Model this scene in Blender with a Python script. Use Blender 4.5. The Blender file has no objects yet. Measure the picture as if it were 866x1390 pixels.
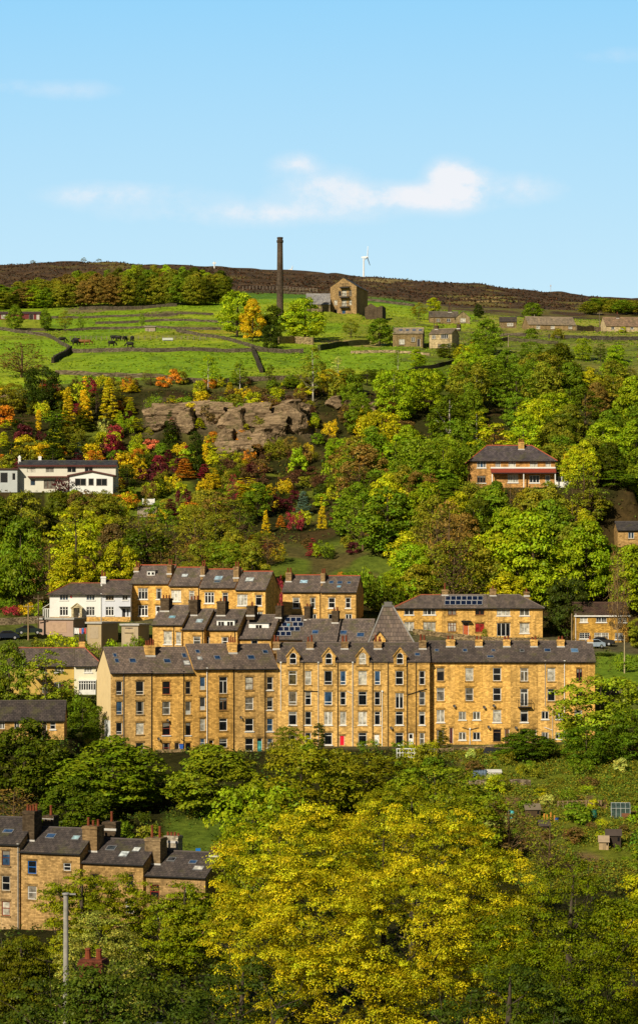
import bpy, math, random
import numpy as np
from mathutils import Vector, Matrix

# ------------------------------------------------------------------ basics
F, CX, HY = 3150.0, 433.0, 800.0        # focal length in photo pixels, optical axis, eye level
SC = bpy.context.scene
COL = SC.collection
RNG = random.Random(11)
def P(px, py, D): return Vector(((px-CX)/F*D, D, (HY-py)/F*D))

def link(o, parent=None):
    COL.objects.link(o)
    if parent is not None: o.parent = parent
    return o
def tag(o, label=None, cat=None, group=None, kind=None):
    if label: o['label'] = label
    if cat: o['category'] = cat
    if group: o['group'] = group
    if kind: o['kind'] = kind
    return o
def empty(name, loc, rz=0.0, parent=None):
    o = bpy.data.objects.new(name, None); o.empty_display_size = .3
    o.location = loc; o.rotation_euler = (0, 0, rz)
    return link(o, parent)

class MB:
    """collects faces of one mesh"""
    def __init__(s): s.v = []; s.f = []
    def add(s, vs, fs):
        n = len(s.v); s.v += [tuple(v) for v in vs]; s.f += [tuple(i+n for i in f) for f in fs]; return s
    def box(s, x0, x1, y0, y1, z0, z1, m=None):
        vs = [Vector(p) for p in ((x0,y0,z0),(x1,y0,z0),(x1,y1,z0),(x0,y1,z0),(x0,y0,z1),(x1,y0,z1),(x1,y1,z1),(x0,y1,z1))]
        if m is not None: vs = [m @ v for v in vs]
        return s.add(vs, [(3,2,1,0),(4,5,6,7),(0,1,5,4),(1,2,6,5),(2,3,7,6),(3,0,4,7)])
    def quad(s, *p): return s.add(p, [tuple(range(len(p)))])
    def prism(s, pts, d):
        """polygon pts extruded by vector d"""
        n = len(pts); pts = [Vector(p) for p in pts]; d = Vector(d)
        return s.add(pts + [p+d for p in pts], [tuple(range(n)), tuple(range(2*n-1, n-1, -1))] +
                     [(i, i+n, (i+1) % n+n, (i+1) % n) for i in range(n)])
    def tube(s, pts, rads, n=6, cap=True):
        pts = [Vector(p) for p in pts]; rings = []
        base = len(s.v)
        for i, p in enumerate(pts):
            d = (pts[min(i+1, len(pts)-1)] - pts[max(i-1, 0)])
            if d.length < 1e-6: d = Vector((0,0,1))
            d.normalize()
            a = d.orthogonal() if abs(d.z) < .98 else Vector((1,0,0))
            a = (a - d*a.dot(d)).normalized(); b = d.cross(a)
            r = rads[i] if hasattr(rads, '__len__') else rads
            for k in range(n):
                t = 2*math.pi*k/n
                s.v.append(tuple(p + a*(r*math.cos(t)) + b*(r*math.sin(t))))
        for i in range(len(pts)-1):
            for k in range(n):
                q = base+i*n; s.f.append((q+k, q+(k+1) % n, q+n+(k+1) % n, q+n+k))
        if cap:
            s.f.append(tuple(base+k for k in range(n-1, -1, -1)))
            q = base+(len(pts)-1)*n; s.f.append(tuple(q+k for k in range(n)))
        return s
    def build(s, name, mat, parent=None, color=None, smooth=False):
        me = bpy.data.meshes.new(name); me.from_pydata(s.v, [], s.f); me.update()
        if smooth: me.polygons.foreach_set('use_smooth', [True]*len(me.polygons))
        if mat: me.materials.append(mat)
        o = bpy.data.objects.new(name, me)
        if color: o.color = (*color, 1)
        return link(o, parent)

# ------------------------------------------------------------------ materials
def mat_new(name):
    m = bpy.data.materials.new(name); m.use_nodes = True
    nt = m.node_tree; nt.nodes.clear()
    return m, nt
def N(nt, typ, **kw):
    n = nt.nodes.new(typ)
    for k, v in kw.items():
        if k in n.inputs.keys(): n.inputs[k].default_value = v
        else: setattr(n, k, v)
    return n
def out(nt, sh):
    o = N(nt, 'ShaderNodeOutputMaterial'); nt.links.new(sh, o.inputs['Surface'])
def M2(nt, op, a, b=None, c=None, clamp=False):
    n = nt.nodes.new('ShaderNodeMath'); n.operation = op; n.use_clamp = clamp
    for i, v in enumerate((a, b, c)):
        if v is None: continue
        if hasattr(v, 'links') or hasattr(v, 'is_linked'): nt.links.new(v, n.inputs[i])
        else: n.inputs[i].default_value = v
    return n.outputs[0]
def mixc(nt, fac, a, b, bt='MIX'):
    n = nt.nodes.new('ShaderNodeMix'); n.data_type = 'RGBA'; n.blend_type = bt
    for sock, v in ((n.inputs[0], fac), (n.inputs[6], a), (n.inputs[7], b)):
        if hasattr(v, 'is_linked'): nt.links.new(v, sock)
        elif hasattr(v, '__len__'): sock.default_value = (*v[:3], 1)
        else: sock.default_value = v
    return n.outputs[2]
def noise(nt, vec, scale, detail=4, rough=.55):
    n = N(nt, 'ShaderNodeTexNoise', Scale=scale, Detail=detail, Roughness=rough)
    if vec is not None: nt.links.new(vec, n.inputs['Vector'])
    return n.outputs['Fac']
def ramp(nt, fac, stops):
    n = nt.nodes.new('ShaderNodeValToRGB'); e = n.color_ramp.elements
    while len(e) < len(stops): e.new(.5)
    for i, (p, c) in enumerate(stops):
        e[i].position = p; e[i].color = (*c, 1) if hasattr(c, '__len__') else (c, c, c, 1)
    nt.links.new(fac, n.inputs[0]); return n.outputs[0]
def bsdf(nt, col, rough=.85, spec=.2, bump=None, bstr=.3, bdist=.05, metal=0.):
    b = N(nt, 'ShaderNodeBsdfPrincipled')
    b.inputs['Roughness'].default_value = rough; b.inputs['Specular IOR Level'].default_value = spec
    b.inputs['Metallic'].default_value = metal
    if hasattr(col, 'is_linked'): nt.links.new(col, b.inputs['Base Color'])
    else: b.inputs['Base Color'].default_value = (*col, 1)
    if bump is not None:
        bp = N(nt, 'ShaderNodeBump', Strength=bstr, Distance=bdist)
        nt.links.new(bump, bp.inputs['Height']); nt.links.new(bp.outputs[0], b.inputs['Normal'])
    return b.outputs[0]
def objvec(nt, rand=True):
    tc = N(nt, 'ShaderNodeTexCoord'); v = tc.outputs['Object']
    if rand:
        oi = N(nt, 'ShaderNodeObjectInfo')
        s = N(nt, 'ShaderNodeVectorMath', operation='SCALE'); s.inputs[0].default_value = (37, 19, 0)
        nt.links.new(oi.outputs['Random'], s.inputs['Scale'])
        a = N(nt, 'ShaderNodeVectorMath', operation='ADD'); nt.links.new(v, a.inputs[0]); nt.links.new(s.outputs[0], a.inputs[1]); v = a.outputs[0]
    return v
def ocol(nt): return N(nt, 'ShaderNodeObjectInfo').outputs['Color']

def masonry(name, rowh=.19, bw=.46, contrast=.5, soot=.5):
    """coursed stone; the object's colour is the base tone"""
    m, nt = mat_new(name); v = objvec(nt)
    sp = N(nt, 'ShaderNodeSeparateXYZ'); nt.links.new(v, sp.inputs[0])
    cb = N(nt, 'ShaderNodeCombineXYZ'); nt.links.new(M2(nt, 'ADD', sp.outputs[0], sp.outputs[1]), cb.inputs[0]); nt.links.new(sp.outputs[2], cb.inputs[1])
    br = N(nt, 'ShaderNodeTexBrick'); nt.links.new(cb.outputs[0], br.inputs['Vector'])
    br.inputs['Scale'].default_value = 1; br.inputs['Brick Width'].default_value = bw; br.inputs['Row Height'].default_value = rowh
    br.inputs['Mortar Size'].default_value = .012; br.inputs['Bias'].default_value = 0
    lo, hi = 1-contrast*.75, 1+contrast*.55
    br.inputs['Color1'].default_value = (lo, lo*.98, lo*.95, 1); br.inputs['Color2'].default_value = (hi, hi, hi, 1); br.inputs['Mortar'].default_value = (.75, .7, .62, 1)
    c = mixc(nt, 1., ocol(nt), br.outputs['Color'], 'MULTIPLY')
    st = N(nt, 'ShaderNodeMapping'); st.inputs['Scale'].default_value = (.9, .9, .35); nt.links.new(v, st.inputs[0])
    f = ramp(nt, noise(nt, st.outputs[0], .55, 6, .65), [(.3, 1-soot*.66), (.46, 1-soot*.2), (.56, 1.), (.8, 1.1)])
    c = mixc(nt, 1., c, f, 'MULTIPLY')
    ov = N(nt, 'ShaderNodeMapping'); ov.inputs['Scale'].default_value = (2.2, 2.2, .12); nt.links.new(v, ov.inputs[0])
    c = mixc(nt, 1., c, ramp(nt, noise(nt, ov.outputs[0], 1., 4, .6), [(.3, 1-soot*.4), (.5, 1.)]), 'MULTIPLY')
    g = ramp(nt, noise(nt, v, 3.2, 3), [(.3, (.78, .76, .74)), (.7, (1.12, 1.1, 1.06))])
    c = mixc(nt, 1., c, g, 'MULTIPLY')
    out(nt, bsdf(nt, c, .93, .1, br.outputs['Fac'], .5, -.02)); return m
def slates(name):
    m, nt = mat_new(name); v = objvec(nt)
    mp = N(nt, 'ShaderNodeMapping'); mp.inputs['Scale'].default_value = (1, 1.25, 0); nt.links.new(v, mp.inputs[0])
    br = N(nt, 'ShaderNodeTexBrick'); nt.links.new(mp.outputs[0], br.inputs['Vector'])
    br.inputs['Scale'].default_value = 1; br.inputs['Brick Width'].default_value = .5; br.inputs['Row Height'].default_value = .42
    br.inputs['Mortar Size'].default_value = .025; br.inputs['Color1'].default_value = (.72,.72,.74,1); br.inputs['Color2'].default_value = (1.25,1.22,1.2,1); br.inputs['Mortar'].default_value = (.35,.35,.36,1)
    c = mixc(nt, 1., ocol(nt), br.outputs['Color'], 'MULTIPLY')
    s2 = N(nt, 'ShaderNodeMapping'); s2.inputs['Scale'].default_value = (1.4, .35, .35); nt.links.new(v, s2.inputs[0])
    f = ramp(nt, noise(nt, s2.outputs[0], .9, 6, .7), [(.3, (.55, .56, .6)), (.55, (1, 1, 1)), (.78, (1.45, 1.35, 1.15))])
    c = mixc(nt, 1., c, f, 'MULTIPLY')
    l = ramp(nt, noise(nt, v, 5.5, 4, .7), [(.62, 0.), (.72, .6)])
    c = mixc(nt, l, c, (.26, .23, .17))
    l = ramp(nt, noise(nt, v, .45, 5, .7), [(.52, 0.), (.66, .55)])
    c = mixc(nt, l, c, (.10, .095, .035))
    out(nt, bsdf(nt, c, .75, .2, br.outputs['Fac'], .6, -.02)); return m
def painted(name, rough=.6, spec=.3, var=.25, nscale=2.):
    m, nt = mat_new(name); v = objvec(nt)
    f = ramp(nt, noise(nt, v, nscale, 5, .65), [(.25, 1-var), (.5, 1.), (.8, 1+var*.4)])
    c = mixc(nt, 1., ocol(nt), f, 'MULTIPLY')
    out(nt, bsdf(nt, c, rough, spec)); return m
def glassy(name):
    m, nt = mat_new(name); v = objvec(nt)
    f = ramp(nt, noise(nt, v, 1.7, 2), [(.3, .4), (.7, 1.5)])
    c = mixc(nt, 1., ocol(nt), f, 'MULTIPLY')
    wob = noise(nt, v, 1.1, 1)
    out(nt, bsdf(nt, c, .06, .5, wob, .12, .1)); return m
def foliage(name, trans=.12):
    m, nt = mat_new(name)
    at = N(nt, 'ShaderNodeAttribute', attribute_name='Col')
    c = mixc(nt, 1., ocol(nt), at.outputs['Color'], 'MULTIPLY')
    d = N(nt, 'ShaderNodeBsdfDiffuse'); t = N(nt, 'ShaderNodeBsdfTranslucent')
    nt.links.new(c, d.inputs['Color'])
    c2 = mixc(nt, 1., c, (1.1, 1.15, .5), 'MULTIPLY'); nt.links.new(c2, t.inputs['Color'])
    g = N(nt, 'ShaderNodeBsdfGlossy', Roughness=.45); g.inputs['Color'].default_value = (.9, .95, .8, 1)
    mx = N(nt, 'ShaderNodeMixShader'); mx.inputs[0].default_value = trans
    nt.links.new(d.outputs[0], mx.inputs[1]); nt.links.new(t.outputs[0], mx.inputs[2])
    m3 = N(nt, 'ShaderNodeMixShader'); m3.inputs[0].default_value = .008
    nt.links.new(mx.outputs[0], m3.inputs[1]); nt.links.new(g.outputs[0], m3.inputs[2])
    out(nt, m3.outputs[0]); return m
def barky(name):
    m, nt = mat_new(name); v = objvec(nt)
    mp = N(nt, 'ShaderNodeMapping'); mp.inputs['Scale'].default_value = (1, 1, .25); nt.links.new(v, mp.inputs[0])
    f = ramp(nt, noise(nt, mp.outputs[0], 4., 5, .7), [(.3, .45), (.6, 1.1), (.8, 1.4)])
    c = mixc(nt, 1., ocol(nt), f, 'MULTIPLY')
    out(nt, bsdf(nt, c, .95, .05)); return m
def rocky(name):
    m, nt = mat_new(name); v = N(nt, 'ShaderNodeNewGeometry').outputs['Position']
    mp = N(nt, 'ShaderNodeMapping'); mp.inputs['Scale'].default_value = (.35, .35, 1.5); nt.links.new(v, mp.inputs[0])
    n1 = noise(nt, mp.outputs[0], .8, 9, .75)
    vo = N(nt, 'ShaderNodeTexVoronoi', Scale=.42); vo.feature = 'DISTANCE_TO_EDGE'; vm = N(nt, 'ShaderNodeMapping'); vm.inputs['Scale'].default_value = (.55, .3, 2.1); nt.links.new(v, vm.inputs[0]); nt.links.new(vm.outputs[0], vo.inputs['Vector'])
    f = ramp(nt, n1, [(.32, (.16, .14, .13)), (.5, (.85, .8, .76)), (.72, (1.3, 1.25, 1.15))])
    c = mixc(nt, 1., ocol(nt), f, 'MULTIPLY')
    c = mixc(nt, 1., c, ramp(nt, vo.outputs['Distance'], [(.0, .45), (.03, .8), (.07, 1.)]), 'MULTIPLY')
    li = ramp(nt, noise(nt, v, .5, 5, .7), [(.54, 0.), (.66, .7)]); c = mixc(nt, li, c, (.10, .10, .03))
    out(nt, bsdf(nt, c, .95, .05, n1, .9, .6)); return m
def plain(name, col, rough=.5, spec=.3, metal=0., var=.2):
    m, nt = mat_new(name); v = objvec(nt)
    f = ramp(nt, noise(nt, v, 2.5, 4, .6), [(.25, 1-var), (.7, 1.+var*.3)])
    out(nt, bsdf(nt, mixc(nt, 1., col, f, 'MULTIPLY'), rough, spec, metal=metal)); return m

MS = masonry('coursed_stone', .18, .42, .45, .72)
MR = painted('roughcast', .9, .1, .13, .8)
MW = masonry('dry_stone', .17, .3, .9, .7)
MSL = slates('slate')
MPT = painted('paint')
MGL = glassy('window_glass')
MFO = foliage('foliage')
MBK = barky('bark')
MRK = rocky('gritstone')
MTC = plain('terracotta', (.22, .06, .028), .85, .1, var=.5)
MSOL = plain('solar_cell', (.006, .012, .04), .12, .6)
MRUB = plain('rubber', (.012, .012, .012), .8, .2)

GOLD = (.94, .575, .175); GOLD2 = (.85, .52, .17); DULL = (.36, .24, .12); SOOT = (.11, .08, .052)
SLATE = (.155, .122, .105); SLATEB = (.185, .14, .115); SLATED = (.12, .095, .084)
WHITE = (.82, .81, .78); CREAMF = (.75, .7, .6); BROWNF = (.09, .025, .012); BLACK = (.012, .012, .013)
PANE = {'d': (.008, .009, .012), 'w': (.46, .43, .36), 'b': (.03, .07, .14), 'h': (.16, .13, .09), 'r': (.3, .02, .02), 'n': (.1, .08, .04), 't': (.05, .3, .3)}  # 'b' puts the sky's reflection into the pane as a blue base colour

# ------------------------------------------------------------------ terrain
COLS = [-450, -150, 0, 200, 433, 650, 866, 1066, 1316]
def zz(py, D): return (HY-py)/F*D
# photo row of the ground seen at each distance, for columns 0, 200, 433, 650, 866 (outer columns repeat)
TAB = [
 (30,  'z', -10, -10, -10, -10, -10), (70, 'z', -21, -21, -21, -21, -21), (130, 'z', -31, -31, -31, -31, -31),
 (165, 'z', -34.5, -34.5, -34.5, -34.5, -34.5), (200, 'z', -37.5, -37.5, -37.5, -37, -37), (250, 'z', -37.5, -37.2, -36.5, -34, -34),
 (270, 'z', -36, -35, -34, -31.4, -31.4), (288, 'z', -31.5, -31.2, -31, -28.6, -28.6), (308, 'z', -28, -28, -27.5, -25.2, -25),
 (324, 'z', -22.4, -23, -23.2, -22.6, -22.6), (338, 'z', -18.5, -22, -22.5, -22.3, -20), (349, 'z', -15.6, -16, -15.8, -15.5, -14.2),
 (362, 'z', -12.2, -12.3, -12.2, -12.6, -12.2), (386, 'z', -5.2, -5.1, -5.2, -8.2, -9.8), (402, 'z', -3.5, -3, -3, -6.5, -8),
 (430, 806, 788, 775, 765, 768), (455, 742, 738, 728, 668, 718), (485, 668, 690, 690, 645, 684), (510, 640, 655, 655, 612, 655),
 (535, 600, 622, 620, 588, 628), (548, 580, 585, 570, 575, 612), (560, 556, 548, 532, 562, 596), (575, 535, 522, 515, 546, 580), (600, 512, 508, 505, 524, 560),
 (650, 490, 480, 486, 488, 500), (700, 463, 461, 466, 466, 470), (760, 445, 444, 441, 450, 456), (800, 433, 431, 427, 440, 447),
 (850, 419, 415, 412, 428, 438), (950, 396, 391, 397, 413, 426), (1100, 374, 371, 381, 398, 414), (1200, 362, 361, 373, 390, 409),
 (1300, 366, 364, 377, 395, 414), (1700, 430, 430, 440, 450, 470), (3200, 560, 560, 560, 560, 560)]
def pchip(x, y, xi):
    h = np.diff(x); d = np.diff(y)/h; m = np.zeros_like(y)
    for i in range(1, len(x)-1):
        if d[i-1]*d[i] > 0:
            w1, w2 = 2*h[i]+h[i-1], h[i]+2*h[i-1]; m[i] = (w1+w2)/(w1/d[i-1]+w2/d[i])
    m[0], m[-1] = d[0], d[-1]
    k = np.clip(np.searchsorted(x, xi)-1, 0, len(x)-2); t = (xi-x[k])/h[k]
    return (2*t**3-3*t**2+1)*y[k]+(t**3-2*t**2+t)*h[k]*m[k]+(-2*t**3+3*t**2)*y[k+1]+(t**3-t**2)*h[k]*m[k+1]
GD = np.concatenate([np.arange(20, 240, 5.), np.arange(240, 620, 1.), np.arange(620, 900, 2.5), np.arange(900, 1320, 5.), np.arange(1320, 3201, 60.)])
GP = np.arange(-450, 1317, 6.)
td = np.array([r[0] for r in TAB], float)
prof = []
for c in range(5):
    prof.append(pchip(td, np.array([r[2+c] if r[1] == 'z' else zz(r[1+c], r[0]) for r in TAB], float), GD))
crest = {}
colx = np.array([-450, 0, 200, 433, 650, 866, 1316.]); pv = [prof[0]]+prof+[prof[4]]
ZG = np.zeros((len(GD), len(GP)))
pv = np.array(pv)
for i in range(len(GD)): ZG[i] = np.interp(GP, colx, pv[:, i])
ker = np.exp(-np.linspace(-2, 2, 21)**2); ker /= ker.sum()
pad_ = np.pad(ZG, ((0, 0), (10, 10)), mode='edge')
ZG = np.array([np.convolve(r, ker, 'valid') for r in pad_])
XG = (GP[None, :]-CX)/F*GD[:, None]; YG = np.repeat(GD[:, None], len(GP), 1)
def vnoise(x, y, s, seed=0):
    r = np.random.RandomState(seed); T = r.rand(64, 64)
    x = np.asarray(x)/s; y = np.asarray(y)/s
    xi = np.floor(x).astype(int); yi = np.floor(y).astype(int); fx = x-xi; fy = y-yi
    fx = fx*fx*(3-2*fx); fy = fy*fy*(3-2*fy)
    g = lambda a, b: T[a % 64, b % 64]
    return (g(xi, yi)*(1-fx)+g(xi+1, yi)*fx)*(1-fy)+(g(xi, yi+1)*(1-fx)+g(xi+1, yi+1)*fx)*fy
amp = np.interp(YG, [0, 240, 400, 420, 570, 600, 900, 1000, 1300], [1, .5, .5, 1.6, 1.6, .5, .8, 1.6, 2.])
ZG += amp*(vnoise(XG, YG, 9, 1)-.5)+amp*1.2*(vnoise(XG, YG, 27, 2)-.5)
ZG += np.interp(YG, [900, 1100, 1250], [0, 3.5, 4.])*(vnoise(XG, YG, 60, 3)-.5)
def flatten(cx, cy, th, x0, x1, y0, y1, z, soft=4.):
    """level the ground inside an oriented rectangle"""
    global ZG
    dx, dy = XG-cx, YG-cy
    lx = dx*math.cos(th)+dy*math.sin(th); ly = -dx*math.sin(th)+dy*math.cos(th)
    ox = np.maximum(np.maximum(x0-lx, lx-x1), 0); oy = np.maximum(np.maximum(y0-ly, ly-y1), 0)
    w = np.clip(1-np.sqrt(ox**2+oy**2)/soft, 0, 1); w = w*w*(3-2*w)
    ZG = ZG*(1-w)+z*w
def H(x, y):
    p = CX+x/y*F
    i = int(np.clip(np.searchsorted(GD, y)-1, 0, len(GD)-2)); t = (y-GD[i])/(GD[i+1]-GD[i])
    j = (p-GP[0])/6.; jj = int(min(max(j, 0), len(GP)-2)); s = min(max(j-jj, 0), 1)
    a = ZG[i, jj]*(1-s)+ZG[i, jj+1]*s; b = ZG[i+1, jj]*(1-s)+ZG[i+1, jj+1]*s
    return float(a*(1-t)+b*t)
def hit(px, py, D0=30., D1=1290.):
    """first ground point seen through a photo pixel beyond D0"""
    D = D0
    while D < D1:
        if H((px-CX)/F*D, D) >= (HY-py)/F*D: return D
        D += .5
    return D1
def gp(px, D):
    x = (px-CX)/F*D; return Vector((x, D, H(x, D)))
# ------------------------------------------------------------------ houses
FOOT = []
class House:
    def __init__(s, name, label, px0, px1, D, py_base, py_eaves, py_ridge, depth, theta=0., left='party', right='party',
                 group=None, cat='house', wall=MS, wcol=GOLD, rcol=SLATE, over=.3, line=None, hipl=None, hipr=None, sink=1.2, pad=True,
                 gablefront=False, gutter=True, ridge_col=None, flat=False, rear_py=None):
        if line is None:
            xm = ((px0+px1)/2-CX)/F*D; line = (xm, D)
        s.th = theta; s.ct, s.st = math.cos(theta), math.sin(theta); s.lx, s.ly = line
        L0, L1 = s._L(px0), s._L(px1)
        s.o = (s.lx+L0*s.ct, s.ly+L0*s.st); s.w = L1-L0; s.d = depth; s.L0 = L0
        Dm = s.ly+(L0+L1)/2*s.st; s.Dm = Dm
        s.zb = zz(py_base, Dm); s.he = zz(py_eaves, Dm)-s.zb
        s.hr = zz(py_ridge, Dm+depth/2*s.ct)-s.zb
        if gablefront: s.hr = zz(py_ridge, Dm)-s.zb
        s.t = .12; s.sl = (s.hr-s.t-s.he)/(depth/2)
        s.left, s.right, s.over, s.gf, s.sink = left, right, over, gablefront, sink
        kv = RNG.uniform(.8, 1.03); kr = RNG.uniform(.8, 1.2); kh = RNG.uniform(-.07, .07); wcol = (wcol[0]*kv*(1-kh*.3), wcol[1]*kv*(1+kh*.3), wcol[2]*kv*(1+kh*2.5)); rcol = tuple(c*kr for c in rcol); s.rcol = rcol; s.wallm = wall; s.wcol = wcol; s.flat = flat; s.gutter = gutter; s.ridge_col = ridge_col
        s.hipl, s.hipr = hipl, hipr
        s.root = empty(name, (*s.o, s.zb), theta)
        tag(s.root, label, cat, group)
        s.openings = []; s.gaps = []; s.frame_col = WHITE
        if pad: flatten(*s.o, theta, -.5, s.w+.5, -2.5, depth*.5, s.zb-.12, 3.5)
        FOOT.append((*s.o, theta, s.w, s.d)); s.inset_l = .004 if left == 'party' else 0.; s.inset_r = .004 if right == 'party' else 0.
    def _L(s, px):
        u = (px-CX)/F
        return (u*s.ly-s.lx)/(s.ct-u*s.st)
    def X(s, px): return s._L(px)-s.L0
    def Z(s, px, py):
        D = s.ly+s._L(px)*s.st
        return zz(py, D)-s.zb
    def ray(s, px, py):
        """camera ray in house coordinates: origin, direction"""
        def R(x, y): return (x*s.ct+y*s.st, -x*s.st+y*s.ct)
        o = R(-s.o[0], -s.o[1]); d = R((px-CX)/F, 1.)
        return Vector((o[0], o[1], -s.zb)), Vector((d[0], d[1], (HY-py)/F))
    def on_roof(s, px, py, lift=0.):
        o, d = s.ray(px, py)          # z = he + t + sl*y + lift
        k = (s.he+s.t+lift+s.sl*o.y-o.z)/(d.z-s.sl*d.y)
        return o+d*k
    def at_y(s, px, py, y):
        o, d = s.ray(px, py); return o+d*((y-o.y)/d.y)
    # ---- openings
    def win(s, a, b, c, d, style='s', pane='d', frame=None, sill='stone', lintel=True, fw=.085):
        x0, x1 = s.X(a), s.X(b); z1, z0 = s.Z((a+b)/2, c), s.Z((a+b)/2, d)
        s.openings.append((x0, x1, z0, z1)); frame = frame or s.frame_col
        fm = MB(); y0, y1 = .07, .13
        w, h = x1-x0, z1-z0; e = .004
        def bar(ax, bx, az, bz, dy=0.): fm.box(ax, bx, y0+dy, y1, az, bz)
        bar(x0+e, x1-e, z1-fw, z1-e); bar(x0+e, x1-e, z0+e, z0+fw)
        bar(x0+e, x0+fw, z0+fw, z1-fw); bar(x1-fw, x1-e, z0+fw, z1-fw)
        ix0, ix1, iz0, iz1 = x0+fw, x1-fw, z0+fw, z1-fw
        m = .06; q = .01
        if style == 's': zc = z0+h*.52; bar(ix0, ix1, zc-m*.7, zc+m*.7, q)
        if style == 'b': bar(ix0, ix1, z0+h*.24-m, z0+h*.24+m*.7, q)
        if style == 'k': bar(ix0, ix1, z0+fw, z0+h*.3, q)                 # solid lower panel
        if style in ('v', 'f', 'tv'): xc = (x0+x1)/2; bar(xc-m, xc+m, iz0, iz1 if style == 'v' else z0+h*.76-m, q)
        if style in ('t', 'f', 'tv'): bar(ix0, ix1, z0+h*.76-m*.8, z0+h*.76+m*.8, q)
        if style in ('m3', 't3'):
            for k in (1, 2): xc = x0+w*k/3; bar(xc-m, xc+m, iz0, iz1, q)
        if style == 'm4':
            for k in (1, 2, 3): xc = x0+w*k/4; bar(xc-m, xc+m, iz0, iz1, q)
        if style == 't3': bar(ix0, ix1, z0+h*.7-m*.6, z0+h*.7+m*.6, q+.004)
        if style == 'g':
            n = max(2, int(w/.42))
            for k in range(1, n): xc = x0+w*k/n; bar(xc-.022, xc+.022, iz0, iz1, q)
            for k in range(1, 3): zc = z0+h*k/3; bar(ix0, ix1, zc-.022, zc+.022, q+.004)
            xc = (x0+x1)/2; bar(xc-m, xc+m, iz0, iz1, -.004)
        fk = RNG.uniform(.62, 1.); o = fm.build('window', MPT, s.root, tuple(c*fk for c in frame) if RNG.random() > .12 or frame != WHITE else RNG.choice([(.35, .27, .18), (.16, .09, .05), (.5, .5, .46)]))
        r = RNG.uniform
        tilt = r(-.004, .004)
        pm = MB().quad((ix0-.02, .112+tilt, iz0-.02), (ix1+.02, .112-tilt, iz0-.02), (ix1+.02, .112-tilt*.5, iz1+.02), (ix0-.02, .112+tilt*.5, iz1+.02))
        pc = PANE[pane] if pane != 'd' or RNG.random() < .72 else RNG.choice([(.05, .05, .05), (.10, .09, .07), (.03, .06, .10), (.2, .18, .15)])
        k = r(.8, 1.2)
        pm.build('pane', MGL, o, tuple(c*k for c in pc))
        if pane in ('d', 'b') and w > .7 and RNG.random() < .4:          # a pair of curtains or a blind behind the glass
            cm = MB(); y = .108
            if RNG.random() < .5:
                cm.quad((ix0, y, iz0), (ix0+w*.16, y, iz0), (ix0+w*.2, y, iz1), (ix0, y, iz1)); cm.quad((ix1-w*.16, y, iz0), (ix1, y, iz0), (ix1, y, iz1), (ix1-w*.2, y, iz1))
            else: cm.quad((ix0, y, z1-h*r(.2, .4)), (ix1, y, z1-h*.28), (ix1, y, iz1), (ix0, y, iz1))
            cm.build('curtain', MPT, o, tuple(.4*c for c in PANE['w']))
        if sill:
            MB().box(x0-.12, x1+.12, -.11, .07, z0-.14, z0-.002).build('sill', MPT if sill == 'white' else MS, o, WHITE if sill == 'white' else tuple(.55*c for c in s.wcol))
        if lintel:
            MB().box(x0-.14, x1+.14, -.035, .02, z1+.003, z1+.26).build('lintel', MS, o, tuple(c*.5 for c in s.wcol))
        return o
    def door(s, a, b, c, d, col=(.2, .02, .02), fan=True, lintel=True, glass=None):
        x0, x1 = s.X(a), s.X(b); z1 = s.Z((a+b)/2, c); z0 = max(s.Z((a+b)/2, d), .05)
        s.openings.append((x0, x1, z0, z1)); dm = MB(); e = .005
        zt = z1-.42 if fan and z1-z0 > 2.2 else z1-.06
        dm.box(x0+.06, x1-.06, .09, .14, z0+e, zt)
        for k in (0, 1):
            xa = x0+.14+k*((x1-x0)/2-.08); xb = xa+(x1-x0)/2-.2
            dm.box(xa, xb, .075, .09, z0+.2, z0+.9); dm.box(xa, xb, .075, .09, z0+1.05, min(zt-.12, z0+1.75))
        o = dm.build('door', MPT, s.root, col)
        fm = MB(); fm.box(x0+e, x0+.06, .07, .14, z0+e, z1-e); fm.box(x1-.06, x1-e, .07, .14, z0+e, z1-e); fm.box(x0+.06, x1-.06, .07, .14, z1-.06, z1-e)
        fm.build('door_frame', MPT, o, WHITE)
        if zt < z1-.1: MB().quad((x0+.06, .12, zt), (x1-.06, .12, zt), (x1-.06, .12, z1-.06), (x0+.06, .12, z1-.06)).build('fanlight', MGL, o, PANE['d'])
        if glass: MB().box(x0+.16, x1-.16, .06, .08, z0+1., zt-.12).build('pane', MGL, o, glass)
        MB().box(x1-.2, x1-.14, .03, .09, z0+1., z0+1.1).build('handle', MTC, o)
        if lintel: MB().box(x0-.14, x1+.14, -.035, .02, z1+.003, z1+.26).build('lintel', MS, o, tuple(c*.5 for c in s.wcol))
        return o
    def pipe(s, px, col=BLACK, py0=None, py1=None, px_b=None):
        x = s.X(px); z0 = -.3 if py1 is None else s.Z(px, py1); z1 = s.he-.1 if py0 is None else s.Z(px, py0)
        pts = [(x, -.09, z1), (x, -.09, z0)]
        if px_b: xb = s.X(px_b); zm = z1*.42; pts = [(x, -.09, z1), (x, -.09, zm+.5), (xb, -.09, zm), (xb, -.09, z0)]
        mb = MB().tube(pts, .055, 6)
        mb.box(x-.12, x+.12, -.2, -.01, z1-.02, z1+.2)
        return mb.build('downpipe', MPT, s.root, col)
    def branch(s, a, b, c, d, col=BLACK):
        MB().tube([(s.X(a), -.1, s.Z(a, b)), (s.X(c), -.1, s.Z(c, d))], .05, 6).build('waste_pipe', MPT, s.root, col)
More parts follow.
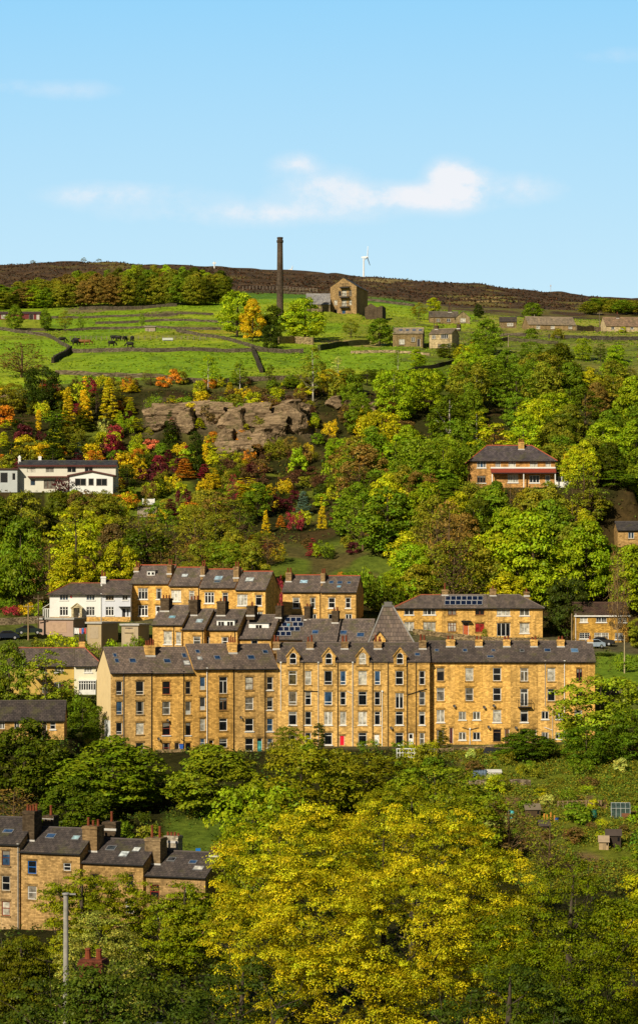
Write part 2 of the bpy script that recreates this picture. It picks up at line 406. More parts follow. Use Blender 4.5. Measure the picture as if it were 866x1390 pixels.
    def dish(s, px, py):
        x, z = s.X(px), s.Z(px, py); d = Vector((.35, -.8, .35)).normalized(); c = Vector((x, -.35, z))
        MB().tube([c-d*.02, c, c+d*.07], [.02, .16, .25], 10, cap=False).tube([(x, -.005, z-.25), (x, -.2, z-.25), c], .03, 5).tube([c, c+d*.4+Vector((0, 0, -.2))], .015, 4).build('satellite_dish', MPT, s.root, (.12, .11, .1))
    def chimney(s, a, b, py_top, yc=None, dd=.75, col=None, pots=2, potcol=None, yfrac=None, mat=MS, pot_h=.65):
        if yc is None: yc = s.d/2*(yfrac if yfrac else 1.)
        p0, p1 = s.at_y(a, py_top, yc-dd/2), s.at_y(b, py_top, yc-dd/2)
        x0, x1, zt = p0.x, p1.x, p0.z
        zr = s.he+s.t+s.sl*min(yc-dd/2, s.d-yc+dd/2)-.6
        m = MB().box(x0, x1, yc-dd/2, yc+dd/2, zr, zt-.2)
        m.box(x0-.07, x1+.07, yc-dd/2-.07, yc+dd/2+.07, zt-.32, zt-.12); m.box(x0-.02, x1+.02, yc-dd/2-.02, yc+dd/2+.02, zt-.12, zt)
        o = m.build('chimney', mat, s.root, col or DULL)
        fl = MB().box(x0-.08, x1+.08, yc-dd/2-.06, yc-dd/2+.02, s.he+s.t+s.sl*(yc-dd/2)-.1, s.he+s.t+s.sl*(yc-dd/2)+.16)
        fl.build('flashing', MPT, o, (.55, .53, .5))
        for k in range(pots):
            x = x0+(x1-x0)*(k+.5)/pots; r = min(.15, (x1-x0)/pots*.38); h = pot_h*RNG.uniform(.75, 1.15)
            MB().tube([(x, yc, zt-.02), (x, yc, zt+h*.85), (x, yc, zt+h*.86), (x, yc, zt+h)], [r*1.1, r*.85, r*1.1, r*1.05], 8).build('chimney_pot', MTC if potcol is None else MPT, o, potcol)
        return o
    def skylight(s, a, b, c, d, pane=None, frame=(.2, .2, .21)):
        pm = ((a+b)/2, (c+d)/2)
        p = [s.on_roof(a, d), s.on_roof(b, d), s.on_roof(b, c), s.on_roof(a, c)]
        x0 = (p[0].x+p[3].x)/2; x1 = (p[1].x+p[2].x)/2; y0 = p[0].y; y1 = p[2].y
        def q(x, y, l): return (x, y, s.he+s.t+s.sl*y+l)
        mb = MB().prism([q(x0, y0, -.03), q(x1, y0, -.03), q(x1, y1, -.03), q(x0, y1, -.03)], (0, -.05, .09))
        o = mb.build('skylight', MPT, s.root, frame)
        i = .08
        MB().quad(*[Vector(q(x, y, .068))+Vector((0, -.05, 0)) for x, y in ((x0+i, y0+i), (x1-i, y0+i), (x1-i, y1-i), (x0+i, y1-i))]).build('pane', MGL, o, pane or (.02, .05, .12))  # bluish pane colours stand in for sky reflected in the glass
    def solar(s, a, b, c, d):
        p = [s.on_roof(a, d, .08), s.on_roof(b, d, .08), s.on_roof(b, c, .08), s.on_roof(a, c, .08)]
        o = MB().prism(p, (0, -.02, .05)).build('solar_panel', MSOL, s.root)
        fr = MB()
        for i in range(4):
            u, v = p[i]+Vector((0, -.025, .062)), p[(i+1) % 4]+Vector((0, -.025, .062)); fr.tube([u, v], .03, 4)
        fr.build('panel_frame', MPT, o, (.5, .5, .52))
    def boxdormer(s, a, b, c, d, y=1.2, wins=1, col=WHITE):
        pl, pr = s.at_y(a, d, y), s.at_y(b, c, y)
        x0, x1, z0, z1 = pl.x, pr.x, pl.z, pr.z
        m = MB(); m.box(x0, x1, y, y+3., z0-.3, z1)
        o = m.build('dormer', MPT, s.root, col)
        MB().box(x0-.12, x1+.12, y-.15, y+3.1, z1+.002, z1+.12).build('dormer_roof', MPT, o, (.1, .1, .1))
        w = x1-x0
        for k in range(wins):
            xc = x0+w*(k+.5)/wins if wins > 1 else x0+w*.5
            hw = min(w/wins*.32, .5)
            MB().box(xc-hw, xc+hw, y-.02, y+.02, z0+.3, z1-.22).build('pane', MGL, o, PANE['d'])
            if hw > .35: MB().box(xc-.03, xc+.03, y-.04, y+.0, z0+.3, z1-.22).build('mullion', MPT, o, col)
    def gabledormer(s, a, b, py_side, py_apex, wa, wb, wc, wd, pane='d'):
        """stone dormer whose front carries the facade up past the eaves"""
        x0, x1 = s.X(a), s.X(b); xc = (x0+x1)/2; z0 = s.Z(wa, wd)-.3; s.gaps.append((x0-.02, x1+.02)); zs, za = s.Z(a, py_side), s.Z((a+b)/2, py_apex)
        wx0, wx1 = s.X(wa), s.X(wb); wz1, wz0 = s.Z(wa, wc), s.Z(wa, wd)
        yb = (za-s.he-s.t)/s.sl+.4
        f = MB(); n = 6
        hw = (wx1-wx0)/2; wc_ = (wx0+wx1)/2
        arch = [(wx0, wz0), (wx1, wz0)]
        zsp = wz1-hw*1.15
        for k in range(n+1):
            t = k/n; arch.append((wx1-hw*(1-math.cos(t*math.pi/2))*1. if k else wx1, zsp+hw*1.15*math.sin(t*math.pi/2)))
        for k in range(1, n+1):
            t = 1-k/n; arch.append((wx0+hw*(1-math.cos(t*math.pi/2)), zsp+hw*1.15*math.sin(t*math.pi/2)))
        y0 = -.16
        outer = [(x0, z0), (x1, z0), (x1, zs), (xc, za), (x0, zs)]
        # front wall around the arched opening, as two L-shaped halves
        right = [(wc_, z0), (x1, z0), (x1, zs), (xc, za)] + [(x, z) for x, z in arch[2:n+3][::-1]] + [(wx1, wz0), (wc_, wz0)]
        left = [(wc_, wz0), (wx0, wz0)] + [(x, z) for x, z in arch[n+2:][::-1]] + [(xc, za), (x0, zs), (x0, z0), (wc_, z0)]
        for pl in (right, left):
            cl = []
            for p in pl:
                if not cl or (abs(cl[-1][0]-p[0])+abs(cl[-1][1]-p[1])) > 1e-4: cl.append(p)
            f.add([(x, y0, z) for x, z in cl], [tuple(range(len(cl)))])
        f.quad((x0, y0, z0), (x0, y0, zs), (x0, yb, zs), (x0, yb, z0)); f.quad((x1, y0, z0), (x1, yb, z0), (x1, yb, zs), (x1, y0, zs))
        f.quad((x0, y0, z0), (x0, .02, z0), (x1, .02, z0), (x1, y0, z0))
        na = len(arch)
        for k in range(na):
            (ax, az), (bx, bz) = arch[k], arch[(k+1) % na]
            f.quad((ax, y0, az), (bx, y0, bz), (bx, .0, bz), (ax, .0, az))
        o = f.build('dormer', MS, s.root, tuple(c*.92 for c in s.wcol))
        r = MB(); ov = .14
        sl = (za-zs)/(xc-x0)
        for sg in (-1, 1):
            xe = xc+sg*(xc-x0+ov); ze = zs-sl*ov
            r.prism([(xc, y0-.12, za+.02), (xe, y0-.12, ze+.02), (xe, y0-.12, ze+.12), (xc, y0-.12, za+.14)], (0, yb-y0+.4, 0))
        r.build('dormer_roof', MSL, o, s.rcol)
        cop = MB()
        for sg in (-1, 1):
            xe = xc+sg*(xc-x0+ov); ze = zs-sl*ov
            cop.prism([(xc, y0-.18, za-.12), (xe, y0-.18, ze-.12), (xe, y0-.18, ze+.15), (xc, y0-.18, za+.17)], (0, .057, 0))
        cop.build('coping', MS, o, tuple(c*.72 for c in s.wcol))
        pn = MB(); pn.add([(wc_+(x-wc_)*.94, -.05, wz0+(z-wz0)*.96+.03) for x, z in arch], [tuple(range(na))]); pn.build('pane', MGL, o, PANE[pane])
        fr = MB()
        for k in range(na):
            (ax, az), (bx, bz) = arch[k], arch[(k+1) % na]
            fr.tube([(wc_+(ax-wc_)*.93, -.07, wz0+(az-wz0)*.97+.02), (wc_+(bx-wc_)*.93, -.07, wz0+(bz-wz0)*.97+.02)], .055, 4)
        fr.box(wx0+.04, wx1-.04, -.1, -.055, wz0+(wz1-wz0)*.5-.05, wz0+(wz1-wz0)*.5+.05)
        fr.build('window_frame', MPT, o, WHITE)
        MB().box(wx0-.12, wx1+.12, -.26, -.1, wz0-.14, wz0-.003).build('sill', MS, o, tuple(.5*c for c in s.wcol))
    # ---- shell
    def finish(s):
        w, d, he, hr, sk = s.w, s.d, s.he, s.hr-s.t, s.sink
        m = MB(); il, ir = s.inset_l, s.inset_r
        ops = s.openings
        top = he
        xs = sorted({il, w-ir, *[o[0] for o in ops], *[o[1] for o in ops]}); zs = sorted({-sk, top, *[o[2] for o in ops], *[min(o[3], top) for o in ops]})
        vid = {}
        def V(x, z):
            k = (round(x, 4), round(z, 4))
            if k not in vid: vid[k] = len(m.v); m.v.append((x, 0, z))
            return vid[k]
        for i in range(len(xs)-1):
            for j in range(len(zs)-1):
                cx, cz = (xs[i]+xs[i+1])/2, (zs[j]+zs[j+1])/2
                if any(o[0] < cx < o[1] and o[2] < cz < o[3] for o in ops): continue
                m.f.append((V(xs[i], zs[j]), V(xs[i+1], zs[j]), V(xs[i+1], zs[j+1]), V(xs[i], zs[j+1])))
        R = .16
        for x0, x1, z0, z1 in ops:
            z1 = min(z1, top)
            m.quad((x0, 0, z0), (x0, R, z0), (x0, R, z1), (x0, 0, z1)); m.quad((x1, 0, z0), (x1, 0, z1), (x1, R, z1), (x1, R, z0))
            m.quad((x0, 0, z0), (x1, 0, z0), (x1, R, z0), (x0, R, z0)); m.quad((x0, 0, z1), (x0, R, z1), (x1, R, z1), (x1, 0, z1))
            m.quad((x0, R, z0), (x1, R, z0), (x1, R, z1), (x0, R, z1))
        def side(x, end):
            if s.gf or end == 'hip' or s.flat: pts = [(x, 0, -sk), (x, d, -sk), (x, d, he), (x, 0, he)]
            else: pts = [(x, 0, -sk), (x, d, -sk), (x, d, he), (x, d/2, hr), (x, 0, he)]
            m.f.append(tuple(range(len(m.v), len(m.v)+len(pts)))); m.v += pts
        side(il, s.left); side(w-ir, s.right)
        m.quad((il, d, -sk), (w-ir, d, -sk), (w-ir, d, he), (il, d, he))
        if s.gf:
            for y in (0, d): m.add([(0, y, he), (w, y, he), (w/2, y, hr)], [(0, 1, 2)])
        s.wall = m.build('wall', s.wallm, s.root, s.wcol)
        o, t = s.over, s.t
        if s.flat:
            MB().box(-.25, w+.25, -.3, d+.25, he+.002, he+.28).build('roof', MPT, s.root, s.rcol); return s
        xl = {'party': .003, 'gable': -.14, 'hip': -o}[s.left]; xr = w-{'party': .003, 'gable': -.14, 'hip': -o}[s.right]
        sl = s.sl
        rv = []; rf = []
        if s.gf:
            k = (hr-he)/(w/2); ze = he+t-k*o
            rv = [(-o, -.2, ze), (w/2, -.2, hr+t), (w+o, -.2, ze), (-o, d+.2, ze), (w/2, d+.2, hr+t), (w+o, d+.2, ze)]
            rf = [(0, 1, 4, 3), (1, 2, 5, 4)]
        else:
            ze = he+t-sl*o
            hl = (d/2+o) if s.hipl is None else s.hipl+o; hrr = (d/2+o) if s.hipr is None else s.hipr+o
            rl = xl+(hl if s.left == 'hip' else 0); rr = xr-(hrr if s.right == 'hip' else 0)
            rv = [(xl, -o, ze), (xr, -o, ze), (xr, d+o, ze), (xl, d+o, ze), (rl, d/2, hr+t), (rr, d/2, hr+t)]
            rf = [(0, 1, 5, 4), (2, 3, 4, 5)]
            if s.left == 'hip': rf.append((3, 0, 4))
            if s.right == 'hip': rf.append((1, 2, 5))
        n = len(rv); m = MB(); m.v = rv+[(x, y, z-t) for x, y, z in rv]; m.f = list(rf)+[tuple(i+n for i in f[::-1]) for f in rf]
        ed = {}
        for f in rf:
            for i in range(len(f)):
                e = (f[i], f[(i+1) % len(f)]); ed[e] = 1
        for (a, b) in list(ed):
            if (b, a) not in ed: m.f.append((b, a, a+n, b+n))
        s.roof = m.build('roof', MSL, s.root, s.rcol)
        rc = s.ridge_col or tuple(c*1.25 for c in s.rcol)
        if s.gf: rt = MB().tube([(w/2, -.2, hr+t), (w/2, d+.2, hr+t)], .1, 6)
        else:
            rt = MB().tube([(rl+.01, d/2, hr+t), (rr-.01, d/2, hr+t)], .11, 6)
            for end, a, b, c in ((s.left, 0, 3, 4), (s.right, 1, 2, 5)):
                if end == 'hip': rt.tube([rv[a], rv[c]], .1, 6); rt.tube([rv[b], rv[c]], .1, 6)
        rt.build('ridge_tiles', MPT, s.root, rc)
        if s.gutter and not s.gf:
            gm, em = MB(), MB(); a, e = xl+.01, il+.01
            for g0, g1 in sorted(s.gaps)+[(None, None)]:
                gm.box(a, xr-.01 if g0 is None else g0, -o-.14, -o+.005, ze-t-.03, ze-t+.09); em.box(e, w-ir-.01 if g0 is None else g0, -.12, -.002, he-.22, he-.07); a = e = g1
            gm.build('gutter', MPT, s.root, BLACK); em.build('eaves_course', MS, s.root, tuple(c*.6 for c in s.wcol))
        return s

TER = 'houses of the long four storey terrace'
TH1 = math.radians(18)
LN1 = (-29.54, 330.)
def r4(cols): pass
# --- front terrace, angled left block: four houses
h = House('terraced_house', 'tall stone end house of the long terrace with bare cream rendered left gable', 151, 207.3, 330, 1031, 912.3, 878.7, 9., TH1, 'gable', 'party', TER, line=LN1, wcol=GOLD2, rcol=SLATEB)
for i, (c, d) in enumerate(((925, 943), (952.3, 970), (981, 997), (1008.5, 1022.6))):
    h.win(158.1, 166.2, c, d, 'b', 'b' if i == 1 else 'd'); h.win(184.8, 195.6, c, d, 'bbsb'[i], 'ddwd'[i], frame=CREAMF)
h.pipe(168, (.16, .15, .14)); h.pipe(206, BLACK)
h.chimney(198.5, 211.0, 876, yc=3.3, dd=1.1, col=GOLD2, pots=4, pot_h=.9)
h.skylight(153.8, 159, 887, 892.5); h.skylight(156, 162, 894, 900); h.skylight(176, 185, 894, 900)
gr = MB(); gr.box(-.05, -.003, .02, 8.98, -1, h.he*.98); gr.add([(-.05, .02, h.he*.98), (-.05, 8.98, h.he*.98), (-.05, 4.5, h.hr-.3)], [(0, 1, 2)])
gr.build('sunlit_gable_render', MR, h.root, (.82, .62, .33))  # cream render, its colour raised to stand in for sun on the gable
MB().box(-.1, -.055, .1, 3.6, 2., 5.6).build('white_panel', MPT, h.root, (.85, .85, .84))
h.finish()
h = House('terraced_house', 'tall stone terrace house with black open doorway, second from the cream gable', 207.3, 263, 330, 1031, 912.3, 878.7, 9., TH1, 'party', 'party', TER, line=LN1, wcol=GOLD2, rcol=SLATEB)
for i, (c, d) in enumerate(((925, 942.6), (952.3, 970), (980.6, 998), (1008.5, 1022.6))):
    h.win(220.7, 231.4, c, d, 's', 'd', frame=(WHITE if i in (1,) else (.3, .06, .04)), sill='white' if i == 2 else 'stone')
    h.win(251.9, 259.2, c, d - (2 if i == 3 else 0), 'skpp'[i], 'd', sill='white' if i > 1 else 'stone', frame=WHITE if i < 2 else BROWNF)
h.dish(227, 978); h.dish(214.5, 1003); h.door(237.4, 243.8, 1008.5, 1031, (.02, .012, .01), False)
h.pipe(249.5, BLACK); h.branch(249.5, 1005, 246, 1003.5)
h.skylight(222.5, 232, 894.5, 900.3); h.skylight(247.3, 253.5, 887, 893); h.skylight(249.5, 258, 897, 903, (.5, .5, .48))
h.finish()
h = House('terraced_house', 'tall stone terrace house with orange door beside a white downpipe', 263, 318, 330, 1027, 907, 874.5, 9., TH1, 'party', 'party', TER, line=LN1, wcol=GOLD2, rcol=SLATEB)
for i, (c, d) in enumerate(((919, 936.6), (946.6, 964), (975.3, 992), (1002.3, 1014.6))):
    h.win(271.5, 278.8, c, d, 'kkss'[i], 'bdwb'[i])
    h.win(297.8, 308.7, c, d + (5 if i == 0 else 0), 'ftts'[i] if i != 1 else 'tv', 'd')
h.pipe(281, WHITE); h.pipe(317.2, BLACK)
h.door(284, 289.8, 1005, 1027, (.55, .25, .02), True)
h.chimney(311, 322, 872, yc=3.2, dd=1.1, col=GOLD2, pots=4, pot_h=.9)
h.skylight(265.5, 271.5, 882, 887); h.skylight(268, 275, 891.5, 896, (.5, .5, .48)); h.skylight(291, 299.5, 890, 895.5)
h.finish()
h = House('terraced_house', 'tall stone terrace house with a teal glazed door', 318, 376.5, 330, 1027, 907, 874.5, 9., TH1, 'party', 'gable', TER, line=LN1, wcol=GOLD2, rcol=SLATEB)
for i, (c, d) in enumerate(((919, 936.6), (946.6, 963.6), (975.3, 992.7), (1002.3, 1020))):
    h.win(333, 344.2, c, d, 's', 'wddd'[i] if i else 'w', sill='white' if i > 1 else 'stone')
    h.win(362.5, 370.6, c, d - (5 if i == 3 else 0), 'sbss'[i], 'ddbb'[i], sill='white')
h.pipe(359.6, BLACK); h.dish(326, 974); h.door(349.3, 356, 1002, 1026, (.05, .3, .3), True, glass=(.1, .45, .42))
h.skylight(336, 346, 889.5, 895.5); h.skylight(356.5, 364, 882.5, 887.5)
h.finish()
# --- middle block with pointed dormers
D2 = 337.7; GY = 'stone terrace house with pointed attic dormer, '
rows = ((910.8, 929.6), (938.8, 957.2), (965.9, 984))
def block2(label, a, b, wide, nar, dorm, bstyles, chim, door=None, right='party', tall=None, left='party'):
    h = House('terraced_house', GY+label, a, b, D2, 1012, 899, 872.5, 9., 0., left, right, TER, rcol=SLATED, wcol=GOLD, over=.04)
    for i, (c, d) in enumerate(rows):
        st = bstyles[i]
        h.win(*wide, c + (2 if tall == i else 0), d + (4.5 if tall == i else 0), st[0], st[1], sill='white' if i == 2 else 'stone'); h.win(*nar, c, d, st[2], st[3], sill='white' if i == 2 else 'stone')
    h.win(*wide, 994.5, 1011, 't', 'd', sill='white')
    dc = (wide[0]+wide[1])/2
    h.gabledormer(dorm[0]-4, dorm[1]+4, 890, 879.3, dorm[0], dorm[1], 886, 901.4, dorm[2])
    h.chimney(chim[0], chim[1], 871, yc=3.4, dd=1., col=DULL, pots=2, pot_h=.9)
    return h
h = block2('greenery hiding its ground floor', 376.8, 432.4, (391.8, 402.8), (414, 422.4), (393.3, 402.6, 'd'), ('tnsw', 'bhsd', 'tdsd'), (370.9, 379.5), left='gable')
h.win(414, 422, 994.5, 1011, 's', 'd')
h.pipe(381.2, WHITE, py1=965); h.pipe(412, BLACK); h.pipe(432, (.5, .5, .48)); h.branch(412, 938, 432, 938.5)
h.finish()
h = block2('bright red front door', 432.4, 479.2, (440, 450.8), (461.5, 469.5), (441.6, 450.8, 'd'), ('bdbb', 'bbsd', 'vwpw'), (416, 425.5))
h.door(461, 467.7, 998.5, 1012, (.75, .01, .03)); h.pipe(458.4, BLACK); h.pipe(478.6, (.6, .6, .58)); h.branch(471, 938, 478.6, 941.5, WHITE)
h.finish()
h = block2('white door between two downpipes', 479.2, 527, (486.2, 497.7), (508.1, 516), (487.3, 496.6, 'w'), ('twbb', 'tdsd', 'vwtd'), (463, 472.3))
h.door(507.8, 514.5, 997, 1012, WHITE); h.pipe(505.6, BLACK); h.pipe(526.6, BLACK); h.pipe(518.5, WHITE, py0=939)
h.finish()
h = block2('white half glazed door at the dark return wall', 527, 583, (536.5, 547.2), (568.7, 576.6), (538, 547.2, 'd'), ('sdsd', 'vdsd', 'tdtd'), (507.5, 517.8), right='gable', tall=1)
h.door(554, 561, 995, 1012, WHITE, glass=PANE['d']); h.pipe(552.5, BLACK); h.pipe(564.7, BLACK); h.branch(553, 943, 579, 935); h.dish(530.5, 988)
h.win(569, 576, 995, 1011, 's', 'd')
h.chimney(568.7, 578.2, 869, yc=3.4, dd=1., col=DULL, pots=2, pot_h=.8)
h.skylight(562.5, 570, 886.5, 890.5)
h.finish()
# --- right block, set back a little
D3 = 338.9
def block3(label, a, b, right='party', left='party'):
    return House('terraced_house', label, a, b, D3, 1009.5, 897.3, 870.4, 9., 0., left, right, TER, rcol=SLATED, wcol=GOLD)
R3 = ((906.6, 924.4), (934, 951.4), (963.5, 980.4))
h = block3('tall stone terrace house in the corner shadow, behind a small upright conifer', 583.6, 617, left='gable')
for i, (c, d) in enumerate(R3): h.win(592.5, 602.9, c, d, 'ttv'[i], 'dds'[i] if False else 'ddw'[i], sill='white' if i == 2 else 'stone')
h.dish(616, 958.5); h.door(609.8, 614.6, 988, 1010, (.08, .01, .01), False); h.chimney(605.5, 617, 868, yc=3.6, dd=1., col=GOLD2, pots=2, pot_h=.5); h.skylight(589.5, 595.5, 881, 884.5); h.win(592.5, 602.5, 991, 1008, 's', 'd'); h.finish()
h = block3('tall stone terrace house with small paired windows and forked white waste pipe', 617, 655)
for i, (c, d) in enumerate(R3[:2]): h.win(631.3, 642, c, d, 's', 'wd'[i])
for a in (622.3, 641.6):
    for c, d in ((966, 977), (994, 1004.4)): h.win(a, a+9.8, c, d, 'v', 'd', lintel=False, sill='white')
h.pipe(637.4, WHITE, py0=990); h.branch(627, 987, 637, 990.3, SOOT); h.branch(649, 987.5, 637.5, 990.3, SOOT)
h.chimney(645, 654.5, 868, yc=3.6, dd=1., col=GOLD2, pots=2, pot_h=.5); h.skylight(627.5, 634, 881, 885); h.finish()
h = block3('tall stone terrace house with four stacked sash windows and a plain brown door', 655, 692.5)
for i, (c, d) in enumerate(R3 + ((990, 1007),)): h.win(668.7, 679.8, c, d, 'sstt'[i], 'ddwd'[i], sill='white' if i == 2 else 'stone')
h.dish(656.5, 960); h.dish(669.5, 958); h.dish(662.5, 987); h.door(684.6, 690.8, 990, 1010, (.14, .06, .025)); h.chimney(683, 692, 868, yc=3.6, dd=1., col=GOLD2, pots=2, pot_h=.5)
h.skylight(666.5, 672, 881.5, 884.5); h.skylight(660.5, 670, 889.8, 893); h.finish()
h = block3('tall stone terrace house with a black iron balcony under its french window', 692.5, 729.5)
h.win(705.8, 716.3, 907, 924.8, 'tv', 'h'); h.win(705.8, 716.3, 935, 958.6, 'f', 'd', sill=None); h.win(705.8, 716.3, 963.8, 980.3, 't', 'd', sill='white'); h.win(705.8, 716.3, 990, 1007, 't', 'd')
bx0, bx1, bz = h.X(702.5), h.X(720.5), h.Z(711, 959.3)
b = MB(); b.box(bx0, bx1, -.75, -.005, bz-.12, bz)
for x in (bx0, bx1): b.box(x-.03, x+.03, -.75, -.69, bz, bz+1.); b.tube([(x, -.72, bz+1.), (x, -.03, bz+1.)], .03, 4)
b.tube([(bx0, -.72, bz+1.), (bx1, -.72, bz+1.)], .03, 4)
k = bx0
while k < bx1: b.box(k-.012, k+.012, -.735, -.71, bz, bz+1.); k += .16
b.build('balcony', MPT, h.root, BLACK)
h.dish(699.5, 988); h.door(720.8, 727.5, 990, 1010, (.06, .025, .012)); h.chimney(720, 729, 868, yc=3.6, dd=1., col=GOLD2, pots=2, pot_h=.5); h.skylight(705, 711, 881.5, 885, (.05, .05, .05)); h.finish()
h = block3('tall stone terrace house with a kinked downpipe and small paired windows', 729.5, 767)
for i, (c, d) in enumerate(((907, 924.8), (935, 951.6))): h.win(742.5, 753, c, d, 't', 'wd'[i])
for a in (734.6, 753.4):
    for c, d in ((965.5, 976.2), (994, 1003)): h.win(a, a+9.6, c, d, 'v', 'd', lintel=False, sill='white')
h.pipe(739.5, (.45, .4, .33), px_b=749.4); h.pipe(765.6, WHITE); h.branch(738, 987, 749, 991, WHITE)
h.chimney(756, 765.5, 868, yc=3.6, dd=1., col=GOLD2, pots=2, pot_h=.5); h.skylight(738, 747, 880.5, 885); h.finish()
h = block3('tall stone end house of the terrace with dark red window frames above a tree', 767, 807, right='gable')
for i, (c, d) in enumerate(((907.5, 925), (935, 952))): h.win(781.6, 789.8, c, d, 'v', 'd', frame=(.16, .015, .015))
for c, d in ((964, 981), (991, 1007)): h.win(779, 789.5, c, d, 't', 'd')
h.skylight(774, 784.5, 880.5, 886, (.1, .2, .35)); h.chimney(797, 804, 868, yc=4.5, dd=.9, col=GOLD2, pots=1, pot_h=.5); h.finish()

# --- the row behind, dark chimneys
MID = 'houses of the low row behind the terrace'
A = math.radians(-18)
def mid(label, a, b, D, base, eaves, ridge, th=A, left='gable', right='gable', depth=8., rcol=SLATE):
    return House('terraced_house', label, a, b, D, base, eaves, ridge, depth, th, left, right, MID, wcol=GOLD2, rcol=rcol, pad=False, sink=3)
h = mid('low stone house behind the terrace, leftmost with one tall white window', 207.6, 247.5, 362, 878, 847.2, 821.8)
h.win(222.6, 233.5, 857, 874.5, 'b', 'w', sill='white'); h.win(239.4, 246, 858, 874.5, 'b', 'w', sill='white'); h.pipe(236.5, BLACK); h.skylight(229.5, 239, 836, 839.5, (.2, .4, .5))
h.chimney(218, 229.5, 812, yc=3.4, dd=1.6, col=SOOT, pots=3, pot_h=.5); h.finish()
h = mid('low stone house behind the terrace with one pale skylight between dark stacks', 247.9, 277, 361, 880, 853.4, 827)
h.win(262.7, 272.4, 864, 876, 's', 'd', frame=WHITE); h.pipe(275.4, BLACK); h.skylight(266.5, 276, 840.5, 845.5, (.35, .45, .5))
h.chimney(256.3, 268, 814, yc=3.4, dd=1.6, col=SOOT, pots=3, pot_h=.6); h.finish()
h = mid('low stone house behind the terrace with white box dormer of two panes', 277.2, 322.4, 361, 880, 853.8, 827.4)
h.win(278.4, 284.5, 864, 876, 's', 'b'); h.win(301, 309.7, 865, 877, 's', 'd'); h.boxdormer(294.5, 318.6, 842, 853, y=.6, wins=2); h.pipe(319, BLACK)
h.chimney(294.5, 306, 816, yc=3.4, dd=1.6, col=SOOT, pots=2, pot_h=.5); h.chimney(335, 345.5, 822, yc=3.4, dd=1.5, col=SOOT, pots=1, pot_h=.5); h.finish()
h = mid('low stone house behind the terrace with wide white dormer of one small pane', 326, 368, 360, 890, 865.5, 834.5)
h.boxdormer(338, 365, 846.5, 857, y=1.6, wins=1); h.win(341, 350, 869, 880, 's', 'd'); h.chimney(374, 382, 822, yc=4, dd=1.2, col=SOOT, pots=2, pot_h=.4); h.finish()
h = mid('stone house behind the terrace with its roof covered by solar panels', 369.5, 411.5, 360, 892, 866.5, 836)
for r in range(4):
    for c in range(4):
        if (r == 0 and c == 3) or (r == 3 and c == 3) or (r == 1 and c == 1): continue
        a = 387.5+c*7.4-r*4.6; y = 838.5+r*6.4
        h.solar(a, a+6.6, y, y+5.7)
h.skylight(384.5+3, 391+3, 850.5-4, 856.-4.5, (.1, .25, .35))
h.chimney(413, 421, 823, yc=4, dd=1.6, col=SOOT, pots=2, pot_h=.4); h.finish()
B10 = math.radians(-9)
h = mid('slate roofed house behind the dormers with one blue skylight', 412, 456.5, 358, 892, 869.5, 840.6, B10)
h.skylight(423.5, 432.5, 855.5, 861, (.03, .07, .16)); h.chimney(450.5, 459, 829, yc=4, dd=1.6, col=SOOT, pots=2, pot_h=.5); h.finish()
h = mid('slate roofed house behind the dormers beside the pyramid roof, two blue skylights', 456.8, 503, 358, 892, 869.5, 840.6, B10)
h.skylight(461.5, 471, 856, 861.5, (.03, .07, .16)); h.skylight(484, 494.5, 859, 865, (.03, .07, .16)); h.finish()
# pyramid-roofed hall
o = P(531, 873, 356); hw = 31.5/F*356
FOOT.append((o.x-hw, 356., 0., 2*hw, 2*hw)); rt = empty('hall', (o.x, 356, o.z)); tag(rt, 'squat stone hall with steep pyramid slate roof and flat cap', 'hall')
MB().box(-hw+.3, hw-.3, .1, 2*hw-.4, -5, .02).build('wall', MS, rt, GOLD2)
zt = zz(823.5, 356+hw)-o.z; c = hw; q = .8
m = MB(); m.add([(-hw, -.2, 0), (hw, -.2, 0), (hw, 2*hw+.1, 0), (-hw, 2*hw+.1, 0)] + [(-q-.4, c-q, zt), (q-.4, c-q, zt), (q-.4, c+q, zt), (-q-.4, c+q, zt)],
      [(0, 1, 5, 4), (1, 2, 6, 5), (2, 3, 7, 6), (3, 0, 4, 7), (4, 5, 6, 7), (3, 2, 1, 0)]); rf = m.build('roof', MSL, rt, SLATEB)
MB().box(-q-.5, q-.3, c-q-.1, c+q+.1, zt+.003, zt+.22).box(-q-.2, q-.6, c-q+.2, c+q-.2, zt+.22, zt+.75).build('roof_cap', MPT, rf, (.16, .15, .14))
for a, b in ((0, 4), (1, 5)): MB().tube([m.v[a], m.v[b]], .1, 5).build('ridge_tiles', MPT, rf, (.3, .29, .28))
x0 = (507-531)/F*356; x1 = (523-531)/F*356; xc = (x0+x1)/2
m = MB(); m.add([(x0, -.6, -2), (x1, -.6, -2), (x1, -.6, .6), (xc, -.6, 1.75), (x0, -.6, .6), (x0, 2.2, -2), (x1, 2.2, -2), (x1, 2.2, .6), (xc, 2.2, 1.75), (x0, 2.2, .6)],
      [(0, 1, 2, 3, 4), (1, 6, 7, 2), (5, 0, 4, 9)]); g = m.build('gable', MS, rt, GOLD)
m = MB()
for sg in (-1, 1):
    xe = xc+sg*((x1-x0)/2+.2); m.prism([(xc, -.8, 1.78), (xe, -.8, .45), (xe, -.8, .6), (xc, -.8, 1.93)], (0, 3.2, 0))
m.build('gable_roof', MSL, g, SLATE)
MB().box(xc-.25, xc+.25, -.66, -.6, -.3, .6).build('window', MPT, g, BROWNF)

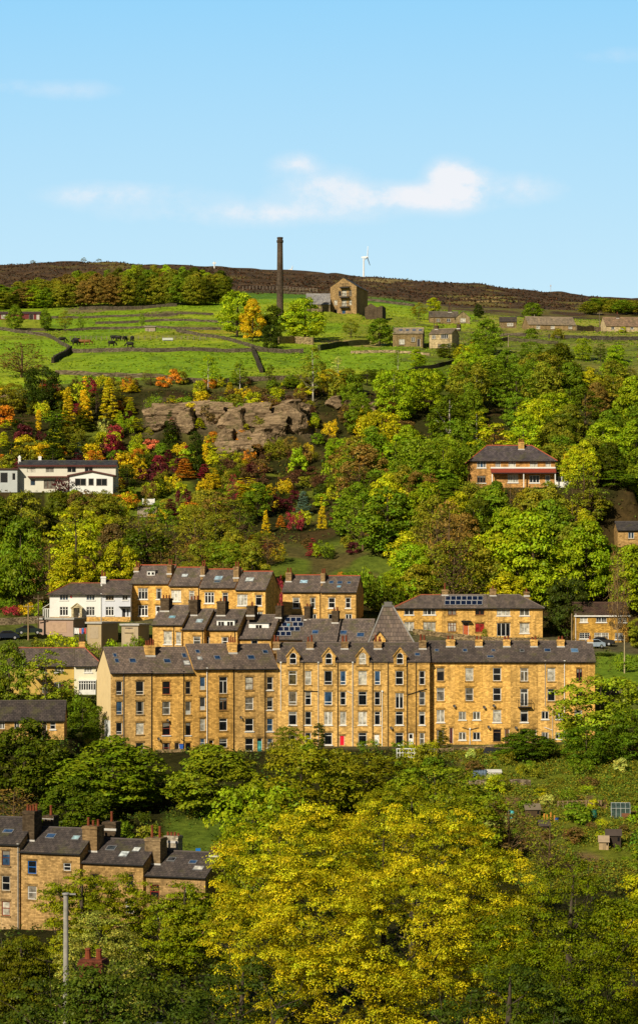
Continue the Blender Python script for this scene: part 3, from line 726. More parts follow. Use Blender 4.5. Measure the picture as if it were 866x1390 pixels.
# --- upper row with three-light windows
UP = 'houses of the upper stone row'
U = math.radians(-15)
us = [(177.9, 229.5, 0, 'upper row stone house at the white houses, with little white attic dormer'), (229.7, 270.8, 3, 'upper row stone house with one pale skylight, second along'),
      (271., 319.8, 5.5, 'upper row stone house with a double skylight, third along'), (320., 360.5, 8.5, 'upper row stone house at the right end with shadowed gable')]
for i, (a, b, dy, lab) in enumerate(us):
    D = 391-i*3.2
    h = House('terraced_house', lab, a, b, D, 838+dy, 791.2+dy, 767+dy, 8.2, U, 'gable' if i == 0 else 'party', 'gable' if i == 3 else 'party', UP, wcol=GOLD, rcol=SLATE, ridge_col=(.4, .09, .04), sink=2)
    big = [(188, 201), (233, 246), (278, 291), (322.4, 336)][i]; sm = [(212.4, 219.5), (257, 264), (302, 309.7), (347, 355.5)][i]
    h.win(*big, 798.5+dy, 813.4+dy, 't3', 'w' if i in (1, 3) else 'd', sill='white', fw=.1); h.win(*sm, 799+dy, 813.4+dy, 't', 'd', sill='white')
    h.win(*big, 821.6+dy, 836+dy, 't3', 'd', sill='white', fw=.1)
    if i < 3: h.door(sm[0]-1, sm[1]-1, 822+dy, 838+dy, WHITE, glass=PANE['d'])
    else: h.win(sm[0], sm[1]+1, 822+dy, 834+dy, 'm3', 'd', sill='white')
    if i == 0: h.boxdormer(200, 210.5, 775, 782.6, y=1.6, wins=2)
    if i == 1: h.skylight(247, 255.5, 779.3, 783.5, (.6, .65, .68))
    if i == 2: h.skylight(291.5, 302.5, 782, 787.5, (.35, .5, .6)); h.skylight(291, 299.5, 788, 791, (.05, .08, .12))
    if i == 3: h.skylight(333.5, 345, 784, 789.5, (.5, .55, .55))
    ch = [(182.3, 188.5), (227, 233), (272.3, 278), (317, 324)][i]
    h.chimney(*ch, [770, 766.5, 768.5, 769][i], yc=3.2, dd=1.5, col=DULL, pots=2, pot_h=.9)
    if i == 1: h.pipe(270., BLACK)
    h.finish()
for i, (a, b, lab) in enumerate(((384, 435.4, 'small upper stone house with single skylight beside a dark red shrub'), (435.6, 483, 'small upper stone house with three blue skylights and dark right gable'))):
    h = House('terraced_house', lab, a, b, 392-i*2.5, 841, 802.6+i*.6, 780.5+i, 8.2, math.radians(-10), 'party' if i else 'gable', 'gable' if i else 'party', 'pair of small upper stone houses', wcol=GOLD2, rcol=SLATE, ridge_col=(.4, .09, .04), sink=2)
    for (c, d, lo) in ((397.4, 406.6, 0), (421, 428, 1)) if i == 0 else ((445.6, 454.8, 1), (468.7, 476, 0)):
        h.win(c, d, 811.2, 825.4, 's', 'd', sill='white', fw=.1)
        h.win(c, d+1.5, 833.5, 841.2, 'v', 'd', sill='white', fw=.1)
    if i == 0: h.skylight(407, 418, 787.5, 792, (.4, .6, .75)); h.pipe(434.6, BLACK)
    else: h.skylight(446.5, 453, 788.5, 792.5, (.03, .07, .15)); h.skylight(457.5, 465, 789, 793, (.03, .07, .15)); h.skylight(471, 476.5, 789.5, 792.8, (.03, .07, .15)); h.skylight(457, 463, 795, 798, (.15, .3, .4))
    h.chimney(*((388, 395.6) if i == 0 else (435.4, 441.)), 777 if i == 0 else 778, yc=3.0, dd=1.5, col=DULL, pots=2, pot_h=.7)
    h.finish()
# --- right council row
CR = 'hipped row on the right'
ch = [(537, 600, 'hip', 'party', 'left end house of the hipped row on the right, wide white windows'), (600.2, 661.8, 'party', 'party', 'brown framed middle house of the hipped row with orange door and solar panels'),
      (662, 736, 'party', 'hip', 'right end house of the hipped row with white french doors')]
for i, (a, b, l, r, lab) in enumerate(ch):
    h = House('terraced_house', lab, a, b, 391, 864.5, 824.8, 807.4, 8., 0., l, r, CR, wcol=GOLD, rcol=SLATE, hipl=4.4, hipr=3.6, over=.35, ridge_col=(.35, .1, .05) if i == 0 else None, gutter=True)
    h.frame_col = WHITE
    if i == 0:
        for c, d in ((548.6, 561.5), (574, 591)): h.win(c, d, 825.8, 834.6, 'm3' if d > 580 else 'v', 'd', lintel=False, sill='white'); h.win(c, d, 844.3, 858, 'm3' if d > 580 else 'v', 'w', sill='white')
    elif i == 1:
        h.frame_col = (.2, .05, .02)
        for c, d, p in ((607.6, 619, 'd'), (644.6, 657, 'd')): h.win(c, d, 825.4, 834.8, 'v', p, lintel=False)
        h.win(607.6, 619, 845, 857.6, 't3', 'w', sill='stone'); h.win(644.6, 657, 846, 858, 'v', 'r'); h.door(628, 635.8, 845, 864, (.5, .12, .04), True)
        o = MB().box(h.X(625.5), h.X(638.5), -.9, -.004, h.Z(632, 843.8), h.Z(632, 842.2)).build('porch_canopy', MPT, h.root, BLACK)
        for rr in range(2):
            for cc in range(7):
                a0 = 604.5+cc*7.3-rr*1.0; h.solar(a0, a0+6.7, 809.4+rr*6.2, 815.+rr*6.2)
    else:
        h.win(674, 692, 826, 835.6, 'm3', 'w', lintel=False, sill='white'); h.win(705, 718, 826, 835.6, 'v', 'd', lintel=False, sill='white')
        h.win(674, 692, 845.8, 863.6, 'm3', 'd', sill=None); h.win(705, 718, 846, 859.5, 'v', 'w', sill='white')
    h.chimney(*((599.5, 608), (664.5, 673), (711, 718))[i], [800, 799, 803][i], yc=4. if i else 4.2, dd=.9, col=DULL, pots=1, pot_h=1.2 if i == 0 else .6)
    h.finish()
h = House('yellow_house', 'yellow stone house with brown tiled roof and small paned white windows, right edge', 780, 853, 396, 871, 834.2, 817.8, 8., 0., 'gable', 'gable', wcol=(.66, .40, .10), rcol=(.085, .05, .035), over=.3)
h.win(786.7, 797, 836, 844.6, 'v', 'w', lintel=False, sill='white'); h.win(808.6, 822.7, 836.3, 844.6, 'g', 'd', lintel=False, sill='white'); h.win(786, 800, 858.8, 867, 'g', 'd', lintel=False, sill='white')
h.win(806, 825.5, 858.8, 871, 'g', 'd', lintel=False, sill='white'); h.win(838, 850, 837, 845, 'g', 'd', lintel=False, sill='white'); h.win(834, 845, 859, 868, 'g', 'd', lintel=False, sill='white')
h.pipe(780.8, WHITE)
MB().box(-.2, h.w+.2, -.345, -.303, h.he-.36, h.he-.14).build('fascia', MPT, h.root, WHITE)
h.gutter = False; h.finish()
# --- white pair
WP = 'white rendered houses of the pair'
for i, (a, b, l, r, lab, ridge) in enumerate(((68, 137.2, 'hip', 'party', 'white rendered house with hipped roof, gabled porch and lean-to conservatory', 791.5), (137.4, 177.6, 'party', 'gable', 'narrow white rendered house with dark doorway canopy, joined to the stone row', 787.3))):
    h = House('white_house', lab, a, b, 389, 844, 806.3, ridge, 7.6, 0., l, r, WP, wall=MR, wcol=(.8, .79, .76), rcol=SLATED, over=.4, hipl=3.2, ridge_col=(.3, .09, .05))
    for c, d in (((81.8, 93), (118, 129)) if i == 0 else ((144, 155), (166.7, 173.8))):
        st = 'm3' if d-c > 8 else 'v'
        h.win(c, d, 806.6 + .6, 814.6, st, 'd', lintel=False, sill='white', fw=.06)
        if c < 160: h.win(c, d, 823.8, 835.4, 't3', 'd', lintel=False, sill='white', fw=.06)
    MB().box(.005, h.w-.005, -.05, -.003, -.6, h.Z(100, 837.4)).build('plinth', MS, h.root, GOLD2)
    if i == 0:
        x0, x1 = h.X(98.5), h.X(112.5); xc = (x0+x1)/2; zs, za = h.Z(105, 825), h.Z(105, 818.8); p = MB()
        p.box(x0, x0+.35, -1.2, -.06, -.3, zs); p.box(x1-.35, x1, -1.2, -.06, -.3, zs)
        p.add([(x0, -1.2, zs), (x1, -1.2, zs), (xc, -1.2, za-.1)], [(0, 1, 2)])
        po = p.build('porch', MS, h.root, (.7, .6, .38))
        m = MB()
        for sg in (-1, 1):
            xe = xc+sg*((x1-x0)/2+.15); m.prism([(xc, -1.35, za-.08), (xe, -1.35, zs-.12), (xe, -1.35, zs+.02), (xc, -1.35, za+.06)], (0, 1.34, 0))
        m.build('porch_roof', MPT, po, (.6, .5, .3))
        h.door(102, 109.5, 827.5, 844, WHITE, False, lintel=False, glass=(.4, .4, .4))
        cx0, cx1 = h.X(59), h.X(67.6)
        cz = h.Z(63, 826); m = MB()
        for x in np.linspace(cx0, cx1, 4): m.box(x-.05, x+.05, .3, .4, -.4, cz)
        m.box(cx0, cx1, .28, .42, cz-.1, cz); m.box(cx0, cx1, .28, .42, -.4, .7)
        co = m.build('conservatory', MPT, h.root, WHITE)
        MB().box(cx0+.02, cx1-.02, .34, 3., -.4, cz-.05).build('pane', MGL, co, (.12, .12, .1))
        MB().prism([(cx0-.15, .1, cz), (cx1, .1, cz+.75), (cx1, .1, cz+.85), (cx0-.15, .1, cz+.1)], (0, 3.2, 0)).build('conservatory_roof', MPT, co, (.7, .68, .6))
        MB().box(h.X(96.2), h.X(98), -.08, -.004, h.Z(97, 811.4), h.Z(97, 808.8)).build('alarm_box', MPT, h.root, (.7, .02, .03))
    else:
        MB().box(h.X(162.5), h.X(177.4), -1.1, -.004, h.Z(170, 824.6), h.Z(170, 823.2)).build('canopy', MPT, h.root, BLACK)
        h.door(166, 171, 826, 844, (.03, .03, .035), False, lintel=False); h.win(172.6, 175.5, 826.5, 837, 'p', 'd', lintel=False, sill=None)
        h.chimney(137.4, 144, 782.4, yc=3.2, dd=1., col=(.75, .74, .7), pots=2, mat=MPT, pot_h=1.)
        h.pipe(137.9, (.7, .7, .68))
    h.finish()
# --- low houses at the left, in front
h = House('yellow_house', 'yellow rendered house with dark porch canopy behind the feathery birch', 12, 101, 351, 941.5, 903.2, 879.3, 8.4, math.radians(4), 'gable', 'party', 'low pair at left', wall=MR, wcol=(.70, .48, .13), rcol=SLATE, over=.35, ridge_col=(.35, .1, .06))
h.win(56, 63.6, 904.8, 912.6, 'v', 'd', lintel=False, sill='white'); h.win(74.6, 87, 904.8, 912.8, 'm3', 'd', lintel=False, sill='white'); h.door(58, 65, 925.8, 941, WHITE, False, lintel=False, glass=(.1, .1, .1)); h.win(74, 86, 926, 940.8, 'v', 'd', lintel=False, sill=None)
h.win(24, 34, 905, 913, 'v', 'd', lintel=False, sill='white')
MB().box(h.X(50), h.X(68), -1.1, -.004, h.Z(60, 922.6), h.Z(60, 921)).build('porch_canopy', MPT, h.root, (.03, .025, .02)); h.chimney(107.5, 115.6, 871, yc=4.2, dd=.9, col=GOLD2, pots=3, pot_h=1.3, potcol=(.05, .02, .02)); h.finish()
h = House('white_house', 'cream rendered house with a long white bay window, against the terrace gable', 101.2, 138, 351, 941.5, 903.2, 879.3, 8.4, math.radians(4), 'party', 'hip', 'low pair at left', wall=MR, wcol=(.78, .74, .62), rcol=SLATE, over=.35, hipr=2.6, ridge_col=(.35, .1, .06))
h.win(115, 125.4, 904.8, 912.8, 'm3', 'w', lintel=False, sill='white')
x0, x1, z0, z1 = h.X(107.6), h.X(130.4), h.Z(119, 940), h.Z(119, 923.3)
b = MB(); b.box(x0, x1, -.7, -.004, -.3, z0+.45); b.box(x0-.1, x1+.1, -.8, -.004, z1-.12, z1+.1)
for k in range(8): x = x0+(x1-x0)*k/7; b.box(max(x0, x-.06), min(x1, x+.06), -.7, -.62, z0+.45, z1-.12)
b.box(x0, x1, -.69, -.63, z0+1.35, z0+1.43); bo = b.build('bay_window', MPT, h.root, WHITE); MB().box(x0+.05, x1-.05, -.66, -.05, z0+.45, z1-.12).build('pane', MGL, bo, PANE['d']); h.finish()
h = House('stone_cottage', 'low dark roofed stone building at the left edge above the green trees', -30, 87.5, 319, 1003, 977, 951.2, 7., math.radians(3), 'gable', 'gable', wcol=GOLD2, rcol=(.08, .065, .06), over=.3)
h.win(68.6, 76, 979.3, 990, 's', 'd', sill='white'); h.win(0, 7, 979.5, 989.5, 'v', 'd'); h.win(20, 27, 979.3, 989, 'v', 'd'); h.win(47, 54, 979.3, 989, 'v', 'd'); h.door(58, 64, 980, 1003, (.05, .03, .02), False); h.finish()
# --- lower stepped row
LW = 'houses of the stepped row at lower left'
LA = math.radians(-20)
lo = [(-42, 26.8, 262, 1262, 1144.5, 1109, 'stepped row house at the left edge with three stacked windows'), (27.2, 109, 260, 1272, 1157, 1123.7, 'stepped row house with bright blue window frame, second from left edge'),
      (109.4, 194.8, 258, 1282, 1171.5, 1139, 'stepped row house with two pale skylights, between two tall stacks'), (195.2, 279, 256, 1294, 1189, 1156, 'lowest house of the stepped row, its right end hidden by trees')]
for i, (a, b, D, base, ev, rd, lab) in enumerate(lo):
    h = House('terraced_house', lab, a, b, D, base, ev, rd, 8.6, LA, 'gable', 'gable', LW, wcol=(.56, .37, .165), rcol=(.085, .07, .065), sink=2, over=.25)
    if i == 0:
        for c, d, p, f in ((1154.5, 1175, 'b', BROWNF), (1189, 1209, 'd', CREAMF), (1223.5, 1243, 'w', (.3, .05, .02))): h.win(3, 14.2, c, d, 's', p, frame=f)
        h.win(-25, -14, 1154, 1175, 's', 'd'); h.skylight(5, 19, 1126, 1130.5, (.04, .09, .2)); h.pipe(25.5, (.4, .4, .38), px_b=None)
    if i == 1:
        h.win(38.2, 50, 1168.5, 1186, 's', 'd', frame=(.02, .15, .5)); h.win(86.6, 96.6, 1171.5, 1182, 's', 'd'); h.win(38.2, 50, 1203, 1221, 's', 'd'); h.win(86.6, 97, 1206, 1223, 's', 'd')
        h.skylight(63.5, 76, 1132, 1137.6, (.04, .09, .2)); h.skylight(98.5, 109, 1134.5, 1140, (.3, .45, .5)); h.chimney(31, 47, 1101, yc=2.6, dd=1.9, col=SOOT, pots=4, pot_h=.8); h.chimney(59, 73, 1107, yc=6.6, dd=1.4, col=SOOT, pots=1, pot_h=1.2)
    if i == 2:
        h.win(171, 182, 1186.5, 1205, 's', 'd', frame=(.4, .25, .12)); h.win(124, 135, 1186, 1204, 's', 'd'); h.win(171, 182, 1222, 1240, 's', 'd')
        h.skylight(145, 158, 1148.5, 1154, (.05, .06, .07)); h.skylight(163, 175, 1156, 1163, (.55, .6, .62)); h.skylight(181, 191, 1150.5, 1156, (.6, .62, .6)); h.chimney(112.2, 132, 1121.5, yc=2.6, dd=1.9, col=(.3, .2, .1), pots=3, pot_h=.8); h.chimney(139.5, 157.5, 1115.5, yc=6.6, dd=1.4, col=SOOT, pots=1, pot_h=1.2)
    if i == 3:
        h.win(204, 216.5, 1201, 1221, 's', 'd', frame=(.25, .02, .015)); h.win(250, 262, 1204, 1222, 's', 'd', frame=(.25, .02, .015)); h.win(204, 216.5, 1238, 1256, 's', 'd')
        h.skylight(228, 239, 1164, 1169, (.04, .04, .045)); h.skylight(257, 268, 1168, 1172.5, (.04, .09, .2)); h.skylight(263, 277, 1176, 1181, (.55, .53, .48)); h.chimney(197, 217.8, 1137.5, yc=2.6, dd=1.9, col=(.32, .23, .13), pots=2, pot_h=1.3); h.chimney(222.8, 241.5, 1134.5, yc=6.6, dd=1.4, col=(.5, .45, .36), pots=4, pot_h=.35); h.chimney(285, 299, 1153.5, yc=4.3, dd=1.5, col=SOOT, pots=2, pot_h=.8)
    h.finish()

# --- white villa in the garden
h = House('villa', 'long white villa with flat dark roof and low gabled wing, in the colourful garden', 25.5, 157.5, 486, 668, 632., 625.2, 7., 0., 'gable', 'gable', wall=MR, wcol=(.8, .8, .79), rcol=(.06, .06, .068), over=.5, gutter=False, cat='villa')
h.frame_col = (.45, .42, .38)
for c, d, p in ((37.2, 48.8, 'w'), (62.7, 73.7, 'd'), (92, 103.7, 'd'), (115.6, 126.5, 'd')): h.win(c, d, 633, 641.2, 'v', p, lintel=False, sill=None, fw=.07)
h.win(42, 48.5, 650.6, 659, 'p', 'd', lintel=False, sill=None); h.win(60, 76.5, 651, 663.5, 'm3', 'd', lintel=False, sill=None, frame=(.12, .04, .03)); h.win(93.6, 96.4, 651.5, 663, 'p', 'd', lintel=False, sill=None, frame=(.12, .04, .03))
MB().box(-.3, h.w+.3, -.56, -.503, h.he-.25, h.he+.1).build('fascia', MPT, h.root, (.09, .02, .015))
MB().box(h.X(39), h.X(97.5), -1., -.004, h.Z(70, 648.2), h.Z(70, 646.6)).build('canopy', MPT, h.root, (.16, .05, .04))
h.chimney(25.4, 28.6, 619.5, yc=3., dd=.8, col=WHITE, pots=1, mat=MPT, potcol=WHITE, pot_h=.3); h.chimney(52.8, 56.6, 619.5, yc=3.8, dd=.6, col=WHITE, pots=1, mat=MPT, potcol=(.5, .35, .05), pot_h=.5)
h.finish()
wx0, wx1 = h.X(97.3), h.X(155.5); wz = h.Z(126, 647.2); wa = h.Z(126, 641.4); xc = (wx0+wx1)/2; yf = -3.2
m = MB(); m.add([(wx0, yf, -1.5), (wx1, yf, -1.5), (wx1, yf, wz), (xc, yf, wa), (wx0, yf, wz), (wx0, -.006, -1.5), (wx1, -.006, -1.5), (wx1, -.006, wz), (xc, -.006, wa), (wx0, -.006, wz)], [(0, 1, 2, 3, 4), (1, 6, 7, 2), (5, 0, 4, 9)])
wg = m.build('wing', MR, h.root, (.84, .84, .82))
m = MB()
for sg in (-1, 1):
    xe = xc+sg*((wx1-wx0)/2+.5); ze = wz-(wa-wz)/((wx1-wx0)/2)*.5; m.prism([(xc, yf-.4, wa+.01), (xe, yf-.4, ze+.01), (xe, yf-.4, ze+.3), (xc, yf-.4, wa+.3)], (0, 3.3, 0))
m.build('wing_roof', MPT, wg, (.11, .035, .03))
def flatwin(parent, h, a, b, c, d, y, frame=WHITE, pane=PANE['d']):
    k = (h.Dm+y)/h.Dm
    pa, pb = h.at_y(a, d, y), h.at_y(b, c, y)
    m = MB()
    for q in ((pa.x, pa.x+.1, pa.z, pb.z), (pb.x-.1, pb.x, pa.z, pb.z), (pa.x+.1, pb.x-.1, pa.z, pa.z+.1), (pa.x+.1, pb.x-.1, pb.z-.1, pb.z)): m.box(q[0], q[1], y-.06, y-.003, q[2], q[3])
    xm = (pa.x+pb.x)/2
    if pb.x-pa.x > 1.6: m.box(xm-.05, xm+.05, y-.06, y-.003, pa.z+.1, pb.z-.1)
    m.build('window', MPT, parent, frame)
    MB().box(pa.x+.08, pb.x-.08, y-.03, y-.006, pa.z+.08, pb.z-.08).build('pane', MGL, parent, pane)
flatwin(wg, h, 102.3, 117.3, 649.4, 659.2, yf, (.25, .22, .2)); flatwin(wg, h, 120.5, 127.7, 649.4, 659, yf, (.25, .22, .2)); flatwin(wg, h, 131, 145.8, 649.6, 659.4, yf, (.25, .22, .2))
h = House('garage', 'low white flat roofed outbuilding left of the villa', -14, 24, 484, 668, 637.6, 634, 6., 0., 'gable', 'gable', wall=MR, wcol=(.62, .66, .68), rcol=(.07, .03, .025), flat=True, cat='outbuilding')
h.door(1, 11.5, 641.5, 655, (.01, .01, .012), False, lintel=False); h.win(17, 22, 642, 652, 'p', 'd', lintel=False, sill=None); h.finish()
# --- hipped house in the wood
h = House('detached_house', 'hipped roof stone house with red lean-to porch roof standing in the wood', 638, 753, 456, 659.5, 624.2, 604.6, 8.4, 0., 'hip', 'hip', wcol=(.78, .44, .17), rcol=(.12, .10, .105), over=.45, hipl=3.6, hipr=4.2, ridge_col=(.45, .1, .04), sink=3)
for c, d, st in ((647, 659.5, 'm3'), (672, 679.2, 'v'), (689.6, 699.6, 'm3'), (718.7, 729, 'v'), (740, 747.2, 'v')): h.win(c, d, 625.4, 635, st, 'bwdww'[0] if c < 650 else 'w', lintel=False, sill='white', fw=.12)
h.win(688.6, 703, 643.8, 655, 'm4', 'w', lintel=False, sill='white', fw=.12); h.door(739.5, 746.3, 645, 659.5, WHITE, False, lintel=False, glass=(.1, .12, .15)); h.win(647, 659, 645.5, 655.5, 'm3', 'd', lintel=False, sill='white', fw=.12); h.win(718, 732, 645, 655.5, 'm3', 'd', lintel=False, sill='white', fw=.12)
x0, x1 = h.X(665.5), h.X(753.5); z1, z0 = h.Z(700, 637), h.Z(700, 642.8)
pr = MB().prism([(x0, -.004, z1), (x0, -1.5, z0), (x0, -1.5, z0+.14), (x0, -.004, z1+.14)], (x1-x0, 0, 0)).build('porch_roof', MPT, h.root, (.27, .045, .025))
MB().box(x0, x1, -.12, -.008, z1+.15, z1+.45).build('barge_board', MPT, pr, WHITE)
MB().box(x0, x1, -1.56, -1.505, z0-.05, z0+.12).build('fascia', MPT, pr, (.05, .02, .02))
for x in (x0+.2, (x0+x1)/2, x1-.2): MB().box(x-.09, x+.09, -1.4, -1.22, -1, z0+.02).build('post', MPT, pr, WHITE)
cx0, cx1 = h.X(753.8), h.X(774); cz = h.Z(762, 646.5); m = MB()
for x in np.linspace(cx0+.06, cx1, 6): m.box(x-.06, x+.06, .2, .3, -1, cz)
m.box(cx0, cx1, .18, .32, -1, .8); co = m.build('sunroom', MPT, h.root, WHITE); MB().box(cx0+.02, cx1-.02, .24, 3.5, -1, cz-.02).build('pane', MGL, co, (.05, .05, .06))
MB().prism([(cx0, -.1, h.Z(755, 641.2)), (cx1+.3, -.1, cz), (cx1+.3, -.1, cz+.14), (cx0, -.1, h.Z(755, 641.2)+.14)], (0, 4, 0)).build('sunroom_roof', MPT, co, (.035, .02, .02))
h.chimney(703.3, 711, 600, yc=3.4, dd=1., col=GOLD2, pots=3, pot_h=.7); h.finish()
h = House('stone_cottage', 'grey roofed stone house half hidden at the right edge in the wood', 838, 895, 440, 742, 719.5, 708, 7., 0., 'gable', 'gable', wcol=(.55, .34, .12), rcol=(.085, .075, .075))
h.win(852, 860, 722, 731, 'v', 'd'); h.win(870, 880, 722, 731, 'v', 'd'); h.finish()

# --- hilltop: mill, stack, farms
DM = 798.
h = House('mill', 'ruined four storey gable fronted stone mill on the hilltop with stacked dark balconies', 448.3, 483.8, DM, 427, 389, 376.4, 15., math.radians(-16), 'gable', 'gable', wcol=(.46, .32, .17), rcol=(.10, .085, .075), gablefront=True, cat='mill', sink=4)
for c, d in ((382, 389), (394, 402.5), (407, 416)):
    h.win(464, 470.5, c, d, 'p', 'w', frame=(.3, .25, .2), sill=None, lintel=False)
    bx0, bx1, bz = h.X(462.3), h.X(474.5), h.Z(468, d+1.); b = MB(); b.box(bx0, bx1, -1.4, -.004, bz-.35, bz)
    for x in np.linspace(bx0, bx1, 6): b.box(x-.06, x+.06, -1.4, -1.3, bz, bz+1.1)
    b.box(bx0, bx1, -1.4, -1.3, bz+1., bz+1.12); b.build('balcony', MPT, h.root, (.02, .015, .012))
for a, b, c, d, p in ((453.3, 458, 407.5, 414.5, 'w'), (473.6, 477.6, 407.5, 414.5, 'w'), (453.3, 457.6, 420, 425.5, 'd'), (473.6, 477.5, 394, 402, 'h'), (464, 469, 420.5, 426, 'b'), (459.5, 463, 395, 402, 'd'), (473, 477, 383.5, 389.5, 'h')): h.win(a, b, c, d, 'p', p, frame=(.25, .2, .15), sill=None, lintel=False, fw=.12)
h.finish()
o = gp(507, 792)
rt = empty('ruin', (o.x, 792, zz(431, 792)), math.radians(-12)); tag(rt, 'roofless dark gable ruin at the right foot of the mill', 'ruin')
m = MB(); m.prism([(-3, 0, -2), (3, 0, -2), (3, 0, 4.), (1.2, 0, 3.4), (-1, 0, 4.9), (-3, 0, 3.4)], (0, .7, 0)).prism([(2.3, .7, -2), (3, .7, -2), (3, .7, 4.), (2.3, .7, 4.)], (0, 6, 0)).prism([(-3, .7, -2), (-2.3, .7, -2), (-2.3, .7, 3.4), (-3, .7, 3.4)], (0, 6, 0))
m.build('wall', MS, rt, (.12, .09, .06))
# stack
o = P(380.2, 418, 770); rt = empty('chimney_stack', o); tag(rt, 'tall dark mill chimney standing alone against the sky', 'chimney')
ht = zz(322.5, 770)-o.z
m = MB().tube([(0, 0, -3), (0, 0, ht*.5), (0, 0, ht*.93)], [1.15, 1.03, .92], 20); m.tube([(0, 0, ht*.955), (0, 0, ht)], [.9, .88], 20); m.build('shaft', MS, rt, (.12, .09, .07), smooth=False)
MB().tube([(0, 0, ht*.925), (0, 0, ht*.93), (0, 0, ht*.96), (0, 0, ht*.965)], [.93, 1.12, 1.12, .9], 20).tube([(0, 0, ht*.985), (0, 0, ht*1.003)], [1.02, 1.0], 20).build('cap_rings', MS, rt, (.09, .07, .055))
h = House('shed', 'long grey roofed shed between the mill and its chimney', 416, 448, 795, 424, 413, 399, 14., 0., 'gable', 'gable', wcol=(.25, .2, .14), rcol=(.30, .29, .29), cat='shed', gutter=False); h.finish()
h = House('farmhouse', 'dark stone farmhouse with row of roof lights, below the mill', 533, 573.5, 692, 471, 452.5, 445.2, 8., math.radians(-6), 'gable', 'gable', wcol=(.30, .22, .11), rcol=(.36, .29, .2), cat='farmhouse', gutter=False, group='farms under the mill')
for a in (541.5, 550.5, 559.5, 568): h.skylight(a, a+4.6, 446.8, 449.4, (.12, .14, .2))
h.win(541.5, 549, 460.5, 467.5, 'm3', 'w', lintel=False); h.win(558, 563, 458, 464, 'v', 'd', lintel=False); h.door(566, 570, 460, 471, (.03, .02, .02), False, lintel=False); h.finish()
h = House('farmhouse', 'cream fronted farmhouse with rows of mullioned windows, below the mill', 582.5, 613, 688, 473.5, 453, 446.3, 8.6, math.radians(-18), 'gable', 'gable', wcol=(.68, .54, .3), rcol=(.26, .2, .14), cat='farmhouse', gutter=False, group='farms under the mill')
h.win(598, 608, 453.8, 459.5, 'm4', 'd', lintel=False, fw=.1); h.win(594, 603, 466.8, 472, 'm4', 'd', lintel=False, fw=.1); h.win(586, 591, 455, 460, 'v', 'd', lintel=False, fw=.1); h.win(607, 611, 466, 471, 'v', 'd', lintel=False)
h.chimney(619.5, 624, 440, yc=4.3, dd=1., col=SOOT, pots=1); h.chimney(590, 594, 442, yc=4.3, dd=1., col=SOOT, pots=1); h.finish()
h = House('farmhouse', 'low stone farmhouse with small chimney, on the moor edge right of the mill', 583, 622, 797, 439.5, 430, 423, 8., 0., 'gable', 'gable', wcol=(.34, .26, .15), rcol=(.17, .14, .11), cat='farmhouse', gutter=False, group='farms on the moor edge')
h.win(592, 597, 432.5, 437, 'v', 'd', lintel=False); h.win(606, 611, 432.5, 437, 'v', 'd', lintel=False); h.chimney(608, 613, 413.5, yc=4, dd=1.4, col=(.12, .09, .06), pots=1); h.finish()
h = House('farmhouse', 'gable fronted stone cottage with white window, joined to the moor edge farm', 618, 637.5, 794, 439.5, 431, 422.3, 8., 0., 'gable', 'gable', wcol=(.44, .35, .2), rcol=(.14, .12, .1), gablefront=True, cat='cottage', gutter=False, group='farms on the moor edge')
h.win(624.5, 631.5, 432, 437.5, 'v', 'w', lintel=False); h.finish()
h = House('farmhouse', 'small stone cottage with one white window, left of the long barn', 677.5, 700.5, 772, 446, 436.4, 430.6, 7., math.radians(-5), 'gable', 'gable', wcol=(.30, .23, .15), rcol=(.10, .08, .07), cat='cottage', gutter=False, group='farms on the moor edge')
h.win(688, 696, 438.3, 442.8, 'v', 'w', lintel=False, fw=.14); h.finish()
h = House('barn', 'long low stone barn with three white windows on the hilltop', 717, 781, 776, 448.5, 440.6, 430.4, 8.5, math.radians(10), 'gable', 'gable', wcol=(.42, .31, .18), rcol=(.33, .26, .18), cat='barn', gutter=False)
for a, p in ((727.5, 'w'), (747, 'w'), (771, 'w')): h.win(a, a+5, 441.8, 446.6, 'p', p, lintel=False, fw=.14)
h.finish()
h = House('farmhouse', 'cream stone farmhouse with half brown roof at the right edge of the hilltop', 822, 885, 780, 451, 442.4, 431, 8.5, math.radians(8), 'gable', 'gable', wcol=(.7, .56, .33), rcol=(.33, .22, .14), cat='farmhouse', gutter=False)
for a in (829, 842, 855, 868): h.win(a, a+4.5, 443.4, 447.2, 'v', 'd', lintel=False, fw=.14)
h.chimney(836, 839.5, 426, yc=4.2, dd=1., col=SOOT, pots=1); h.finish()
h = House('barn', 'long dark red shed on the left edge of the hill fields', -22, 55, 765, 434.5, 425.8, 423.4, 7., 0., 'gable', 'gable', wall=MPT, wcol=(.14, .018, .015), rcol=(.09, .05, .05), cat='shed', gutter=False)
h.win(2, 12, 426.8, 432.5, 'p', 'w', lintel=False, sill=None, frame=(.6, .55, .5)); h.door(40, 46, 427, 434, (.02, .01, .01), False, lintel=False); h.door(50, 54, 427, 434, (.5, .45, .4), False, lintel=False); h.finish()
h = House('hut', 'small pale field hut with flat roof standing in the pasture', 197.3, 211, 722, 450.5, 444, 443, 3., 0., 'gable', 'gable', wall=MPT, wcol=(.42, .34, .24), rcol=(.35, .3, .25), flat=True, cat='hut', gutter=False)
h.door(200, 203.5, 446, 450.5, (.25, .2, .15), False, lintel=False); h.finish()
# ------------------------------------------------------------------ ground: colour by place
def smooth(a, b, x): t = np.clip((x-a)/(b-a), 0, 1); return t*t*(3-2*t)
flatten((640-CX)/F*455, 449, 0, -6, 30, 0, 6, zz(662, 450), 4)
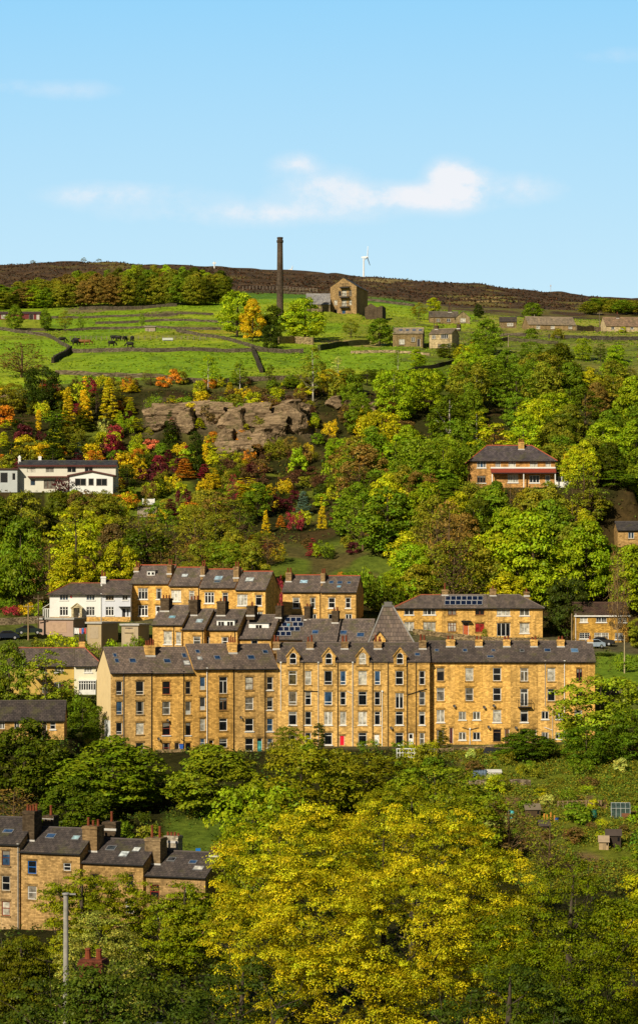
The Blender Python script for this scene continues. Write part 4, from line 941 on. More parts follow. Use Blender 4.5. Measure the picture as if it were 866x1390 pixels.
# the crag: a steeper step
def crag_step():
    global ZG
    pxg = np.repeat(GP[None, :], len(GD), 0)
    w = smooth(190, 230, pxg)*(1-smooth(395, 440, pxg))
    k = smooth(536, 541, YG)*(1-smooth(541, 560, YG))
    ZG = ZG + w*k*4.5
crag_step()
def ground_mesh():
    nD, nP = ZG.shape
    v = np.stack([XG, YG, ZG], -1).reshape(-1, 3)
    i, j = np.meshgrid(np.arange(nD-1), np.arange(nP-1), indexing='ij')
    a = (i*nP+j).ravel(); f = np.stack([a, a+1, a+nP+1, a+nP], -1)
    me = bpy.data.meshes.new('hillside')
    me.vertices.add(len(v)); me.vertices.foreach_set('co', v.ravel())
    me.loops.add(len(f)*4); me.loops.foreach_set('vertex_index', f.ravel().astype(np.int32))
    me.polygons.add(len(f)); me.polygons.foreach_set('loop_start', np.arange(0, len(f)*4, 4, dtype=np.int32))
    me.polygons.foreach_set('use_smooth', np.ones(len(f), bool))
    me.update(calc_edges=True)
    pxg = np.repeat(GP[None, :], nD, 0); D = YG
    pyg = HY-ZG/YG*F
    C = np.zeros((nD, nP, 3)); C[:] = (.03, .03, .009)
    def put(w, c): 
        w = np.clip(w, 0, 1)[..., None]; C[:] = C*(1-w)+np.array(c)*w
    n1 = vnoise(XG, D, 14, 5); n2 = vnoise(XG, D, 5, 6); n3 = vnoise(XG, D, 40, 7); n4 = vnoise(XG, D, 2.2, 8)
    def band(a, b, s=3.): return smooth(a-s, a+s, D)*(1-smooth(b-s, b+s, D))
    def pxb(a, b, s=10.): return smooth(a-s, a+s, pxg)*(1-smooth(b-s, b+s, pxg))
    put(band(262, 330)*smooth(600, 640, pxg), (.15, .18, .02)); put(band(262, 330)*smooth(600, 640, pxg)*smooth(.45, .7, n2), (.19, .125, .06))
    put(band(268, 300)*pxb(225, 330), (.10, .15, .018))
    put(band(300, 330)*smooth(740, 780, pxg), (.15, .21, .02))
    put(band(331, 400), (.11, .10, .055)); put(band(331, 400)*smooth(.42, .62, n1), (.10, .12, .025))
    put(band(348, 376)*smooth(806, 812, pxg), (.16, .25, .02))
    put(band(412, 446)*pxb(372, 540), (.13, .20, .02)*1 if False else (.14, .20, .02))
    put(band(400, 575, 6), (.035, .035, .010)); put(band(400, 575, 6)*smooth(.5, .7, n2), (.06, .042, .017))  # wood floor colour darkened so gaps between trees read as deep shade
    put(band(408, 450)*pxb(362, 545), (.11, .15, .02)); put(band(408, 450)*pxb(362, 545)*smooth(.5, .7, n2), (.10, .085, .03)); put(band(470, 505)*pxb(165, 260), (.16, .22, .02))
    put(band(470, 550)*pxb(20, 430)*smooth(.55, .75, n2), (.14, .17, .02))
    put(band(540, 562, 2)*pxb(200, 425), (.20, .15, .10)); put(band(540, 562, 2)*pxb(200, 425)*smooth(.5, .65, n2), (.07, .055, .03))
    g = smooth(570, 577, D); put(g, (.21, .34, .018)); put(g*smooth(.4, .75, n3), (.31, .39, .025)); put(g*smooth(.62, .8, n2)*.5, (.08, .13, .02))
    put(band(570, 582, 2)*.8, (.10, .10, .03))
    put(band(575, 660)*smooth(520, 640, pxg), (.09, .11, .02))
    put(band(700, 765)*smooth(.45, .6, n1)*.7, (.22, .23, .03))
    put(band(745, 850)*smooth(640, 660, pxg)*.8, (.33, .31, .06)); put(band(650, 745)*smooth(540, 600, pxg)*.8, (.17, .19, .035)); put(band(640, 800)*smooth(520, 560, pxg)*smooth(.4, .65, n1)*.8, (.26, .25, .06)); put(band(640, 830)*smooth(520, 560, pxg)*smooth(.6, .75, n2)*.7, (.10, .10, .035))
    put(band(770, 815)*pxb(440, 560), (.25, .29, .03)); put(band(800, 880)*pxb(90, 260)*smooth(.4, .6, n1), (.2, .17, .08))
    put(band(690, 712)*pxb(440, 520)*.7, (.38, .27, .13)); put(band(730, 745)*pxb(255, 330)*.8, (.35, .3, .03))
    mw = np.interp(pxg, [-450, 200, 330, 480, 560, 600, 640, 866, 1316], [905, 905, 930, 935, 930, 868, 858, 850, 850])
    moor = smooth(mw-8, mw+14, D)
    put(moor, (.075, .048, .030)); put(moor*smooth(.55, .75, n2), (.115, .075, .04)); put(moor*smooth(.62, .8, n1)*smooth(.4, .6, n3), (.16, .13, .04))
    put(band(872, 935)*smooth(660, 700, pxg)*smooth(.4, .6, n1)*.8, (.15, .14, .035)); put(smooth(955, 985, D)*(1-smooth(1040, 1070, D))*pxb(628, 678, 8)*smooth(.3, .5, n2), (.42, .3, .12))
    put(band(985, 1050)*pxb(590, 730)*smooth(.5, .65, n1), (.18, .16, .04))
    put(band(1120, 1190)*pxb(490, 560)*smooth(.5, .62, n1), (.24, .19, .08))
    put(band(845, 930)*pxb(570, 690)*smooth(.35, .6, n1)*.8, (.17, .16, .04))
    put(band(880, 935)*pxb(330, 565), (.10, .20, .025))
    C *= (.86+.28*n4)[..., None]
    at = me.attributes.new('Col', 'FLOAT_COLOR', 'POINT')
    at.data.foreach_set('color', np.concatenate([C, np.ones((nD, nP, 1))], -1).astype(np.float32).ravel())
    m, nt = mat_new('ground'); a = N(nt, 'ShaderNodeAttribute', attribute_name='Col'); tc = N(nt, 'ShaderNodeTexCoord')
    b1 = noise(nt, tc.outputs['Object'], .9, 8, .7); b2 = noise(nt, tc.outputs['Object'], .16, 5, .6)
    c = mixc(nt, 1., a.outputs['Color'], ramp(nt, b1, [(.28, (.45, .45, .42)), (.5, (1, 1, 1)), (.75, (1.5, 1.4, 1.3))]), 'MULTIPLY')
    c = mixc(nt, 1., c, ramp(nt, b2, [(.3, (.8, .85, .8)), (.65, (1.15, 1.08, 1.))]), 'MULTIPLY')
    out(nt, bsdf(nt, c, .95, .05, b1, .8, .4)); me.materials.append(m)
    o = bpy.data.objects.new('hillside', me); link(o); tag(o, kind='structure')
ground_mesh()
# far ground out to the horizon and the slope the camera stands on
MB().box(-9000, 9000, 3205, 9000, -40, -39).build('valley_floor', plain('far_ground', (.06, .07, .03), .95, .05)).__setitem__('kind', 'structure')

# ------------------------------------------------------------------ vegetation prototypes
def unit(a): return a/np.maximum(np.linalg.norm(a, axis=-1, keepdims=True), 1e-9)
def leaf_mesh(name, cen, rad, per, size, rs, up=.35, jit=.42, tone=.2, shell=.72, hue=.12, clump_tone=.28, aspect=.62):
    """leaf blades scattered over the skins of many small clumps"""
    n = len(cen); k = np.repeat(np.arange(n), per); M = len(k)
    d = unit(rs.normal(size=(M, 3))); d[:, 2] = np.where(d[:, 2] < -.3, -d[:, 2]*.5, d[:, 2]); d = unit(d)
    pos = cen[k]+d*rad[k]*(shell+(1.08-shell)*rs.rand(M, 1))
    nrm = unit(d+np.array([0, 0, up])+jit*rs.normal(size=(M, 3)))
    t = unit(np.cross(nrm, unit(rs.normal(size=(M, 3))))); b = np.cross(nrm, t)
    s = size*(.6+.8*rs.rand(M, 1))
    v = np.stack([pos-t*s*.5, pos+b*s*aspect*.5+t*s*.08, pos+t*s*.5-nrm*s*.12, pos-b*s*aspect*.5+t*s*.08], 1).reshape(-1, 3)
    ct = 1+clump_tone*(rs.rand(n)*2-1); lt = ct[k]*(1+tone*(rs.rand(M)*2-1)); hs = hue*(rs.rand(n)*2-1)
    c = np.stack([lt*(1+hs[k]+.08*rs.normal(size=M)), lt, lt*(1-hs[k]*.5), np.ones(M)], -1)
    me = bpy.data.meshes.new(name)
    me.vertices.add(M*4); me.vertices.foreach_set('co', v.astype(np.float32).ravel())
    me.loops.add(M*4); me.loops.foreach_set('vertex_index', np.arange(M*4, dtype=np.int32))
    me.polygons.add(M); me.polygons.foreach_set('loop_start', np.arange(0, M*4, 4, dtype=np.int32))
    me.update(calc_edges=True)
    at = me.attributes.new('Col', 'FLOAT_COLOR', 'POINT'); at.data.foreach_set('color', np.repeat(c, 4, 0).astype(np.float32).ravel())
    me.materials.append(MFO); return me
def trunk_mesh(name, pts_list, sides=6):
    mb = MB()
    for pts, rads in pts_list: mb.tube(pts, rads, sides, cap=False)
    me = bpy.data.meshes.new(name); me.from_pydata(mb.v, [], mb.f); me.update()
    me.polygons.foreach_set('use_smooth', [True]*len(me.polygons)); me.materials.append(MBK); return me
def limbs(rs, cen, n, h0, h1, r0, twig=0, lean=.25):
    """a leader plus n limbs reaching out to clump centres"""
    L = []; top = np.array([rs.normal()*.3*lean, rs.normal()*.3*lean, h1]); base = np.zeros(3)
    lead = [base+np.array([0, 0, -.6]), base, np.array([rs.normal()*.2*lean, rs.normal()*.2*lean, h1*.4]), np.array([rs.normal()*.4*lean, rs.normal()*.4*lean, h1*.72]), top]
    L.append((lead, [r0*1.3, r0*1.1, r0*.8, r0*.5, r0*.12]))
    pick = rs.choice(len(cen), min(n, len(cen)), replace=False)
    for i in pick:
        c = cen[i]; zs = min(max(h0, c[2]-abs(rs.normal())*1.5-np.hypot(c[0], c[1])*.7), h1*.85)
        s = np.array([0, 0, zs]); mid = s*.45+c*.55+np.array([0, 0, -.12*np.hypot(c[0], c[1])])+rs.normal(size=3)*.12; r = r0*.42*(1-zs/(h1*1.2))
        L.append(([s, mid, c], [r, r*.6, r*.15]))
        for _ in range(twig):
            e = c+rs.normal(size=3)*np.array([.9, .9, .7])+np.array([0, 0, .4]); L.append(([mid*.4+c*.6, (mid+c)/2*.3+e*.7+rs.normal(size=3)*.1, e], [r*.35, r*.2, r*.06]))
    return L
def env(rs, n, shape, R, z0, z1):
    """clump centres filling a crown envelope"""
    P_ = []
    while len(P_) < n:
        t = rs.rand(); a = rs.rand()*2*math.pi
        if shape == 'round': w = math.sin(math.pi*(.12+.86*t)**.85)**.75
        elif shape == 'oval': w = math.sin(math.pi*(.06+.9*t)**.8)**.9
        elif shape == 'cone': w = (1-t)**.85*.97+.03
        elif shape == 'col': w = min(1, (1-t)*3.2)**.6*(.6+.4*min(1, t*4))
        elif shape == 'dome': w = math.sqrt(max(0, 1-t*t))
        elif shape == 'vase': w = .35+.65*t**.7 if t < .8 else 1-(t-.8)*2.6
        elif shape == 'wide': w = .75+.25*math.sin(math.pi*t) if t < .7 else math.sqrt(max(0.02, 1-((t-.7)/.3)**2))
        if rs.rand() > w: continue
        rr = R*w*(.45+.55*rs.rand()**.5)*(1+.12*math.sin(a*3+R))
        P_.append((rr*math.cos(a), rr*math.sin(a), z0+(z1-z0)*t))
    return np.array(P_)
PROTO = {}
def proto(key, shape, R, z0, z1, n, cr, per, size, seed, bark=(.10, .075, .05), nl=10, r0=.22, twig=0, flat=.8, **kw):
    rs = np.random.RandomState(seed); c = env(rs, n, shape, R-cr*.6, z0+cr*.4, z1-cr*.5)
    rad = cr*(.65+.7*rs.rand(n, 1))*np.array([[1, 1, flat]])
    cm = leaf_mesh(key+'_crown', c, rad, per, size, rs, **kw)
    tm = trunk_mesh(key+'_trunk', limbs(rs, c, nl, z0*.7+.5, z1*.93, r0, twig)) if nl else None
    PROTO.setdefault(key, []).append((cm, tm, 2*R, z1, bark))
# nominal heights of ten metres (shrubs two)
for s in (1, 2, 3, 4): proto('broad', ('round', 'oval', 'round', 'wide')[s-1], 4.1, .7, 10, 92, .95, 100, .34, s)
for s in (5, 6): proto('airy', 'oval', 3.2, 1.6, 10, 80, .6, 34, .3, s, twig=1, nl=22, r0=.15)
for s in (7, 8): proto('birch', 'oval', 2.3, 2.2, 10, 60, .55, 40, .26, s, bark=(.55, .5, .42), r0=.12, nl=16)
for s in (9, 10): proto('budding', 'round', 3.5, 1.2, 10, 90, .6, 16, .26, s, twig=3, nl=60, r0=.17, bark=(.17, .11, .06))
for s in (11, 12): proto('conifer', 'cone', 2.3, .3, 10, 120, .5, 46, .26, s, nl=0, flat=.6, up=.5)
for s in (13,): proto('cypress', 'col', 1.6, .15, 10, 110, .5, 46, .26, s, nl=0, flat=1.1)
for s in (14, 15): proto('tier', 'wide', 4., 1.6, 10, 46, 1.15, 74, .36, s, flat=.28, up=.9, jit=.5, nl=12)
for s in (16, 17, 18): proto('shrub', 'dome', 1.35, .05, 2, 26, .42, 52, .2, s, nl=0)
for s in (19, 20): proto('bush', 'wide', 1.5, 0.05, 2, 30, .4, 40, .17, s, nl=0, flat=.9)
for s in (26, 27): proto('dense', 'round', 4.3, .2, 10, 150, .85, 95, .33, s, nl=14, r0=.14)
for s in (24, 25): proto('thicket', 'wide', 4.6, .2, 10, 125, .9, 85, .32, s, nl=14, r0=.12)
VEG = []
KN = {'broad': 'broadleaf_tree', 'airy': 'loose_tree', 'birch': 'birch_tree', 'budding': 'budding_tree', 'conifer': 'conifer_tree', 'cypress': 'cypress_tree', 'tier': 'spreading_tree', 'shrub': 'shrub', 'bush': 'bush', 'thicket': 'bushy_tree', 'dense': 'rounded_tree'}
CAT = {'shrub': 'shrub', 'bush': 'shrub', 'conifer': 'conifer', 'cypress': 'conifer'}
def veg(kind, loc, h, w, col, label, group=None, rs=RNG, single=False, bark=None, jit=.17, name=None, cat=None):
    cm, tm, pw, ph, bk = rs.choice(PROTO[kind]); sx, sz = w/pw, h/ph
    a = rs.uniform(0, 6.28); k = rs.uniform(1-jit, 1+jit); k2 = rs.uniform(1-jit*.6, 1+jit*.6)
    c = (col[0]*k*k2, col[1]*k, col[2]*k, 1)
    nm = name or KN[kind]
    if tm is None or single:
        o = bpy.data.objects.new(nm, cm); link(o); o.color = c
    else:
        o = bpy.data.objects.new(nm, None); link(o)
        t = bpy.data.objects.new('trunk', tm); link(t, o); t.color = (*(bark or bk), 1)
        q = bpy.data.objects.new('crown', cm); link(q, o); q.color = c
    o.location = loc; o.rotation_euler = (0, 0, a); o.scale = (sx, sx, sz)
    tag(o, label, cat or CAT.get(kind, 'tree'), group)
    VEG.append((o, label, CX+loc[0]/loc[1]*F, group)); return o
PAL = {'bright green': (0.3048, 0.4191, 0.0102), 'yellow green': (0.4699, 0.4826, 0.0102), 'golden': (0.7112, 0.5207, 0.0127), 'olive': (0.2540, 0.2540, 0.0152), 'russet brown': (0.2667, 0.1715, 0.0305), 'dark green': (0.0953, 0.1207, 0.0051), 'mid green': (0.1715, 0.2540, 0.0102), 'blue grey': (0.1270, 0.1905, 0.1270), 'maroon': (0.1080, 0.0178, 0.0229), 'crimson': (0.3556, 0.0356, 0.0508), 'orange': (0.6985, 0.2540, 0.0191), 'coral': (0.7500, 0.2159, 0.1016), 'brown': (0.1905, 0.1143, 0.0305), 'deep green': (0.0457, 0.0698, 0.0051), 'pale green': (0.5334, 0.5842, 0.1143), 'cream flowered': (0.6985, 0.6985, 0.3175), 'red': (0.6350, 0.0254, 0.0254), 'lime': (0.5588, 0.5969, 0.0152), 'heather brown': (0.1270, 0.0610, 0.0279)}
# (px0, px1, py0, py1, D): things in front of D must not cover this window of the view
KEEP = [(76, 166, 512, 574, 543), (62, 90, 575, 622, 508), (256, 276, 590, 636, 500), (222, 240, 563, 596, 530), (428, 446, 678, 712, 480), (352, 370, 692, 720, 470), (790, 850, 832, 868, 394), (636, 757, 598, 652, 456), (0, 158, 620, 664, 484), (62, 500, 765, 836, 386), (534, 738, 800, 862, 389), (778, 828, 815, 869, 394), (130, 808, 866, 1000, 328), (40, 135, 876, 930, 349), (0, 86, 950, 985, 317),
        (205, 420, 560, 600, 535), (85, 420, 470, 508, 575), (150, 560, 818, 872, 352), (447, 496, 376, 425, 789), (532, 625, 446, 466, 727), (715, 782, 430, 446, 803), (390, 520, 745, 775, 430),
        (658, 812, 1045, 1140, 268), (0, 300, 1100, 1180, 255), (375, 385, 322, 405, 770), (582, 640, 420, 436, 840), (820, 866, 431, 447, 808), (0, 130, 842, 866, 370), (838, 866, 706, 738, 439), (430, 590, 480, 500, 640), (812, 866, 880, 925, 350)]
def in_house(x, y, m):
    for ox, oy, th, w, d in FOOT:
        dx, dy = x-ox, y-oy; lx = dx*math.cos(th)+dy*math.sin(th); ly = -dx*math.sin(th)+dy*math.cos(th)
        if -m < lx < w+m and -m < ly < d+m: return True
    return False
def fits(px, D, h, w):
    zb = H((px-CX)/F*D, D); top = HY-(zb+h)/D*F; r = w/2/D*F*.9
    for a, b, c, d, Dk in KEEP:
        if D < Dk-.5 and px+r > a and px-r < b and top < d:
            bot = HY-zb/D*F
            if bot < c: continue
            h = min(h, (HY-d)/F*D-zb)
            top = HY-(zb+h)/D*F
    return h
def scatter(n, pxr, Dr, kinds, hr, wr, cols, where, group, sp=.62, seed=0, hmin=2.2, tries=60, test=None, single=False):
    rs = random.Random(seed); pts = []
    for _ in range(n*tries):
        if len(pts) >= n: break
        px, D = rs.uniform(*pxr), rs.uniform(*Dr)
        if test and not test(px, D): continue
        kd = rs.choice(kinds); h = rs.uniform(*hr); w = h*rs.uniform(*wr)
        x = (px-CX)/F*D
        if in_house(x, D, .35*w): continue
        if any((x-a)**2+(D-b)**2 < (sp*(w+c)/2)**2 for a, b, c in pts): continue
        h2 = fits(px, D, h, w)
        if h2 < hmin or h2 < h*.3: continue
        w *= max(.6, h2/h)**.8
        cn = rs.choice(cols); p = gp(px, D); p.z -= .1
        pts.append((x, D, w))
        nm = {'broad': 'round tree', 'airy': 'loose leaved tree', 'birch': 'slender birch', 'budding': 'twiggy budding tree', 'conifer': 'conical conifer', 'cypress': 'columnar conifer', 'tier': 'spreading tree', 'shrub': 'domed shrub', 'bush': 'bush', 'thicket': 'bushy tree', 'dense': 'dense tree'}[kd]
        sz = 'tall ' if h2 > hr[0]+.72*(hr[1]-hr[0]) else ('small ' if h2 < hr[0]+.2*(hr[1]-hr[0]) else '')
        veg(kd, p, h2, w, PAL[cn], f'{sz}{cn} {nm} {where}', group, rs, single)
def at(kind, px, top, base, wpx, cn, label, D=None, group=None, **kw):
    D = D or hit(px, base, kw.pop('Dmin', 400.)); kw.pop('Dmin', None)
    p = gp(px, D); h = (HY-top)/F*D-p.z; p.z -= .1
    return veg(kind, p, h+.1, wpx/F*D, PAL[cn] if isinstance(cn, str) else cn, label, group, **kw)
# ------------------------------------------------------------------ woods, hedges, gardens
GR = 'trees in the upper wood right of the fields'
WA = ['mid green', 'dark green', 'olive', 'bright green', 'mid green', 'russet brown', 'mid green', 'dark green', 'olive', 'bright green', 'mid green', 'yellow green', 'dark green']
scatter(34, (470, 680), (470, 600), ['broad', 'dense', 'broad', 'thicket', 'dense', 'birch', 'airy'], (9, 14), (.72, .98), WA, 'in the wood left of the hipped house', GR, seed=1)
scatter(36, (680, 900), (462, 610), ['broad', 'dense', 'thicket', 'dense', 'airy', 'broad'], (9, 14), (.72, 1.), WA, 'in the wood right of the hipped house', GR, seed=2)
scatter(22, (560, 900), (600, 660), ['broad', 'thicket', 'airy'], (4, 8), (.8, 1.1), WA, 'at the top of the right wood', GR, seed=3)
GR = 'trees on the bank above the terraces'
WB = ['bright green', 'mid green', 'olive', 'dark green', 'russet brown', 'mid green', 'olive', 'mid green', 'yellow green']
scatter(44, (480, 690), (404, 468), ['broad', 'dense', 'budding', 'dense', 'thicket', 'broad'], (9, 14), (.7, .98), WB, 'on the bank below the hipped house', GR, seed=4, sp=.55)
scatter(30, (690, 910), (408, 470), ['broad', 'dense', 'budding', 'thicket', 'dense'], (9, 15), (.7, .98), WB, 'on the bank above the yellow house', GR, seed=5, sp=.55)
at('broad', 722, 688, 815, 105, 'bright green', 'big bright green round tree above the hipped row, widest on its bank', 414)
at('thicket', 770, 782, 868, 62, (.07, .10, .01), 'dark olive rounded tree hard left of the yellow house', 400)
at('budding', 838, 735, 880, 34, 'brown', 'bare brown twiggy tree standing in front of the yellow house', 392, bark=(.3, .2, .1))
at('budding', 610, 670, 810, 75, 'russet brown', 'large russet budding tree at the middle of the bank behind the hipped row', 412)
at('broad', 585, 635, 700, 85, 'mid green', 'mid green round tree left of the hipped roof house', 452)
GR = 'trees on the bank below the villa garden'
WC = ['olive', 'mid green', 'bright green', 'dark green', 'olive', 'brown', 'yellow green']
scatter(30, (-30, 200), (404, 468), ['broad', 'dense', 'thicket', 'budding', 'dense'], (8, 12), (.75, 1.), WC, 'on the bank below the white villa', GR, seed=6, sp=.55)
scatter(26, (200, 375), (404, 470), ['budding', 'budding', 'thicket', 'airy', 'broad'], (7, 11), (.7, .95), ['olive', 'brown', 'russet brown', 'mid green', 'olive'], 'behind the upper stone row', GR, seed=7, sp=.55)
at('tier', 103, 683, 800, 78, 'yellow green', 'yellow green layered maple standing above the white pair of houses', 409)
at('broad', 30, 700, 815, 70, 'mid green', 'wide mid green tree at the left edge of the villa bank', 408)
at('budding', 200, 690, 780, 75, 'olive', 'olive twiggy tree left of the upper stone row chimneys', 420)
at('broad', 834, 638, 722, 62, 'mid green', 'mid green tree left of the cottage at the right edge', 450); at('dense', 866, 640, 715, 66, 'bright green', 'bright rounded tree above the cottage at the right edge', 456); at('broad', 800, 660, 735, 60, 'olive', 'olive tree below the yellow gorse bush', 446)
# garden
GR = 'shrubs of the hillside garden'
GC = ['golden', 'yellow green', 'maroon', 'olive', 'mid green', 'dark green', 'olive', 'bright green', 'brown', 'maroon', 'yellow green', 'dark green', 'lime', 'golden', 'orange', 'deep green', 'crimson']
scatter(95, (0, 200), (490, 572), ['shrub', 'shrub', 'bush', 'conifer', 'tier'], (2.5, 5.5), (.8, 1.4), GC, 'in the garden above the white villa', GR, seed=8, sp=.42, hmin=1.)
scatter(95, (160, 345), (466, 545), ['shrub', 'shrub', 'bush', 'conifer', 'tier'], (2.2, 5), (.8, 1.4), GC, 'in the garden below the crag', GR, seed=9, sp=.42, hmin=1.)
scatter(70, (280, 520), (408, 500), ['shrub', 'bush', 'shrub', 'conifer'], (1.5, 4.), (.8, 1.3), GC, 'around the steep lawn', GR, seed=10, sp=.6, hmin=.8)
scatter(40, (390, 560), (496, 575), ['shrub', 'bush', 'broad', 'thicket'], (3, 7), (.7, 1.1), ['olive', 'bright green', 'golden', 'mid green', 'russet brown', 'brown'], 'right of the crag', GR, seed=12, sp=.55, hmin=1.5)
scatter(36, (290, 480), (496, 538), ['bush', 'shrub'], (2, 4), (1.1, 1.7), ['heather brown', 'brown', 'olive', 'heather brown'], 'on the heath under the crag', GR, seed=13, sp=.42, hmin=1.)
scatter(22, (60, 460), (566, 577), ['bush', 'shrub', 'conifer'], (2, 4), (.9, 1.3), ['golden', 'olive', 'orange', 'yellow green', 'mid green', 'brown'], 'at the pasture foot above the crag', GR, seed=14, sp=.42, hmin=1.)
for i, (px, t, b, w, cn, kd, lab) in enumerate([
    (93, 521, 584, 27, 'golden', 'conifer', 'leftmost of three tall golden conifers in the garden'), (115, 510, 577, 23, 'golden', 'conifer', 'middle one of three tall golden conifers, the slimmest'),
    (148, 510, 572, 31, 'golden', 'conifer', 'rightmost and widest of three tall golden conifers'), (75, 569, 634, 30, 'deep green', 'cypress', 'broad near black conifer behind the villa roof'),
    (53, 555, 586, 9, 'golden', 'cypress', 'thin golden column left of the three golden conifers'), (107, 600, 630, 22, 'blue grey', 'conifer', 'blue grey spruce above the right end of the villa'),
    (266, 583, 648, 20, 'deep green', 'cypress', 'slim dark conifer in the middle of the garden'), (231, 556, 606, 25, 'deep green', 'conifer', 'dark pointed conifer at the left foot of the crag'),
    (279, 592, 628, 13, 'golden', 'conifer', 'slim golden conifer beside the slim dark one'), (361, 690, 726, 15, 'golden', 'conifer', 'small golden conifer on the steep lawn'),
    (437, 674, 720, 15, 'golden', 'conifer', 'golden conifer right of the steep lawn, before the wood'), (412, 664, 700, 27, 'blue grey', 'conifer', 'blue grey spruce above the steep lawn'),
    (220, 648, 676, 17, 'dark green', 'conifer', 'small dark conifer right of the villa drive'), (33, 572, 600, 26, 'maroon', 'shrub', 'maroon acer at the far left of the garden'),
    (150, 588, 614, 24, 'crimson', 'shrub', 'crimson acer above the villa roof'), (207, 594, 612, 27, 'coral', 'shrub', 'coral pink shrub below the crag, upper left'), (195, 634, 652, 24, 'maroon', 'shrub', 'round maroon acer right of the villa'),
    (219, 622, 655, 24, 'maroon', 'bush', 'tall maroon acer near the middle of the garden'), (163, 612, 642, 28, 'maroon', 'bush', 'dark maroon acer at the villa roof end'), (243, 622, 640, 30, 'lime', 'tier', 'flat topped lime green shrub in mid garden'),
    (327, 584, 606, 22, 'orange', 'shrub', 'orange shrub at the foot of the crag'), (289, 585, 603, 18, 'orange', 'shrub', 'small orange shrub above the slim golden conifer'), (142, 568, 596, 20, 'pale green', 'bush', 'pale green shrub below the golden conifers'),
    (400, 690, 722, 28, 'crimson', 'bush', 'dusky crimson tree at the right of the steep lawn'), (350, 655, 705, 46, 'mid green', 'broad', 'round green tree on the garden slope above the lawn'), (316, 640, 685, 18, 'crimson', 'budding', 'bare reddish tree in the lower garden'),
    (260, 695, 705, 9, 'red', 'shrub', 'tiny bright red shrub in the lower garden'), (305, 694, 705, 15, 'golden', 'shrub', 'round golden shrub in the lower garden'), (270, 690, 703, 18, 'golden', 'shrub', 'yellow gold shrub beside the tiny red one'),
    (355, 625, 642, 12, 'golden', 'shrub', 'golden shrub on the brown heath slope'), (262, 680, 702, 36, 'orange', 'bush', 'amber shrub right of the villa drive'), (90, 650, 672, 40, 'maroon', 'bush', 'dark maroon hedge shrub before the villa windows'),
    (172, 668, 690, 40, 'orange', 'bush', 'orange and red shrub beside the white drive fence'), (448, 570, 600, 24, 'golden', 'bush', 'golden shrub at the wood edge right of the crag'), (481, 572, 588, 18, 'golden', 'bush', 'small yellow shrub inside the wood edge'),
    (240, 545, 566, 22, 'brown', 'bush', 'brown shrub on top of the crag'), (300, 540, 556, 30, 'olive', 'bush', 'olive shrub on top of the crag'), (365, 538, 562, 34, 'heather brown', 'bush', 'dark heather clump on top of the crag'),
    (300, 598, 616, 30, 'olive', 'bush', 'olive shrub growing on the crag face'), (265, 560, 572, 16, 'mid green', 'bush', 'small green shrub on a crag ledge')]):
    at(kd, px, t, b, w, cn, lab, Dmin=440.)
at('shrub', 771, 612, 627, 24, (.75, .5, .01), 'bright yellow gorse bush right of the hipped roof house', 462)
scatter(60, (200, 430), (533, 562), ['bush', 'shrub'], (1.8, 4.2), (1., 1.6), ['olive', 'brown', 'golden', 'mid green', 'heather brown', 'yellow green'], 'in the joints of the crag', GR, seed=15, sp=.7, hmin=.7)
